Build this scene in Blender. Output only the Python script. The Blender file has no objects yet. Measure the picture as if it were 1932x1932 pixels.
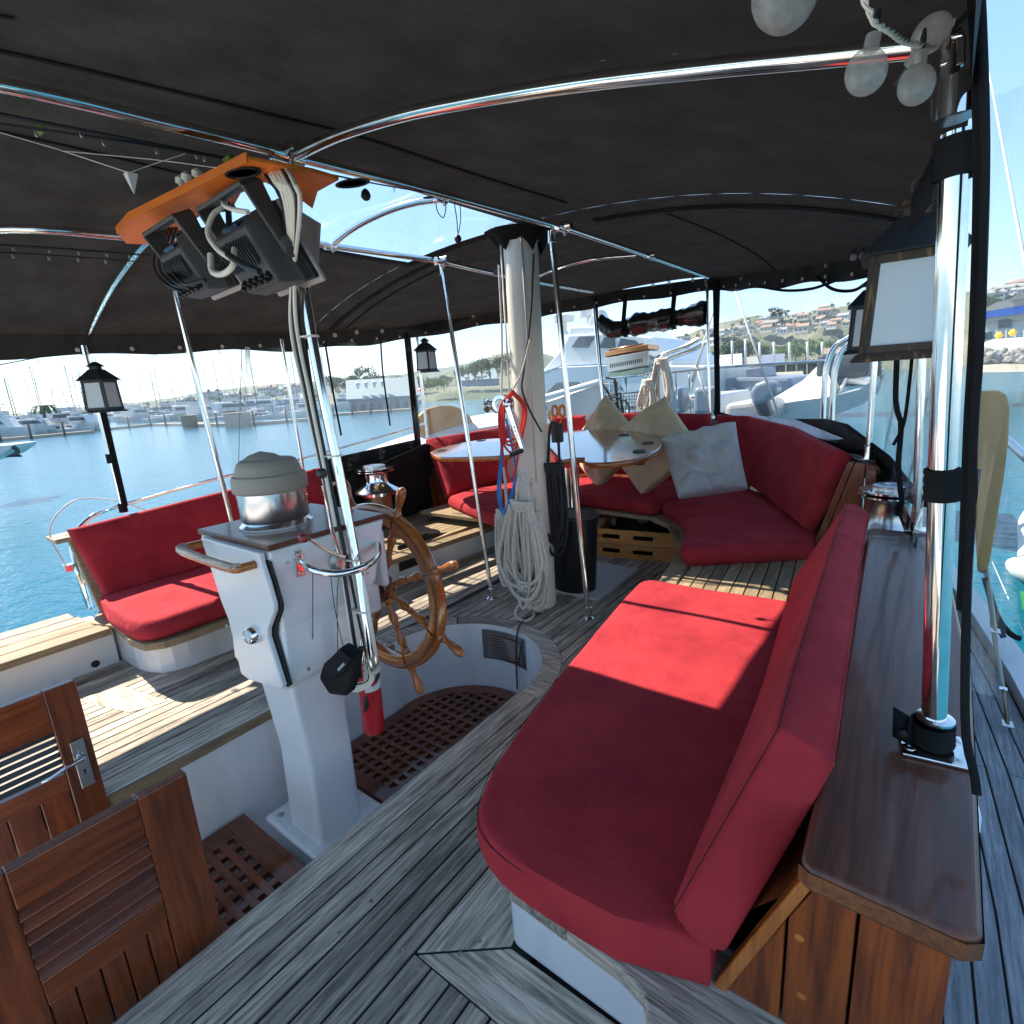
import bpy, bmesh, math, random
from mathutils import Vector, Matrix
random.seed(7)
scene = bpy.context.scene
C = scene.collection
V = Vector
# ------------------------------------------------------------------ camera
F_PX, HALF = 1000.0, 966.0
roll = math.atan(.062); pitch = math.atan(234*math.cos(roll)/1000.); yaw = math.radians(37.6)
CAM = V((0, 0, 1.5))
fw = V((-math.sin(yaw)*math.cos(pitch), math.cos(yaw)*math.cos(pitch), -math.sin(pitch)))
r0 = V((math.cos(yaw), math.sin(yaw), 0)); u0 = r0.cross(fw)
RT = r0*math.cos(roll) - u0*math.sin(roll); UP = r0*math.sin(roll) + u0*math.cos(roll)
cd = bpy.data.cameras.new('camera'); cam = bpy.data.objects.new('camera', cd); C.objects.link(cam)
cd.sensor_width = 36; cd.lens = 36*F_PX/(2*HALF); cd.clip_start = .02; cd.clip_end = 6000
m = Matrix.Identity(4)
for i in range(3):
    m[i][0] = RT[i]; m[i][1] = UP[i]; m[i][2] = -fw[i]; m[i][3] = CAM[i]
cam.matrix_world = m
scene.camera = cam
# ------------------------------------------------------------------ world, sun, exposure
SUN = V((-1.60, -.16, 1.97)).normalized()
sun_el = math.asin(SUN.z); sun_az = math.atan2(SUN.x, SUN.y)
w = bpy.data.worlds.new('World'); scene.world = w; w.use_nodes = True
nt = w.node_tree; bg = nt.nodes['Background']
sky = nt.nodes.new('ShaderNodeTexSky'); sky.sky_type = 'NISHITA'; sky.sun_disc = False
sky.sun_elevation = sun_el; sky.sun_rotation = sun_az
sky.air_density = 1.0; sky.dust_density = .1; sky.ozone_density = 3.2; sky.altitude = 1500
gm = nt.nodes.new('ShaderNodeGamma'); gm.inputs[1].default_value = .48; hsv = nt.nodes.new('ShaderNodeHueSaturation'); hsv.inputs['Saturation'].default_value = 1.55; hsv.inputs['Value'].default_value = 1.22
nt.links.new(sky.outputs[0], gm.inputs[0]); nt.links.new(gm.outputs[0], hsv.inputs['Color']); nt.links.new(hsv.outputs[0], bg.inputs[0]); bg.inputs[1].default_value = .135
sd = bpy.data.lights.new('sun', 'SUN'); sd.energy = 2.75; sd.angle = math.radians(.53); sd.color = (1, .93, .80)
so = bpy.data.objects.new('sun', sd); C.objects.link(so); so.rotation_euler = (-SUN).to_track_quat('-Z', 'Y').to_euler()
scene.view_settings.view_transform = 'Standard'; scene.view_settings.look = 'None'
scene.view_settings.exposure = 2.1; scene.view_settings.gamma = 1
scene.render.resolution_x = 1024; scene.render.resolution_y = 1024
scene.cycles.max_bounces = 10; scene.cycles.transparent_max_bounces = 24
scene.cycles.diffuse_bounces = 4; scene.cycles.glossy_bounces = 5

def at(x, y, z=None, X=None, Y=None, D=None):
    "point of the real plane z= / X= / Y= (or at distance D) along a sight line"
    d = fw*F_PX + RT*(x-HALF) - UP*(y-HALF)
    if z is not None: t = (z-CAM.z)/d.z
    elif X is not None: t = (X-CAM.x)/d.x
    elif Y is not None: t = (Y-CAM.y)/d.y
    else: t = D/d.length
    return CAM + d*t
# ------------------------------------------------------------------ mesh helpers
def res(pts, n):
    "resample a polyline to n points by arc length"
    pts = [V(p) for p in pts]; L = [0]
    for a, b in zip(pts, pts[1:]): L.append(L[-1] + (b-a).length)
    out = []; k = 0
    for i in range(n):
        s = L[-1]*i/(n-1)
        while k < len(pts)-2 and L[k+1] < s: k += 1
        t = (s-L[k])/max(L[k+1]-L[k], 1e-9); out.append(pts[k].lerp(pts[k+1], min(max(t, 0), 1)))
    return out
def smooth_pts(pts, n):
    "catmull-rom through pts, n samples"
    pts = [V(p) for p in pts]; q = [pts[0]*2-pts[1]] + pts + [pts[-1]*2-pts[-2]]; out = []
    m_ = len(pts)-1
    for i in range(m_):
        for j in range(8):
            t = j/8; a, b, c, d = q[i:i+4]
            out.append(.5*((2*b) + (c-a)*t + (2*a-5*b+4*c-d)*t*t + (3*b-a-3*c+d)*t**3))
    out.append(pts[-1]); return res(out, n)
class MB:
    def __init__(s): s.v = []; s.f = []; s.sm = []
    def add(s, vs, fs, smooth=False):
        o = len(s.v); s.v += [V(p) for p in vs]; s.f += [tuple(i+o for i in f) for f in fs]; s.sm += [smooth]*len(fs); return s
    def box(s, c, size, rz=0, ax=None):
        c = V(c); h = V(size)/2
        if ax is None: ax = (V((math.cos(rz), math.sin(rz), 0)), V((-math.sin(rz), math.cos(rz), 0)), V((0, 0, 1)))
        vs = [c + ax[0]*h.x*i + ax[1]*h.y*j + ax[2]*h.z*k for k in (-1, 1) for j in (-1, 1) for i in (-1, 1)]
        return s.add(vs, [(0, 2, 3, 1), (4, 5, 7, 6), (0, 1, 5, 4), (2, 6, 7, 3), (0, 4, 6, 2), (1, 3, 7, 5)])
    def prism(s, poly, off, smooth=False):
        "polygon (3d points) extruded by vector off"
        n = len(poly); poly = [V(p) for p in poly]; off = V(off)
        vs = poly + [p+off for p in poly]
        s.add(vs, [tuple(range(n))[::-1], tuple(range(n, 2*n))])
        return s.add(vs, [(i, (i+1) % n, (i+1) % n+n, i+n) for i in range(n)], smooth)
    def tube(s, pts, r, n=10, caps=True):
        pts = [V(p) for p in pts]; N = len(pts)
        rs = r if isinstance(r, (list, tuple)) else [r]*N
        t0 = (pts[1]-pts[0]).normalized(); up = V((0, 0, 1)) if abs(t0.z) < .9 else V((1, 0, 0))
        a = t0.cross(up).normalized(); vs = []
        for i, p in enumerate(pts):
            t = (pts[min(i+1, N-1)] - pts[max(i-1, 0)])
            t = t.normalized() if t.length > 1e-9 else t0
            a = (a - t*a.dot(t)); a = a.normalized() if a.length > 1e-6 else t.orthogonal().normalized()
            b = t.cross(a)
            for k in range(n):
                th = 2*math.pi*k/n; vs.append(p + (a*math.cos(th)+b*math.sin(th))*rs[i])
        fs = [(i*n+k, i*n+(k+1) % n, (i+1)*n+(k+1) % n, (i+1)*n+k) for i in range(N-1) for k in range(n)]
        s.add(vs, fs, True)
        if caps: s.add(vs[:n], [tuple(range(n))[::-1]]); s.add(vs[-n:], [tuple(range(n))])
        return s
    def lathe(s, base, axis, prof, n=24, smooth=True, sx=1, sy=1, aref=None):
        "prof: list of (r, h)"
        base = V(base); ax = V(axis).normalized(); a = V(aref) if aref else ax.orthogonal().normalized(); b = ax.cross(a)
        vs = [base + ax*h + (a*math.cos(2*math.pi*k/n)*sx + b*math.sin(2*math.pi*k/n)*sy)*r for r, h in prof for k in range(n)]
        N = len(prof)
        fs = [(i*n+k, i*n+(k+1) % n, (i+1)*n+(k+1) % n, (i+1)*n+k) for i in range(N-1) for k in range(n)]
        s.add(vs, fs, smooth)
        if prof[0][0] > 1e-4: s.add(vs[:n], [tuple(range(n))[::-1]])
        if prof[-1][0] > 1e-4: s.add(vs[-n:], [tuple(range(n))])
        return s
    def grid(s, rows, smooth=True, closed=False):
        n = len(rows[0]); vs = [p for r in rows for p in r]; m_ = len(rows)
        kk = n if closed else n-1
        return s.add(vs, [(i*n+k, i*n+(k+1) % n, (i+1)*n+(k+1) % n, (i+1)*n+k) for i in range(m_-1) for k in range(kk)], smooth)
    def slab(s, Fp, Bp, T, r=.03, nrm=None, nu=40, nv=16, crown=0., wr=0., seed=0):
        "upholstered slab between front and back polylines (mid surface), rounded edges"
        Fq = res(Fp, nu); Bq = res(Bp, nu); rnd = random.Random(seed)
        def cl(n, L):
            e = min(r/max(L, 1e-6), .45); k = 4; out = [e*(1-math.cos(math.pi/2*i/k)) for i in range(k)]
            m_ = n-2*k; out += [e + (1-2*e)*i/(m_-1) for i in range(m_)]; return out + [1-x for x in out[:k]][::-1]
        Lu = sum((Fq[i+1]-Fq[i]).length for i in range(nu-1)); Lv = (Fq[nu//2]-Bq[nu//2]).length
        us = cl(nu, Lu); vs_ = cl(nv, Lv); F2 = []; B2 = []
        for u in us:
            k = min(int(u*(nu-1)), nu-2); t = u*(nu-1)-k
            F2.append(Fq[k].lerp(Fq[k+1], t)); B2.append(Bq[k].lerp(Bq[k+1], t))
        P = [[a.lerp(b, v) for v in vs_] for a, b in zip(F2, B2)]
        ph = [rnd.uniform(0, 6) for _ in range(6)]
        top = []; bot = []
        for i in range(nu):
            tr = []; br = []
            for j in range(nv):
                du = P[min(i+1, nu-1)][j]-P[max(i-1, 0)][j]; dv = P[i][min(j+1, nv-1)]-P[i][max(j-1, 0)]
                nn = V(nrm) if nrm is not None else du.cross(dv).normalized()
                d = min(min(us[i], 1-us[i])*Lu, min(vs_[j], 1-vs_[j])*Lv)
                q = 1-min(d/r, 1); h = math.sqrt(max(0, 1-q*q))
                c = crown*math.sin(math.pi*us[i])**.6*math.sin(math.pi*vs_[j])**.6 if 0 < us[i] < 1 and 0 < vs_[j] < 1 else 0
                p = P[i][j]
                ww = wr*(math.sin(9*p.x+7*p.y+ph[0])+math.sin(17*p.y-11*p.x+9*p.z+ph[1])*.6)*h
                tr.append(p+nn*(T/2*h+c*h+ww)); br.append(p-nn*T/2*h)
            top.append(tr); bot.append(br)
        s.grid(top); s.grid([r_[::-1] for r_ in bot])
        return s
    def strip(s, pts, w_, t, nrm):
        "flat band following pts"
        pts = [V(p) for p in pts]; rows = []
        for i, p in enumerate(pts):
            d = (pts[min(i+1, len(pts)-1)]-pts[max(i-1, 0)]).normalized(); n = V(nrm); sd_ = d.cross(n).normalized()
            rows.append([p+sd_*w_/2+n*t/2, p-sd_*w_/2+n*t/2, p-sd_*w_/2-n*t/2, p+sd_*w_/2-n*t/2])
        s.grid(rows, False, True); s.add(rows[0], [(0, 1, 2, 3)]); s.add(rows[-1], [(3, 2, 1, 0)]); return s
def weld(me, d=1e-5):
    b = bmesh.new(); b.from_mesh(me); bmesh.ops.remove_doubles(b, verts=b.verts, dist=d)
    bmesh.ops.recalc_face_normals(b, faces=b.faces)
    for e in b.edges:
        if len(e.link_faces) == 2 and e.link_faces[0].normal.dot(e.link_faces[1].normal) < .72: e.smooth = False
    b.to_mesh(me); b.free()
def tag(o, label=None, cat=None, group=None, kind=None):
    if label: o['label'] = label
    if cat: o['category'] = cat
    if group: o['group'] = group
    if kind: o['kind'] = kind
    return o
def wloc(o):
    p = V((0, 0, 0))
    while o is not None: p += V(o.location); o = o.parent
    return p
def obj(name, mb, mt, parent=None, bevel=0, seg=2, local=False, loc=None, sharp=None):
    "link the mesh builder as one object (vertices given in scene coordinates unless local)"
    if not local:
        if parent is not None: off = wloc(parent)
        elif loc is not None: off = V(loc)
        else:
            xs = [p.x for p in mb.v]; ys = [p.y for p in mb.v]; zs = [p.z for p in mb.v]
            off = V(((min(xs)+max(xs))/2, (min(ys)+max(ys))/2, min(zs)))
        vs = [p-off for p in mb.v]
    else: vs = mb.v; off = V((0, 0, 0))
    me = bpy.data.meshes.new(name); me.from_pydata([tuple(p) for p in vs], [], mb.f)
    me.polygons.foreach_set('use_smooth', mb.sm); weld(me)
    me.materials.append(mt)
    o = bpy.data.objects.new(name, me); C.objects.link(o)
    if parent is not None: o.parent = parent
    elif not local: o.location = off
    if bevel:
        bv = o.modifiers.new('bevel', 'BEVEL'); bv.width = bevel; bv.segments = seg; bv.limit_method = 'ANGLE'; bv.angle_limit = math.radians(38)
        bv.harden_normals = False
    return o
def thing(name, label, cat, loc=(0, 0, 0), group=None, rz=0):
    o = bpy.data.objects.new(name, None); C.objects.link(o); o.location = loc; o.rotation_euler = (0, 0, rz)
    o.empty_display_size = .1
    return tag(o, label, cat, group)
def dup(root, loc, rz=0, label=None, group=None, scale=None):
    r = root.copy(); C.objects.link(r); r.location = loc; r.rotation_euler = (0, 0, rz)
    if scale: r.scale = (scale,)*3
    if label: r['label'] = label
    if group: r['group'] = group
    def kids(src, dst):
        for ch in list(src.children):
            c = ch.copy(); C.objects.link(c); c.parent = dst; kids(ch, c)
    kids(root, r)
    return r
# ------------------------------------------------------------------ materials
M = {}
def mat(name, col, rough=.5, metal=0., bump=None, noise=None, grain=None, **kw):
    m_ = bpy.data.materials.new(name); m_.use_nodes = True; n = m_.node_tree.nodes; l = m_.node_tree.links
    b = n['Principled BSDF']; b.inputs['Base Color'].default_value = (*col, 1); b.inputs['Roughness'].default_value = rough; b.inputs['Metallic'].default_value = metal
    for k, v in kw.items():
        b.inputs[k.replace('_', ' ')].default_value = v
    tc = n.new('ShaderNodeTexCoord')
    def tex(scale, detail=4, sc=(1, 1, 1), rough_=.55):
        mp = n.new('ShaderNodeMapping'); mp.inputs['Scale'].default_value = sc; l.new(tc.outputs['Object'], mp.inputs[0])
        t = n.new('ShaderNodeTexNoise'); t.inputs['Scale'].default_value = scale; t.inputs['Detail'].default_value = detail; t.inputs['Roughness'].default_value = rough_
        l.new(mp.outputs[0], t.inputs[0]); return t
    if noise:   # (scale, colour2, lo, hi, [stretch])
        sc = noise[4] if len(noise) > 4 else (1, 1, 1)
        t = tex(noise[0], 6, sc); r = n.new('ShaderNodeMapRange'); r.inputs[1].default_value = noise[2]; r.inputs[2].default_value = noise[3]
        l.new(t.outputs[0], r.inputs[0]); mx = n.new('ShaderNodeMix'); mx.data_type = 'RGBA'
        mx.inputs[6].default_value = (*col, 1); mx.inputs[7].default_value = (*noise[1], 1)
        l.new(r.outputs[0], mx.inputs[0]); l.new(mx.outputs[2], b.inputs['Base Color'])
    if bump:    # (scale, strength, distance, stretch)
        t = tex(bump[0], 5, bump[3] if len(bump) > 3 else (1, 1, 1), .6)
        bp = n.new('ShaderNodeBump'); bp.inputs['Strength'].default_value = bump[1]; bp.inputs['Distance'].default_value = bump[2]
        l.new(t.outputs[0], bp.inputs['Height']); l.new(bp.outputs[0], b.inputs['Normal'])
    M[name] = m_; return m_
def wood(name, dark, light, along='y', rough=.6, scale=1., bumpd=.002, spec=.4, coat=0, dark3=None, var=.35, streak=.5):
    "grain stretched along one axis, tone differs from piece to piece"
    m_ = bpy.data.materials.new(name); m_.use_nodes = True; n = m_.node_tree.nodes; l = m_.node_tree.links
    b = n['Principled BSDF']; b.inputs['Specular IOR Level'].default_value = spec; b.inputs['Coat Weight'].default_value = coat; b.inputs['Coat Roughness'].default_value = .08
    tc = n.new('ShaderNodeTexCoord'); oi = n.new('ShaderNodeObjectInfo')
    add = n.new('ShaderNodeVectorMath'); add.operation = 'MULTIPLY_ADD'; add.inputs[1].default_value = (1, 1, 1)
    cmb = n.new('ShaderNodeCombineXYZ'); mu = n.new('ShaderNodeMath'); mu.operation = 'MULTIPLY'; mu.inputs[1].default_value = 37
    l.new(oi.outputs['Random'], mu.inputs[0])
    for k in range(3): l.new(mu.outputs[0], cmb.inputs[k])
    l.new(tc.outputs['Object'], add.inputs[0]); l.new(cmb.outputs[0], add.inputs[2])
    st = {'x': (.06, 1, 1), 'y': (1, .06, 1), 'z': (1, 1, .06)}[along]
    def nz(sc, det, stt, ro=.6, dist=0):
        mp = n.new('ShaderNodeMapping'); mp.inputs['Scale'].default_value = stt; l.new(add.outputs[0], mp.inputs[0])
        t = n.new('ShaderNodeTexNoise'); t.inputs['Scale'].default_value = sc*scale; t.inputs['Detail'].default_value = det; t.inputs['Roughness'].default_value = ro; t.inputs['Distortion'].default_value = dist
        l.new(mp.outputs[0], t.inputs[0]); return t
    g = nz(95, 6, st, .65, .4); big = nz(6, 4, tuple(min(1, x*5) for x in st)); fine = nz(260, 3, tuple(x if x < .5 else 1 for x in st))
    rp = n.new('ShaderNodeMapRange'); rp.inputs[1].default_value = .5-streak*.38; rp.inputs[2].default_value = .5+streak*.36; l.new(g.outputs[0], rp.inputs[0])
    mx = n.new('ShaderNodeMix'); mx.data_type = 'RGBA'; mx.inputs[6].default_value = (*dark, 1); mx.inputs[7].default_value = (*light, 1); l.new(rp.outputs[0], mx.inputs[0])
    m2 = n.new('ShaderNodeMix'); m2.data_type = 'RGBA'; m2.inputs[7].default_value = (*(dark3 or tuple(x*.55 for x in dark)), 1)
    r2 = n.new('ShaderNodeMapRange'); r2.inputs[1].default_value = .52; r2.inputs[2].default_value = .74; r2.inputs[4].default_value = .75; l.new(big.outputs[0], r2.inputs[0])
    l.new(mx.outputs[2], m2.inputs[6]); l.new(r2.outputs[0], m2.inputs[0])
    hs = n.new('ShaderNodeHueSaturation'); mr = n.new('ShaderNodeMapRange'); mr.inputs[3].default_value = 1-var*.5; mr.inputs[4].default_value = 1+var*.5
    l.new(oi.outputs['Random'], mr.inputs[0]); l.new(mr.outputs[0], hs.inputs['Value']); l.new(m2.outputs[2], hs.inputs['Color']); l.new(hs.outputs[0], b.inputs['Base Color'])
    rr = n.new('ShaderNodeMapRange'); rr.inputs[3].default_value = max(rough-.1, 0); rr.inputs[4].default_value = rough+.12; l.new(big.outputs[0], rr.inputs[0]); l.new(rr.outputs[0], b.inputs['Roughness'])
    mm = n.new('ShaderNodeMath'); mm.operation = 'ADD'; l.new(g.outputs[0], mm.inputs[0]); l.new(fine.outputs[0], mm.inputs[1])
    bp = n.new('ShaderNodeBump'); bp.inputs['Strength'].default_value = .6; bp.inputs['Distance'].default_value = bumpd
    l.new(mm.outputs[0], bp.inputs['Height']); l.new(bp.outputs[0], b.inputs['Normal'])
    M[name] = m_; return m_
for a_ in 'xyz':
    wood('teak_'+a_, (.20, .158, .118), (.72, .60, .47), a_, .75, dark3=(.085, .072, .06), streak=.40, var=.6, bumpd=.003)
    wood('warm_'+a_, (.20, .13, .065), (.42, .31, .18), a_, .6, dark3=(.10, .06, .035))
    wood('mahog_'+a_, (.085, .019, .007), (.25, .058, .015), a_, .30, coat=.45, dark3=(.038, .010, .006), scale=.6, bumpd=.0008)
    wood('varn_'+a_, (.28, .072, .012), (.56, .18, .034), a_, .22, coat=.9, dark3=(.12, .032, .01), scale=.6, bumpd=.0005)
wood('cap', (.075, .024, .013), (.175, .055, .027), 'y', .40, coat=.3, streak=.4, dark3=(.05, .022, .018), scale=.5, bumpd=.0006)
wood('board', (.72, .15, .02), (.88, .23, .03), 'x', .55, coat=.0, scale=.5, bumpd=.0004, dark3=(.34, .10, .02))
mat('caulk', (.012, .012, .013), .6)
mat('seam', (.02, .004, .006), .9)
def fabric(name, c1, c2, sheen=.3, ws=700):
    m_ = mat(name, c1, .88, bump=(ws, .25, .0012), noise=(5, c2, .35, .7))
    b = m_.node_tree.nodes['Principled BSDF']; b.inputs['Sheen Weight'].default_value = sheen; b.inputs['Sheen Roughness'].default_value = .4; b.inputs['Sheen Tint'].default_value = (c1[0]*2, c1[1]*3, c1[2]*3, 1)
    b.inputs['Specular IOR Level'].default_value = .2
    return m_
fabric('red', (.44, .034, .042), (.29, .018, .025), .25)
def puck(m_, sc, st, ds):
    n = m_.node_tree.nodes; l = m_.node_tree.links; b0 = n['Bump']; t = n.new('ShaderNodeTexNoise'); t.inputs['Scale'].default_value = sc; t.inputs['Detail'].default_value = 4; t.inputs['Distortion'].default_value = .8
    l.new(n['Texture Coordinate'].outputs['Object'], t.inputs[0]); b2 = n.new('ShaderNodeBump'); b2.inputs['Strength'].default_value = st; b2.inputs['Distance'].default_value = ds
    l.new(t.outputs[0], b2.inputs['Height']); l.new(b2.outputs[0], b0.inputs['Normal'])
puck(M['red'], 5, .5, .03)
fabric('cream', (.74, .55, .37), (.58, .41, .26), .2, 90)
fabric('greyfab', (.56, .55, .53), (.47, .46, .44), .2, 60)
M['greyfab'].node_tree.nodes['Noise Texture'].inputs['Scale'].default_value = 22
fabric('canvas', (.019, .0195, .019), (.048, .048, .045), .08, 260)
nb_ = M['canvas'].node_tree; nb_.nodes['Bump'].inputs['Distance'].default_value = .03; nb_.nodes['Bump'].inputs['Strength'].default_value = .55
nb_.nodes['Noise Texture.001'].inputs['Scale'].default_value = 7
def thin(m_, tcol):
    n = m_.node_tree.nodes; l = m_.node_tree.links; b = n['Principled BSDF']; t = n.new('ShaderNodeBsdfTranslucent'); t.inputs[0].default_value = (*tcol, 1); a = n.new('ShaderNodeAddShader')
    l.new(b.outputs[0], a.inputs[0]); l.new(t.outputs[0], a.inputs[1]); l.new(a.outputs[0], n['Material Output'].inputs[0])
thin(M['canvas'], (.0028, .0023, .0019))
fabric('canvasdark', (.009, .009, .009), (.013, .013, .0125), .1, 500)
fabric('blackfab', (.010, .010, .011), (.016, .016, .016), .1, 500)
fabric('whitecloth', (.72, .71, .66), (.60, .59, .55), .05, 100)
mat('white', (.80, .80, .79), .28, noise=(5, (.62, .60, .56), .52, .80, (1, 1, .25)), Coat_Weight=.3, bump=(4, .1, .002))
mat('whitepaint', (.78, .76, .72), .4)
mat('mastpaint', (.88, .80, .67), .45, noise=(3, (.80, .71, .58), .4, .8))
mat('steel', (.86, .84, .81), .10, 1., noise=(25, (.68, .66, .62), .5, .8))
mat('dullsteel', (.55, .55, .54), .28, 1.)
mat('copper', (.62, .30, .14), .25, 1.)
mat('blackplastic', (.018, .018, .019), .45)
mat('blackbin', (.012, .012, .013), .3)
mat('greyplastic', (.085, .078, .072), .5)
mat('darkgrey', (.035, .037, .04), .5)
mat('lightgrey', (.62, .60, .57), .5)
mat('ivory', (.88, .82, .68), .45)
mat('orange', (.85, .25, .02), .4)
mat('yellowpl', (.75, .45, .02), .4)
mat('redpaint', (.55, .02, .025), .25)
mat('redrope', (.72, .03, .02), .7, bump=(500, .5, .002))
mat('bluerope', (.02, .22, .62), .7, bump=(500, .5, .002))
mat('rope', (.78, .72, .62), .85, bump=(420, .8, .003), noise=(90, (.55, .49, .41), .5, .64))
mat('blackrope', (.028, .028, .030), .8, bump=(420, .8, .003))
mat('bronze', (.25, .17, .09), .35, .8)
mat('frost', (.62, .66, .66), .5)
mat('ironwood', (.05, .03, .018), .6, noise=(60, (.32, .17, .05), .55, .7, (1, 1, .15)))
mat('lampblack', (.02, .021, .023), .5)
mat('leeyellow', (.46, .22, .02), .45, noise=(1.5, (.42, .33, .20), .55, .8))
mat('glass', (.02, .03, .04), .05)
mat('hullwhite', (.62, .62, .62), .3, noise=(.6, (.52, .52, .51), .4, .7))
mat('hullgrey', (.20, .22, .26), .35)
mat('hullbeige', (.42, .38, .36), .5)
mat('bluepaint', (.02, .13, .6), .5)
mat('rubber', (.52, .53, .52), .6)
mat('green', (.01, .13, .03), .6)
mat('screen', (.03, .05, .08), .1)
mat('print', (.32, .32, .33), .5)
mat('printwhite', (.75, .75, .75), .5)
def clear(name, tr, hazecol, gl=.06, rough=.03, bump_=0., nsc=2.5, lo=.4, hi=2.2):
    m_ = bpy.data.materials.new(name); m_.use_nodes = True; n = m_.node_tree.nodes; l = m_.node_tree.links
    n.remove(n['Principled BSDF']); out = n['Material Output']
    t = n.new('ShaderNodeBsdfTransparent'); t.inputs[0].default_value = (*tr, 1)
    d = n.new('ShaderNodeBsdfDiffuse'); d.inputs[0].default_value = (*hazecol, 1); tl = n.new('ShaderNodeBsdfTranslucent'); tl.inputs[0].default_value = (*hazecol, 1)
    g = n.new('ShaderNodeBsdfGlossy'); g.inputs['Roughness'].default_value = rough
    a = n.new('ShaderNodeMixShader'); a.inputs[0].default_value = .5; l.new(d.outputs[0], a.inputs[1]); l.new(tl.outputs[0], a.inputs[2])
    a2 = n.new('ShaderNodeMixShader'); tc = n.new('ShaderNodeTexCoord'); nz = n.new('ShaderNodeTexNoise'); nz.inputs['Scale'].default_value = nsc; nz.inputs['Detail'].default_value = 5
    l.new(tc.outputs['Object'], nz.inputs[0]); mr = n.new('ShaderNodeMapRange'); mr.inputs[1].default_value = .3; mr.inputs[2].default_value = .75; mr.inputs[3].default_value = gl*lo; mr.inputs[4].default_value = gl*hi
    l.new(nz.outputs[0], mr.inputs[0]); l.new(mr.outputs[0], a2.inputs[0]); l.new(t.outputs[0], a2.inputs[1]); l.new(a.outputs[0], a2.inputs[2])
    lw = n.new('ShaderNodeLayerWeight'); lw.inputs[0].default_value = .5; pw = n.new('ShaderNodeMath'); pw.operation = 'POWER'; pw.inputs[1].default_value = 5; l.new(lw.outputs['Facing'], pw.inputs[0])
    fr = n.new('ShaderNodeMath'); fr.operation = 'MULTIPLY_ADD'; fr.inputs[1].default_value = .6; fr.inputs[2].default_value = .045; l.new(pw.outputs[0], fr.inputs[0]); a3 = n.new('ShaderNodeMixShader')
    l.new(fr.outputs[0], a3.inputs[0]); l.new(a2.outputs[0], a3.inputs[1]); l.new(g.outputs[0], a3.inputs[2]); l.new(a3.outputs[0], out.inputs[0])
    if bump_:
        b2 = n.new('ShaderNodeTexNoise'); b2.inputs['Scale'].default_value = 3; b2.inputs['Distortion'].default_value = 1.5; l.new(tc.outputs['Object'], b2.inputs[0])
        bp = n.new('ShaderNodeBump'); bp.inputs['Strength'].default_value = bump_; bp.inputs['Distance'].default_value = .05
        l.new(b2.outputs[0], bp.inputs['Height']); l.new(bp.outputs[0], g.inputs['Normal'])
    M[name] = m_
clear('vinyl', (.95, .96, .97), (.70, .76, .84), .060, .12, .06)
clear('skyvinyl', (.93, .95, .97), (.75, .80, .84), .025, .12, .06)
clear('bulbglass', (.90, .90, .88), (.95, .93, .86), .42, .08, 1.0, 60, .75, 1.35)
def water_mat():
    m_ = mat('water', (.018, .135, .175), .14, Specular_IOR_Level=.22)
    n = m_.node_tree.nodes; l = m_.node_tree.links; b = n['Principled BSDF']
    tc = n.new('ShaderNodeTexCoord'); last = None
    for sc, st, d in ((2.2, (1, 1.8, 1), .10), (9, (1, 1.5, 1), .028), (.35, (1, 1, 1), .15)):
        mp = n.new('ShaderNodeMapping'); mp.inputs['Scale'].default_value = st; mp.inputs['Rotation'].default_value = (0, 0, .5); l.new(tc.outputs['Object'], mp.inputs[0])
        t = n.new('ShaderNodeTexNoise'); t.inputs['Scale'].default_value = sc; t.inputs['Detail'].default_value = 4; l.new(mp.outputs[0], t.inputs[0])
        bp = n.new('ShaderNodeBump'); bp.inputs['Strength'].default_value = .45; bp.inputs['Distance'].default_value = d; l.new(t.outputs[0], bp.inputs['Height'])
        if last: l.new(last.outputs[0], bp.inputs['Normal'])
        last = bp
    l.new(last.outputs[0], b.inputs['Normal'])
    t = n.new('ShaderNodeTexNoise'); t.inputs['Scale'].default_value = .12; t.inputs['Detail'].default_value = 3; l.new(tc.outputs['Object'], t.inputs[0])
    mx = n.new('ShaderNodeMix'); mx.data_type = 'RGBA'; mx.inputs[6].default_value = (.006, .080, .14, 1); mx.inputs[7].default_value = (.010, .11, .145, 1)
    l.new(t.outputs[0], mx.inputs[0]); l.new(mx.outputs[2], b.inputs['Base Color'])
water_mat()
# ================================================================== SETTING: deck, well, hull
XR, XL, WY, WR = -1.48, -2.49, 1.95, .505
XC = (XR+XL)/2
def ring(rad, a0=0, a1=180, n=28, z=0):
    return [V((XC+rad*math.cos(math.radians(a0+(a1-a0)*i/n)), WY+rad*math.sin(math.radians(a0+(a1-a0)*i/n)), z)) for i in range(n+1)]
Y0 = -.9
b = MB()   # caulk bed under the planks, with the well cut out
def flat(poly, z0, z1): b.prism([(x, y, z0) for x, y in poly], (0, 0, z1-z0))
flat([(XR, Y0), (-.7, Y0), (-.7, 4.6), (XR, 4.6)], -.05, -.0025)
flat([(-4.2, Y0), (XL, Y0), (XL, 4.6), (-4.2, 4.6)], -.05, -.0025)
rg = ring(WR+.003, n=36)
b.prism([(p.x, p.y, -.05) for p in rg[::-1]][:0] + [(XL, 4.6, -.05)] + [(p.x, p.y, -.05) for p in rg[::-1]] + [(XR, 4.6, -.05)], (0, 0, .0475))
deck = obj('deck', b, M['caulk']); tag(deck, kind='structure')
G = .0042
def plank(poly, z0=-.0085, z1=.0025, mt='teak_y', parent=None, name='plank'):
    m_ = MB(); m_.prism([(x, y, z0) for x, y in poly], (0, 0, z1-z0))
    return obj(name, m_, M[mt], parent or deck, bevel=.0015, seg=1)
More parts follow.
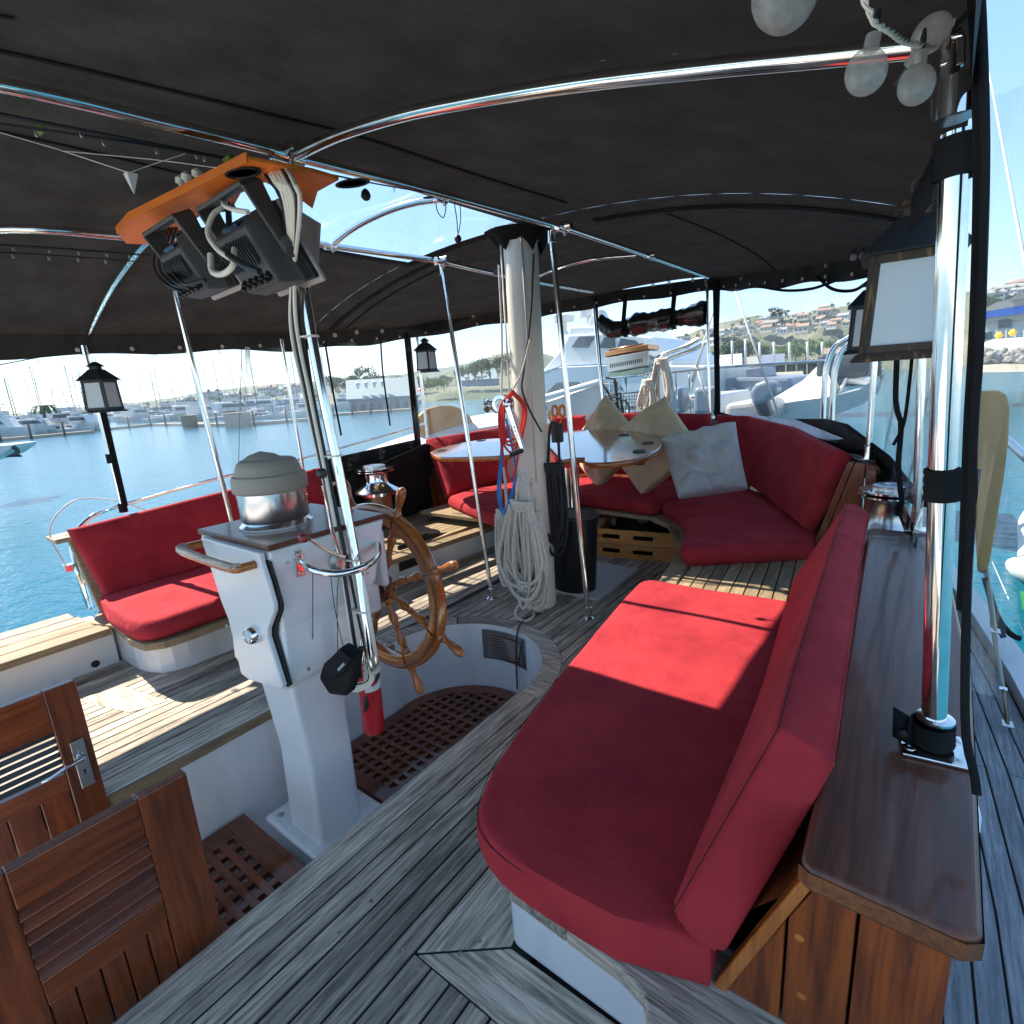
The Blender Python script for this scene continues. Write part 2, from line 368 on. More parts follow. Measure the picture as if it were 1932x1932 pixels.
def ringy(x, rad):
    d = rad*rad-(x-XC)**2
    return WY+math.sqrt(d) if d > 0 else None
RO = .61
# margin boards along the well, round end in segments
plank([(XR, Y0), (XR+.095, Y0), (XR+.095, 1.90), (XR, 1.90)])
plank([(XL, Y0), (XL-.095, Y0), (XL-.095, 1.90), (XL, 1.90)])
for a0, a1 in ((-5, 33), (34, 88), (89, 130), (131, 185)):
    i_ = ring(WR, a0, a1, 10); o_ = ring(RO, a0, a1, 10)
    plank([(p.x, p.y) for p in i_]+[(p.x, p.y) for p in o_[::-1]], z1=.003, mt='teak_x')
W_ = .068
x = XR+.101; k = 0
while x < -.42:
    x1 = x+W_-2*G
    if x1 < -.93: plank([(x, Y0), (x1, Y0), (x1, 4.3), (x, 4.3)])
    else:
        if k == 0: xm = x; k = 1
        plank([(x, Y0), (x1, Y0), (x1, .70), (x, .70)])
    x += W_
plank([(xm+.01, .705), (-.20, .705), (-.20, .862), (-.76, .862)], mt='teak_x')
plank([(xm, .705+.003), (xm+.006, .712), (-.765, .868), (-.79, 1.0), (-.80, 1.6), (-.885, 2.5), (-.885, 4.2), (xm, 4.2)])
x = XL-.101
while x > -3.84:
    x1 = x-W_+2*G; plank([(x1, Y0), (x, Y0), (x, 4.3), (x1, 4.3)]); x -= W_
x = XL-.101+W_
xs_ = []
x = XR+.101-W_
while x > XL-.10:
    x1 = x+W_-2*G; a = max(ringy(x, RO+G) or WY+.0, WY) ; c = max(ringy(x1, RO+G) or WY, WY)
    if ringy(x, RO+G) is None: a = 1.91
    if ringy(x1, RO+G) is None: c = 1.91
    segs = [(a, c, 4.3)]
    for a_, c_, e_ in segs: plank([(x, a_), (x1, c_), (x1, e_), (x, e_)])
    x -= W_
# small mitred hatch board on the left deck
plank([(-3.52, .57), (-3.40, .78), (-3.02, .86), (-3.08, .70)], z0=.0, z1=.006, mt='teak_x')
# nib plugs of the deck screws
b = MB()
for (px, py) in ((850, 1700), (880, 1560), (762, 1790), (905, 1775), (868, 1800), (790, 1830), (700, 1700), (1005, 1320), (985, 1345), (560, 1790), (640, 1760)):
    p = at(px, py, z=.0025); b.lathe((p.x, p.y, .0015), (0, 0, 1), [(.007, 0), (.007, .0016)], 10)
tag(obj('deck_plug', b, M['teak_x'], deck), kind='stuff')
# --- cockpit well
b = MB()
def wallstrip(pts, z0, z1): b.grid([[V((p[0], p[1], z0)) for p in pts], [V((p[0], p[1], z1)) for p in pts]], False)
prof = [(XR, Y0)] + [(p.x, p.y) for p in ring(WR-.0015, 0, 180, 36)] + [(XL, Y0)]
b.grid([[V((p[0], p[1], -.56)) for p in prof], [V((p[0], p[1], -.001)) for p in prof]], True)
b.prism([(p[0], p[1], -.58) for p in prof], (0, 0, .02))
well = obj('cockpit_well', b, M['white']); tag(well, kind='structure')
b = MB(); pl_ = [(XL+.001, Y0), (XL+.018, Y0), (XL+.018, 1.93), (XL+.001, 1.93)]
b.prism([(x, y, -.055) for x, y in pl_], (0, 0, .046)); obj('edge_trim', b, M['warm_y'], well, .003)
b = MB(); b.prism([(XR-.018, Y0, -.045), (XR-.001, Y0, -.045), (XR-.001, 1.93, -.045), (XR-.018, 1.93, -.045)], (0, 0, .036)); obj('edge_trim', b, M['teak_y'], well, .003)
# vent plate on the round end
ven = thing('vent_grille', 'rectangular louvred steel vent on the curved white end wall of the cockpit well', 'vent', (-1.99, 2.44, -.2))
b = MB()
def wallpt(a, z, off=.0): return V((XC+(WR-off)*math.cos(a), WY+(WR-off)*math.sin(a), z))
a0, a1 = math.radians(112), math.radians(72)
b.grid([[wallpt(a0+(a1-a0)*i/8, z, .006) for i in range(9)] for z in (-.035, -.245)], True)
obj('plate', b, M['dullsteel'], ven)
for k in range(8):
    b = MB(); z = -.066-.020*k; aa = a0+(a1-a0)*.12; ab = a0+(a1-a0)*.88
    b.grid([[wallpt(aa+(ab-aa)*i/6, z, .007) for i in range(7)], [wallpt(aa+(ab-aa)*i/6, z-.006, .018) for i in range(7)], [wallpt(aa+(ab-aa)*i/6, z-.013, .007) for i in range(7)]], True)
    obj('louvre', b, M['steel'], ven)
# --- gratings
def grating(name, label, x0, x1, y0, y1, outline=None, nx=7, ny=8, fr=.07, sw=.024):
    t = thing(name, label, 'grating', ((x0+x1)/2, (y0+y1)/2, -.49))
    ix0, ix1, iy0, iy1 = x0+fr, x1-fr, y0+fr, y1-fr
    def clipx(y):
        if not outline: return ix0, ix1
        d = (WR-.075)**2-max(0, y-WY)**2
        if d <= 0: return None
        h = math.sqrt(d); return max(ix0, XC-h), min(ix1, XC+h)
    if not outline:
        for bx in ((x0, x1, y0, iy0), (x0, x1, iy1, y1), (x0, ix0, iy0, iy1), (ix1, x1, iy0, iy1)):
            m_ = MB(); m_.box(((bx[0]+bx[1])/2, (bx[2]+bx[3])/2, -.465), (bx[1]-bx[0]-.001, bx[3]-bx[2]-.001, .03)); obj('frame_board', m_, M['mahog_x'], t, .003)
    else:
        m_ = MB(); o_ = ring(WR-.008, 0, 180, 24); i_ = ring(WR-.085, 0, 180, 24)
        m_.prism([(p.x, p.y, -.48) for p in o_]+[(p.x, p.y, -.48) for p in i_[::-1]], (0, 0, .03)); obj('frame_board', m_, M['mahog_x'], t, .003)
        for bx in ((x0, x1, y0, iy0), (x0, ix0, iy0, WY), (ix1, x1, iy0, WY)):
            m_ = MB(); m_.box(((bx[0]+bx[1])/2, (bx[2]+bx[3])/2, -.465), (bx[1]-bx[0]-.001, bx[3]-bx[2]-.001, .03)); obj('frame_board', m_, M['mahog_x'], t, .003)
    for i in range(ny+1):
        y = iy0+(iy1-iy0)*i/ny; c = clipx(y)
        if c is None or c[1]-c[0] < .06: continue
        m_ = MB(); m_.box(((c[0]+c[1])/2, y, -.464), (c[1]-c[0]+.02, sw, .024)); obj('slat', m_, M['mahog_x'], t)
    for i in range(nx+1):
        x = ix0+(ix1-ix0)*i/nx
        ye = iy1
        if outline:
            d = (WR-.08)**2-(x-XC)**2; ye = WY+math.sqrt(d) if d > 0 else WY
        m_ = MB(); m_.box((x, (iy0+ye)/2, -.466), (sw, ye-iy0+.01, .024)); obj('slat', m_, M['mahog_y'], t)
grating('floor_grating', 'square mahogany floor grating at the foot of the white pedestal beside the louvred doors', -2.47, -1.5, .28, .90, nx=10, ny=7, fr=.09, sw=.032)
grating('floor_grating', 'round-ended mahogany floor grating under the steering wheel', -2.47, -1.5, 1.33, 2.44, True, nx=13, ny=15, fr=.07)
# --- hull, side decks, coamings
b = MB()
hl = [(-4.26, Y0), (-4.28, 1), (-4.32, 2.4), (-4.36, 3.4), (-4.3, 4.3), (-3.6, 5.7), (-2.9, 6.35), (-1.9, 6.45), (-.9, 6.0), (.0, 5.2), (.42, 4.2), (.62, 3.0), (.66, 2.0), (.66, Y0)]
b.grid([[V((x*1.0, y, .0)) for x, y in hl], [V(((x+1.7)*.97-1.7, y-.1, -1.7)) for x, y in hl]], True)
hull = obj('hull', b, M['hullwhite']); tag(hull, kind='structure')
b = MB(); b.prism([(-4.2, 4.25, -.06), (-3.4, 5.75, -.06), (-2.4, 6.3, -.06), (-1.4, 6.25, -.06), (-.4, 5.6, -.06), (.3, 4.3, -.06)], (0, 0, .05)); tag(obj('aft_deck', b, M['white']), kind='structure')
# unseen foredeck and coach roof behind the camera, added to bounce sunlight into the cockpit
b = MB(); b.prism([(-4.25, -9.5, .0), (-1.8, -13, .0), (.65, -9.5, .0), (.65, -1.0, .0), (-4.25, -1.0, .0)], (0, 0, .05)); b.prism([(-3.6, -8.5, .05), (-1.8, -10.5, .05), (.0, -8.5, .05), (.1, -1.5, .05), (-3.7, -1.5, .05)], (0, 0, .42)); tag(obj('bounce_foredeck', b, M['white'], None, .03), kind='structure')
# right side deck
b = MB(); b.prism([(-.69, Y0, -.06), (.655, Y0, -.06), (.655, 2, -.06), (.615, 3, -.06), (.415, 4.2, -.06), (.0, 5.15, -.06), (-.69, 5.3, -.06)], (0, 0, .048))
sdk = obj('side_deck', b, M['caulk']); tag(sdk, kind='structure')
def sxr(y): return .57 if y < 1.5 else .57-.022*(y-1.5)-.028*(y-1.5)**2
wood('teak_side', (.16, .17, .18), (.42, .43, .44), 'y', .7, dark3=(.10, .105, .11), var=.35)
for k in range(7):
    ys = [Y0, 0, 1, 1.7, 2.4, 3.1, 3.8, 4.4] ; o0 = .012+.064*k; w0 = .058
    cuts = [0, 4, 7] if k % 2 else [0, 5, 7]
    for c0, c1 in zip(cuts, cuts[1:]):
        yy = ys[c0:c1+1]; rr_ = [(sxr(y)-o0, y+(.004 if i == 0 else 0)) for i, y in enumerate(yy)]; ll = [(sxr(y)-o0-w0, y+(.004 if i == 0 else 0)) for i, y in enumerate(yy)]
        plank(ll+rr_[::-1], z0=-.012, z1=.0, mt='teak_side', parent=sdk)
b = MB(); b.grid([[V((sxr(y)+dx, y, z)) for dx, z in ((.0, -.01), (.0, .05), (-.012, .062), (-.012, .082), (.095, .082), (.095, .05), (.085, .04), (.085, -.2))] for y in (Y0, 0, 1, 1.7, 2.4, 3.1, 3.8, 4.4, 5.0)], False)
tag(obj('bulwark_rail', b, M['hullwhite'], loc=(.5, 2, 0)), 'low white bulwark rail along the outer edge of the right side deck', 'rail')
# left coaming with teak capping
co = thing('coaming', 'white left coaming with weathered teak capping planks in front of the left bench', 'coaming', (-3.9, 0, 0))
b = MB(); b.prism([(-3.80, Y0, 0), (-4.19, Y0, 0), (-4.19, .88, 0), (-3.80, .88, 0)], (0, 0, .224)); obj('wall', b, M['white'], co, .01)
for k in range(4):
    x0 = -4.235+k*.139; b = MB(); b.prism([(x0, Y0, .226), (x0+.133, Y0, .226), (x0+.133, .78+.022*k, .226), (x0, .78+.022*k, .226)], (0, 0, .043)); obj('capping_plank', b, M['warm_y' if k > 1 else 'teak_y'], co, .006)
b = MB(); b.lathe((-3.799, .76, .045), (1, 0, 0), [(.022, 0), (.022, .003), (.013, .004), (.013, .001)], 16); obj('drain', b, M['blackplastic'], co)
# ================================================================== BENCHES
def bench_board(pts_in, pts_out, z0, z1, name='seat_edge', mt='warm_y', parent=None):
    m_ = MB(); m_.prism([(x, y, z0) for x, y in pts_in]+[(x, y, z0) for x, y in pts_out[::-1]], (0, 0, z1-z0)); return obj(name, m_, M[mt], parent, .006)
rb = thing('bench', 'long right-hand bench of weathered teak on a white base under the big red cushion', 'bench', (-.6, 2, 0))
rin = [(-.50, .745), (-.66, .755), (-.74, .79), (-.80, .86), (-.84, .97), (-.93, 1.55), (-1.06, 2.55), (-1.19, 3.3), (-1.35, 3.85), (-1.7, 4.12)]
rinn = [(-.50, .84), (-.62, .85), (-.66, .88), (-.70, .94), (-.74, 1.02), (-.83, 1.57), (-.96, 2.56), (-1.09, 3.32), (-1.27, 3.95), (-1.66, 4.25)]
bench_board(rin[:6], rinn[:6], .335, .375, parent=rb, mt='teak_y'); bench_board(rin[5:], rinn[5:], .335, .375, parent=rb, mt='warm_y')
b = MB(); b.prism([(-.50, .745, .335), (-.37, .738, .335), (-.315, .722, .335), (-.288, .685, .335), (-.28, .60, .335), (-.28, .30, .335), (.14, .30, .335), (.14, .90, .335), (-.50, .90, .335)], (0, 0, .04)); obj('seat_edge', b, M['teak_x'], rb, .006)
b = MB(); b.prism([(-.25, .3, 0), (.10, .3, 0), (.10, .9, 0), (-.34, .9, 0), (-.34, .80, 0), (-.27, .76, 0), (-.25, .70, 0)], (0, 0, .33)); obj('base', b, M['white'], rb, .01, 3)
b = MB(); bw = [(-.25, .86), (-.76, .87), (-.80, .95), (-.80, 1.6), (-.90, 2.5), (-1.0, 3.2), (-1.0, 3.6), (-.2, 3.6)]
b.prism([(x, y, .0) for x, y in bw], (0, 0, .33)); obj('base', b, M['white'], rb, .02, 3)
xx = -1.09
for k in range(11):   # bare seat planks between the cushions
    x0 = -.97+k*.069; b = MB(); sh = -.16
    b.prism([(x0+.02, 2.42, .345), (x0+.082, 2.42, .345), (x0+.082+sh*.75, 3.6, .345), (x0+.02+sh*.75, 3.6, .345)], (0, 0, .027)); obj('seat_plank', b, M['warm_y'], rb, .0015, 1)
lb = thing('bench', 'long left-hand bench of worn teak on a white base along the water side', 'bench', (-3.4, 2, 0))
lin = [(-3.71, .87), (-3.37, .84), (-3.215, .86), (-3.15, .935), (-3.13, 1.065), (-3.13, 1.74), (-3.106, 2.5), (-3.06, 3.15), (-3.0, 3.7), (-2.95, 4.2)]  # left bench, coaming and cushions scaled outward about the camera, results baked in
linn = [(-3.71, .97), (-3.39, .945), (-3.285, .955), (-3.245, 1.0), (-3.235, 1.08), (-3.23, 1.74), (-3.21, 2.5), (-3.17, 3.15), (-3.11, 3.7), (-3.06, 4.2)]
bench_board(lin, linn, .235, .278, parent=lb)
lib = [(-4.19, .89), (-3.56, .90), (-3.46, .92), (-3.38, .96), (-3.335, 1.02), (-3.315, 1.10), (-3.31, 1.74), (-3.30, 2.5), (-3.26, 3.15), (-3.2, 3.7), (-3.15, 4.2), (-4.19, 4.2)]
b = MB(); b.prism([(x, y, 0) for x, y in lib], (0, 0, .229)); obj('base', b, M['white'], lb, .015, 3)
b = MB(); b.prism([V((-3.66, .868, .262)), V((-3.86, .80, .262)), V((-4.15, .95, .262)), V((-3.70, .97, .262))], (0, 0, .015)); obj('corner_piece', b, M['warm_x'], lb)
for k in range(13):
    x0 = -4.19+k*.0745; b = MB(); b.prism([(x0+.003, 1.08, .246), (x0+.071, 1.08, .246), (x0+.071, 4.2, .246), (x0+.003, 4.2, .246)], (0, 0, .028)); obj('seat_plank', b, M['warm_y'], lb, .0015, 1)
b = MB()   # dark oval locker opening in the left base
oc = [at(x_, y_, X=-3.29) for x_, y_ in ((748, 1030), (800, 1006), (865, 1003), (868, 1020), (850, 1036), (800, 1060), (752, 1078))]
b.prism([p+V((.012, 0, 0)) for p in oc], (.004, 0, 0)); obj('locker_opening', b, M['caulk'], lb)
# left bench back support
b = MB(); b.prism([(-4.05, .90, .27), (-4.09, .90, .27), (-4.23, .86, .77), (-4.18, .86, .77)], (0, 1.85, 0)); obj('back_board', b, M['warm_y'], lb, .006)
b = MB(); b.prism([(-4.34, .79, .735), (-4.14, .79, .735), (-4.19, 2.75, .76), (-4.36, 2.75, .76)], (0, 0, .03)); obj('back_capping', b, M['teak_y'], lb, .006)
# aft seat front (wood) and shelf
af = thing('aft_settee', 'curved wooden aft settee frame carrying the dark red seat cushions round the table', 'bench', (-2.2, 4.5, 0))
b = MB(); apl = [(-1.66, 4.14), (-2.2, 4.2), (-2.8, 4.25), (-2.95, 5.2), (-2.2, 5.5), (-1.2, 5.25), (-.9, 4.9)]
b.prism([(x, y, .335) for x, y in apl], (0, 0, .035)); obj('seat_board', b, M['warm_x'], af, .005)
b = MB(); apl = [(-1.02, 3.25), (-1.19, 3.4), (-1.66, 4.25), (-.9, 4.9), (-.35, 4.2), (-.38, 3.56)]
b.prism([(x, y, .336) for x, y in apl], (0, 0, .035)); obj('seat_board', b, M['warm_y'], af, .005)
b = MB(); apl = [(-2.87, 3.5), (-2.87, 4.24), (-2.95, 5.15), (-3.6, 4.9), (-3.85, 4.2), (-3.85, 3.5)]
b.prism([(x, y, .337) for x, y in apl], (0, 0, .035)); obj('seat_board', b, M['warm_y'], af, .005)
b = MB(); b.prism([(-.35, 3.6, 0), (-.95, 4.9, 0), (-2.2, 5.5, 0), (-2.95, 5.2, 0), (-3.85, 4.9, 0), (-3.85, 5.3, 0), (-2.2, 5.9, 0), (-.6, 5.3, 0), (-.1, 3.7, 0)], (0, 0, .33)); obj('back_panel', b, M['mahog_z'], af)
wood('varnedge', (.12, .04, .015), (.28, .095, .03), 'y', .4, dark3=(.09, .035, .015))
wood('mahogpanel', (.10, .022, .007), (.35, .078, .014), 'z', .3, coat=.4, streak=.4, dark3=(.05, .013, .006), scale=.45, bumpd=.0006)
# --- mahogany end panel and capping on the right
eb = thing('bench_end', 'mahogany bench end of vertical planks below the dark near end of the right capping', 'panel', (0, .95, 0))
YE = .815
def ep(x, y): return at(x, y, Y=YE)
pcs = [[(1330, 1862), (1523, 1648), (1536, 1662), (1352, 1885)]]
zb = 0.004
def panel(poly, th=.022, mt='mahogpanel'):
    m_ = MB(); m_.prism(poly, (0, th, 0)); return obj('plank', m_, M[mt], eb, .004)
tl = [V((-.30, YE, .13)), V((-.085, YE, .66)), V((-.055, YE, .66)), V((-.265, YE, .13))]
panel([at(1328, 1878, Y=YE-.006), at(1352, 1893, Y=YE-.006), at(1541, 1668, Y=YE-.006), at(1520, 1650, Y=YE-.006)], .03, 'varn_z')
sb_, st_ = at(1352, 1893, Y=YE), at(1541, 1668, Y=YE)
xs = [at(1480, 1800, Y=YE).x, at(1612, 1800, Y=YE).x, .112]
def ztop(x): return max(.377, min(.695, sb_.z+(x-sb_.x)/(st_.x-sb_.x)*(st_.z-sb_.z)))
xa = sb_.x+.008
for xb_ in xs:
    kx = [xa+.002, xb_-.002]+([st_.x] if xa < st_.x < xb_ else []); kx = sorted(kx, reverse=True)
    panel([V((kx[-1], YE, .377)), V((kx[0], YE, .377))]+[V((x_, YE, ztop(x_))) for x_ in kx]); xa = xb_
for (px, py) in ((1620, 1700), (1690, 1730), (1512, 1880), (1508, 1770)):
    p = ep(px, py); m_ = MB(); m_.lathe((p.x, YE+.0005, p.z), (0, -1, 0), [(.0075, 0), (.0075, .001)], 12); obj('plug', m_, M['varn_x'], eb)
b = MB(); b.prism([(.108, YE+.024, 0), (.108, 2.93, 0), (-.0, 2.93, 0), (-.0, YE+.024, 0)], (0, 0, .69)); obj('side', b, M['mahog_y'], eb)
b = MB(); b.prism([(-.06, YE+.09, .36), (-.02, YE+.09, .36), (-.02, 2.93, .36), (-.34, 2.93, .36), (-.34, YE+.09, .36)], (0, 0, .016)); obj('shelf', b, M['caulk'], eb)
b = MB(); b.grid([[V((-.31, y, .37)), V((-.055, y, .69))] for y in (YE+.025, 2.93)], False); obj('back_board', b, M['mahog_y'], eb)
# dark gap
cpp = [(-.085, .80), (-.07, .79), (.115, .785), (.135, .80), (.165, 1.6), (.15, 2.3), (.11, 2.94), (-.115, 2.96), (-.135, 2.93), (-.115, 2.2), (-.09, 1.4)]
b = MB(); b.prism([(x, y, .70) for x, y in cpp], (0, 0, .05)); cap_ = obj('capping_rail', b, M['cap'], None, .012, 4); cx_, cy_ = .015, 1.87
b = MB(); eo = [V((x, y, 0)) for x, y in cpp]+[V((*cpp[0], 0))]; rows = []
for p_ in eo:
    o__ = V((p_.x-cx_, 0, 0)).normalized()*.0012+V((0, -.0012 if p_.y < 1 else .0012, 0)); rows.append([p_+o__+V((0, 0, z_)) for z_ in (.711, .740)])
b.grid(rows, False); obj('worn_edge', b, M['varnedge'], cap_)
tag(cap_, 'wide dark brown capping board behind the right bench carrying the thick steel pole', 'capping')
# far cap and panel
b = MB(); inn = [at(1597, 858, z=.93), at(1500, 805, z=1.02), at(1352, 785, z=1.08)]
oc_ = [at(1662, 885, z=.93), at(1650, 862, z=.95), at(1560, 805, z=1.02), at(1400, 778, z=1.10)]
i2 = res(inn, 14); o2 = res(oc_, 14)
rows = [[i2[k], o2[k], o2[k]-V((0, 0, .035)), i2[k]-V((0, 0, .035))] for k in range(14)]
b.grid(rows, False, True); b.add(rows[0], [(0, 1, 2, 3)])
tag(obj('capping_rail', b, M['cap'], None, .006), 'curved dark capping board behind the aft settee with a slim pole on its end', 'capping')
e2 = thing('bench_end', 'small mahogany end panel of the aft settee beside the big winch', 'panel', (-.3, 3.6, .3))
def e2p(pts, th=.02):
    m_ = MB(); m_.prism([at(x, y, Y=3.55) for x, y in pts], (0, th, 0)); return obj('plank', m_, M['mahog_z'], e2, .003)
e2p([(1528, 1042), (1600, 872), (1612, 872), (1543, 1042)]); e2p([(1545, 1042), (1614, 873), (1632, 876), (1622, 1042), (1590, 1042)]); e2p([(1624, 1042), (1634, 876), (1654, 880), (1648, 1042)])
# ================================================================== CUSHIONS
def cushion(name, label, F, B_, T, r, crown=0, nrm=None, nu=44, nv=18, wr=.0008, seed=1, cat='cushion', group='red cushions of the cockpit seats', mt='red', piping=None):
    m_ = MB(); m_.slab(F, B_, T, r, nrm, nu, nv, crown, wr, seed); o = obj(name, m_, M[mt])
    tag(o, label, cat, group)
    if piping is not None:
        for pts in piping:
            q = MB(); off = V(o.location); q.tube(pts, .0013, 5); s_ = obj('seam', q, M['seam'], o)
    return o
ZS = .432
F = [(-.36, .745, ZS), (-.50, .735, ZS), (-.64, .735, ZS), (-.73, .755, ZS), (-.79, .80, ZS), (-.835, .88, ZS), (-.875, 1.0, ZS), (-.94, 1.35, ZS), (-1.0, 1.75, ZS), (-1.05, 2.1, ZS), (-1.08, 2.40, ZS), (-1.07, 2.46, ZS), (-1.03, 2.49, ZS)]
F = smooth_pts(F, 60)
Bk = [(-.212, .785, ZS), (-.235, 1.4, ZS), (-.25, 2.0, ZS), (-.31, 2.53, ZS)]
sm = [p+V((0, 0, .032)) for p in F]
def inset(pts, d):
    out = []
    for i, p in enumerate(pts):
        t = (pts[min(i+1, len(pts)-1)]-pts[max(i-1, 0)]).normalized(); out.append(p+V((t.y, -t.x, 0))*d)
    return out
seat1 = cushion('seat_cushion', 'large red seat cushion nearest the camera, with a patch of sunlight at its far end', F, Bk, .105, .026, .012, (0, 0, 1), 80, 40, .0026, 2,
   piping=[[p+V((0, 0, .0385)) for p in inset(F, .0042)]])
BT = smooth_pts([(-.105, .965, .845), (-.112, 1.15, .865), (-.13, 1.6, .87), (-.155, 2.2, .87), (-.175, 2.88, .865)], 40)
BB = smooth_pts([(-.240, .778, .50), (-.250, 1.0, .492), (-.27, 1.6, .49), (-.32, 2.2, .49), (-.36, 2.70, .50)], 40)
TB = .108
nf = []
for a_, b__ in zip(BB, BT):
    i_ = BB.index(a_); du_ = BB[min(i_+1, 39)]-BB[max(i_-1, 0)]; nf.append(du_.cross(b__-a_).normalized())
def bkp(i_, v, side, out=0.): d_ = (BT[i_]-BB[i_]).normalized(); return BB[i_].lerp(BT[i_], v)+nf[i_]*(side*(TB/2-.004))+d_*out
cushion('back_cushion', 'tall red back cushion leaning along the near right bench against the dark capping', BB, BT, TB, .016, .004, None, 80, 30, .0012, 3,
   piping=[[bkp(i_, 1, -1, -.003) for i_ in range(0, 40)], [bkp(i_, 1, 1, -.003) for i_ in range(0, 40)], [bkp(0, v/12, -1)+V((0, -.0, 0)) for v in range(13)]])
# left bench
F = smooth_pts([(-3.90, .87, .338), (-3.53, .842, .338), (-3.28, .847, .338), (-3.19, .89, .338), (-3.16, 1.0, .338), (-3.15, 1.41, .338), (-3.14, 2.06, .338), (-3.14, 2.43, .338)], 50)
cushion('seat_cushion', 'sunlit red seat cushion of the left bench beside the water', F, [(-4.06, .93, .338), (-4.06, 1.63, .338), (-4.06, 2.48, .338)], .118, .04, .015, (0, 0, 1), 60, 26, .001, 4)
cushion('back_cushion', 'red back cushion of the left bench with its top edge in the sun', [(-3.96, .92, .38), (-3.96, 1.7, .39), (-3.96, 2.58, .41)], [(-4.12, .855, .815), (-4.13, 1.71, .868), (-4.16, 2.66, .92)], .10, .025, .006, None, 50, 20, .001, 5)
# aft
zs = .43
cushion('seat_cushion', 'dark red corner seat cushion of the aft settee nearest the bare teak planks', smooth_pts([(-1.0, 3.08, zs), (-1.09, 3.10, zs), (-1.13, 3.2, zs), (-1.2, 3.5, zs), (-1.36, 3.86, zs), (-1.58, 4.14, zs), (-1.64, 4.2, zs)], 30),
   [(-.42, 3.50, zs), (-.45, 3.9, zs), (-.75, 4.6, zs), (-1.25, 5.15, zs)], .125, .045, .018, (0, 0, 1), 40, 24, .002, 6)
cushion('seat_cushion', 'dark red seat cushion across the back of the aft settee behind the wooden crates', [(-1.70, 4.13, zs), (-2.0, 4.2, zs), (-2.4, 4.24, zs), (-2.80, 4.22, zs)], [(-1.35, 5.2, zs), (-1.9, 5.3, zs), (-2.4, 5.3, zs), (-3.0, 5.2, zs)], .115, .045, .018, (0, 0, 1), 40, 24, .002, 7)
cushion('seat_cushion', 'red seat cushion on the left arm of the aft settee behind the rope coils', smooth_pts([(-2.68, 3.26, zs), (-2.61, 3.34, zs), (-2.64, 3.7, zs), (-2.74, 4.2, zs)], 20), [(-3.66, 3.72, zs), (-3.7, 4.1, zs), (-3.5, 4.6, zs), (-3.2, 5.0, zs)], .12, .04, .012, (0, 0, 1), 34, 22, .002, 8)
def backc(label, bot, top, seed, T=.12):
    cushion('back_cushion', label, bot, top, T, .035, .008, None, 40, 18, .002, seed)
backc('tall dark red curved back cushion at the right corner of the aft settee', [at(1525, 1000, z=.5), at(1440, 930, z=.52), at(1385, 895, z=.55)], [at(1596, 853, z=.99), at(1500, 806, z=1.06), at(1420, 786, z=1.10), at(1352, 783, z=1.12)], 9)
backc('dark red back cushion behind the cream pillows on the aft settee', [V((-1.62, 5.25, .5)), V((-2.3, 5.35, .5)), V((-2.9, 5.3, .5))], [at(1340, 782, z=1.12), at(1220, 779, z=1.14), at(1112, 782, z=1.16)], 10)
backc('short dark red back cushion behind the left side of the table pole', [V((-2.95, 5.3, .5)), V((-3.25, 5.05, .5))], [at(1104, 783, z=1.16), at(1040, 786, z=1.16)], 11)
backc('red back cushion on the left arm of the aft settee, top edge sunlit', [at(843, 938, z=.46), at(890, 925, z=.46), at(950, 908, z=.46)], [at(803, 832, z=1.0), at(870, 820, z=1.03), at(960, 802, z=1.07)], 12)
# ================================================================== PILLOWS
def pillow(label, corners, T, mt, seed, n=30, nrm=None):
    "four corners tl tr br bl; puffed with pointed corners and wrinkles"
    tl, tr, br, bl = [V(c) for c in corners]; rnd = random.Random(seed); m_ = MB()
    nn = V(nrm) if nrm else (tr-tl).cross(bl-tl).normalized()
    if nn.y > 0: nn = -nn
    ph = [rnd.uniform(0, 6.28) for _ in range(8)]; front = []; back = []
    for i in range(n+1):
        fr_ = []; bk = []
        for j in range(n+1):
            u, v = i/n, j/n; uu = .5-.5*math.cos(math.pi*u); vv = .5-.5*math.cos(math.pi*v)
            p = (tl.lerp(tr, uu)).lerp(bl.lerp(br, uu), vv); c = (tl+tr+br+bl)/4
            pin = .16*((4*uu*(1-uu))*(abs(2*vv-1)**3) + (4*vv*(1-vv))*(abs(2*uu-1)**3))
            p = p.lerp(c, pin*.20)
            h = (16*uu*(1-uu)*vv*(1-vv))**.27
            e_ = 1-min(1, 3.2*min(uu, 1-uu, vv, 1-vv)); q1 = math.sin(6*uu+ph[4])*1.5; rad = math.atan2(vv-.5, uu-.5)
            wv = (.7*math.sin(9*uu+7*vv+q1+ph[0])+.6*math.sin(14*vv-5*uu+2*math.sin(4*uu+ph[5])+ph[1])+.35*math.sin(25*uu-13*vv+q1+ph[2]))*.020*h*(T/.2) + .012*e_*math.sin(rad*14+ph[3])*h
            fold = .026*math.exp(-((vv-.78-.08*math.sin(5*uu+ph[4]))/.05)**2)*h
            fr_.append(p+nn*(T/2*h+wv-fold)); bk.append(p-nn*(T/2*h))
        front.append(fr_); back.append(bk[::-1])
    m_.grid(front); m_.grid(back)
    o = obj('pillow', m_, M[mt]); tag(o, label, 'pillow', 'throw pillows on the aft settee'); return o
pillow('light grey patterned throw pillow in front, at the right corner of the settee', [at(1243, 832, Y=4.35), at(1388, 797, Y=4.5), at(1412, 922, Y=4.28), at(1280, 940, Y=4.05)], .24, 'greyfab', 1)
pillow('larger cream throw pillow standing on its corner just left of the grey pillow', [at(1255, 748, Y=4.95), at(1326, 850, Y=4.7), at(1212, 935, Y=4.45), at(1140, 835, Y=4.9)], .28, 'cream', 2)
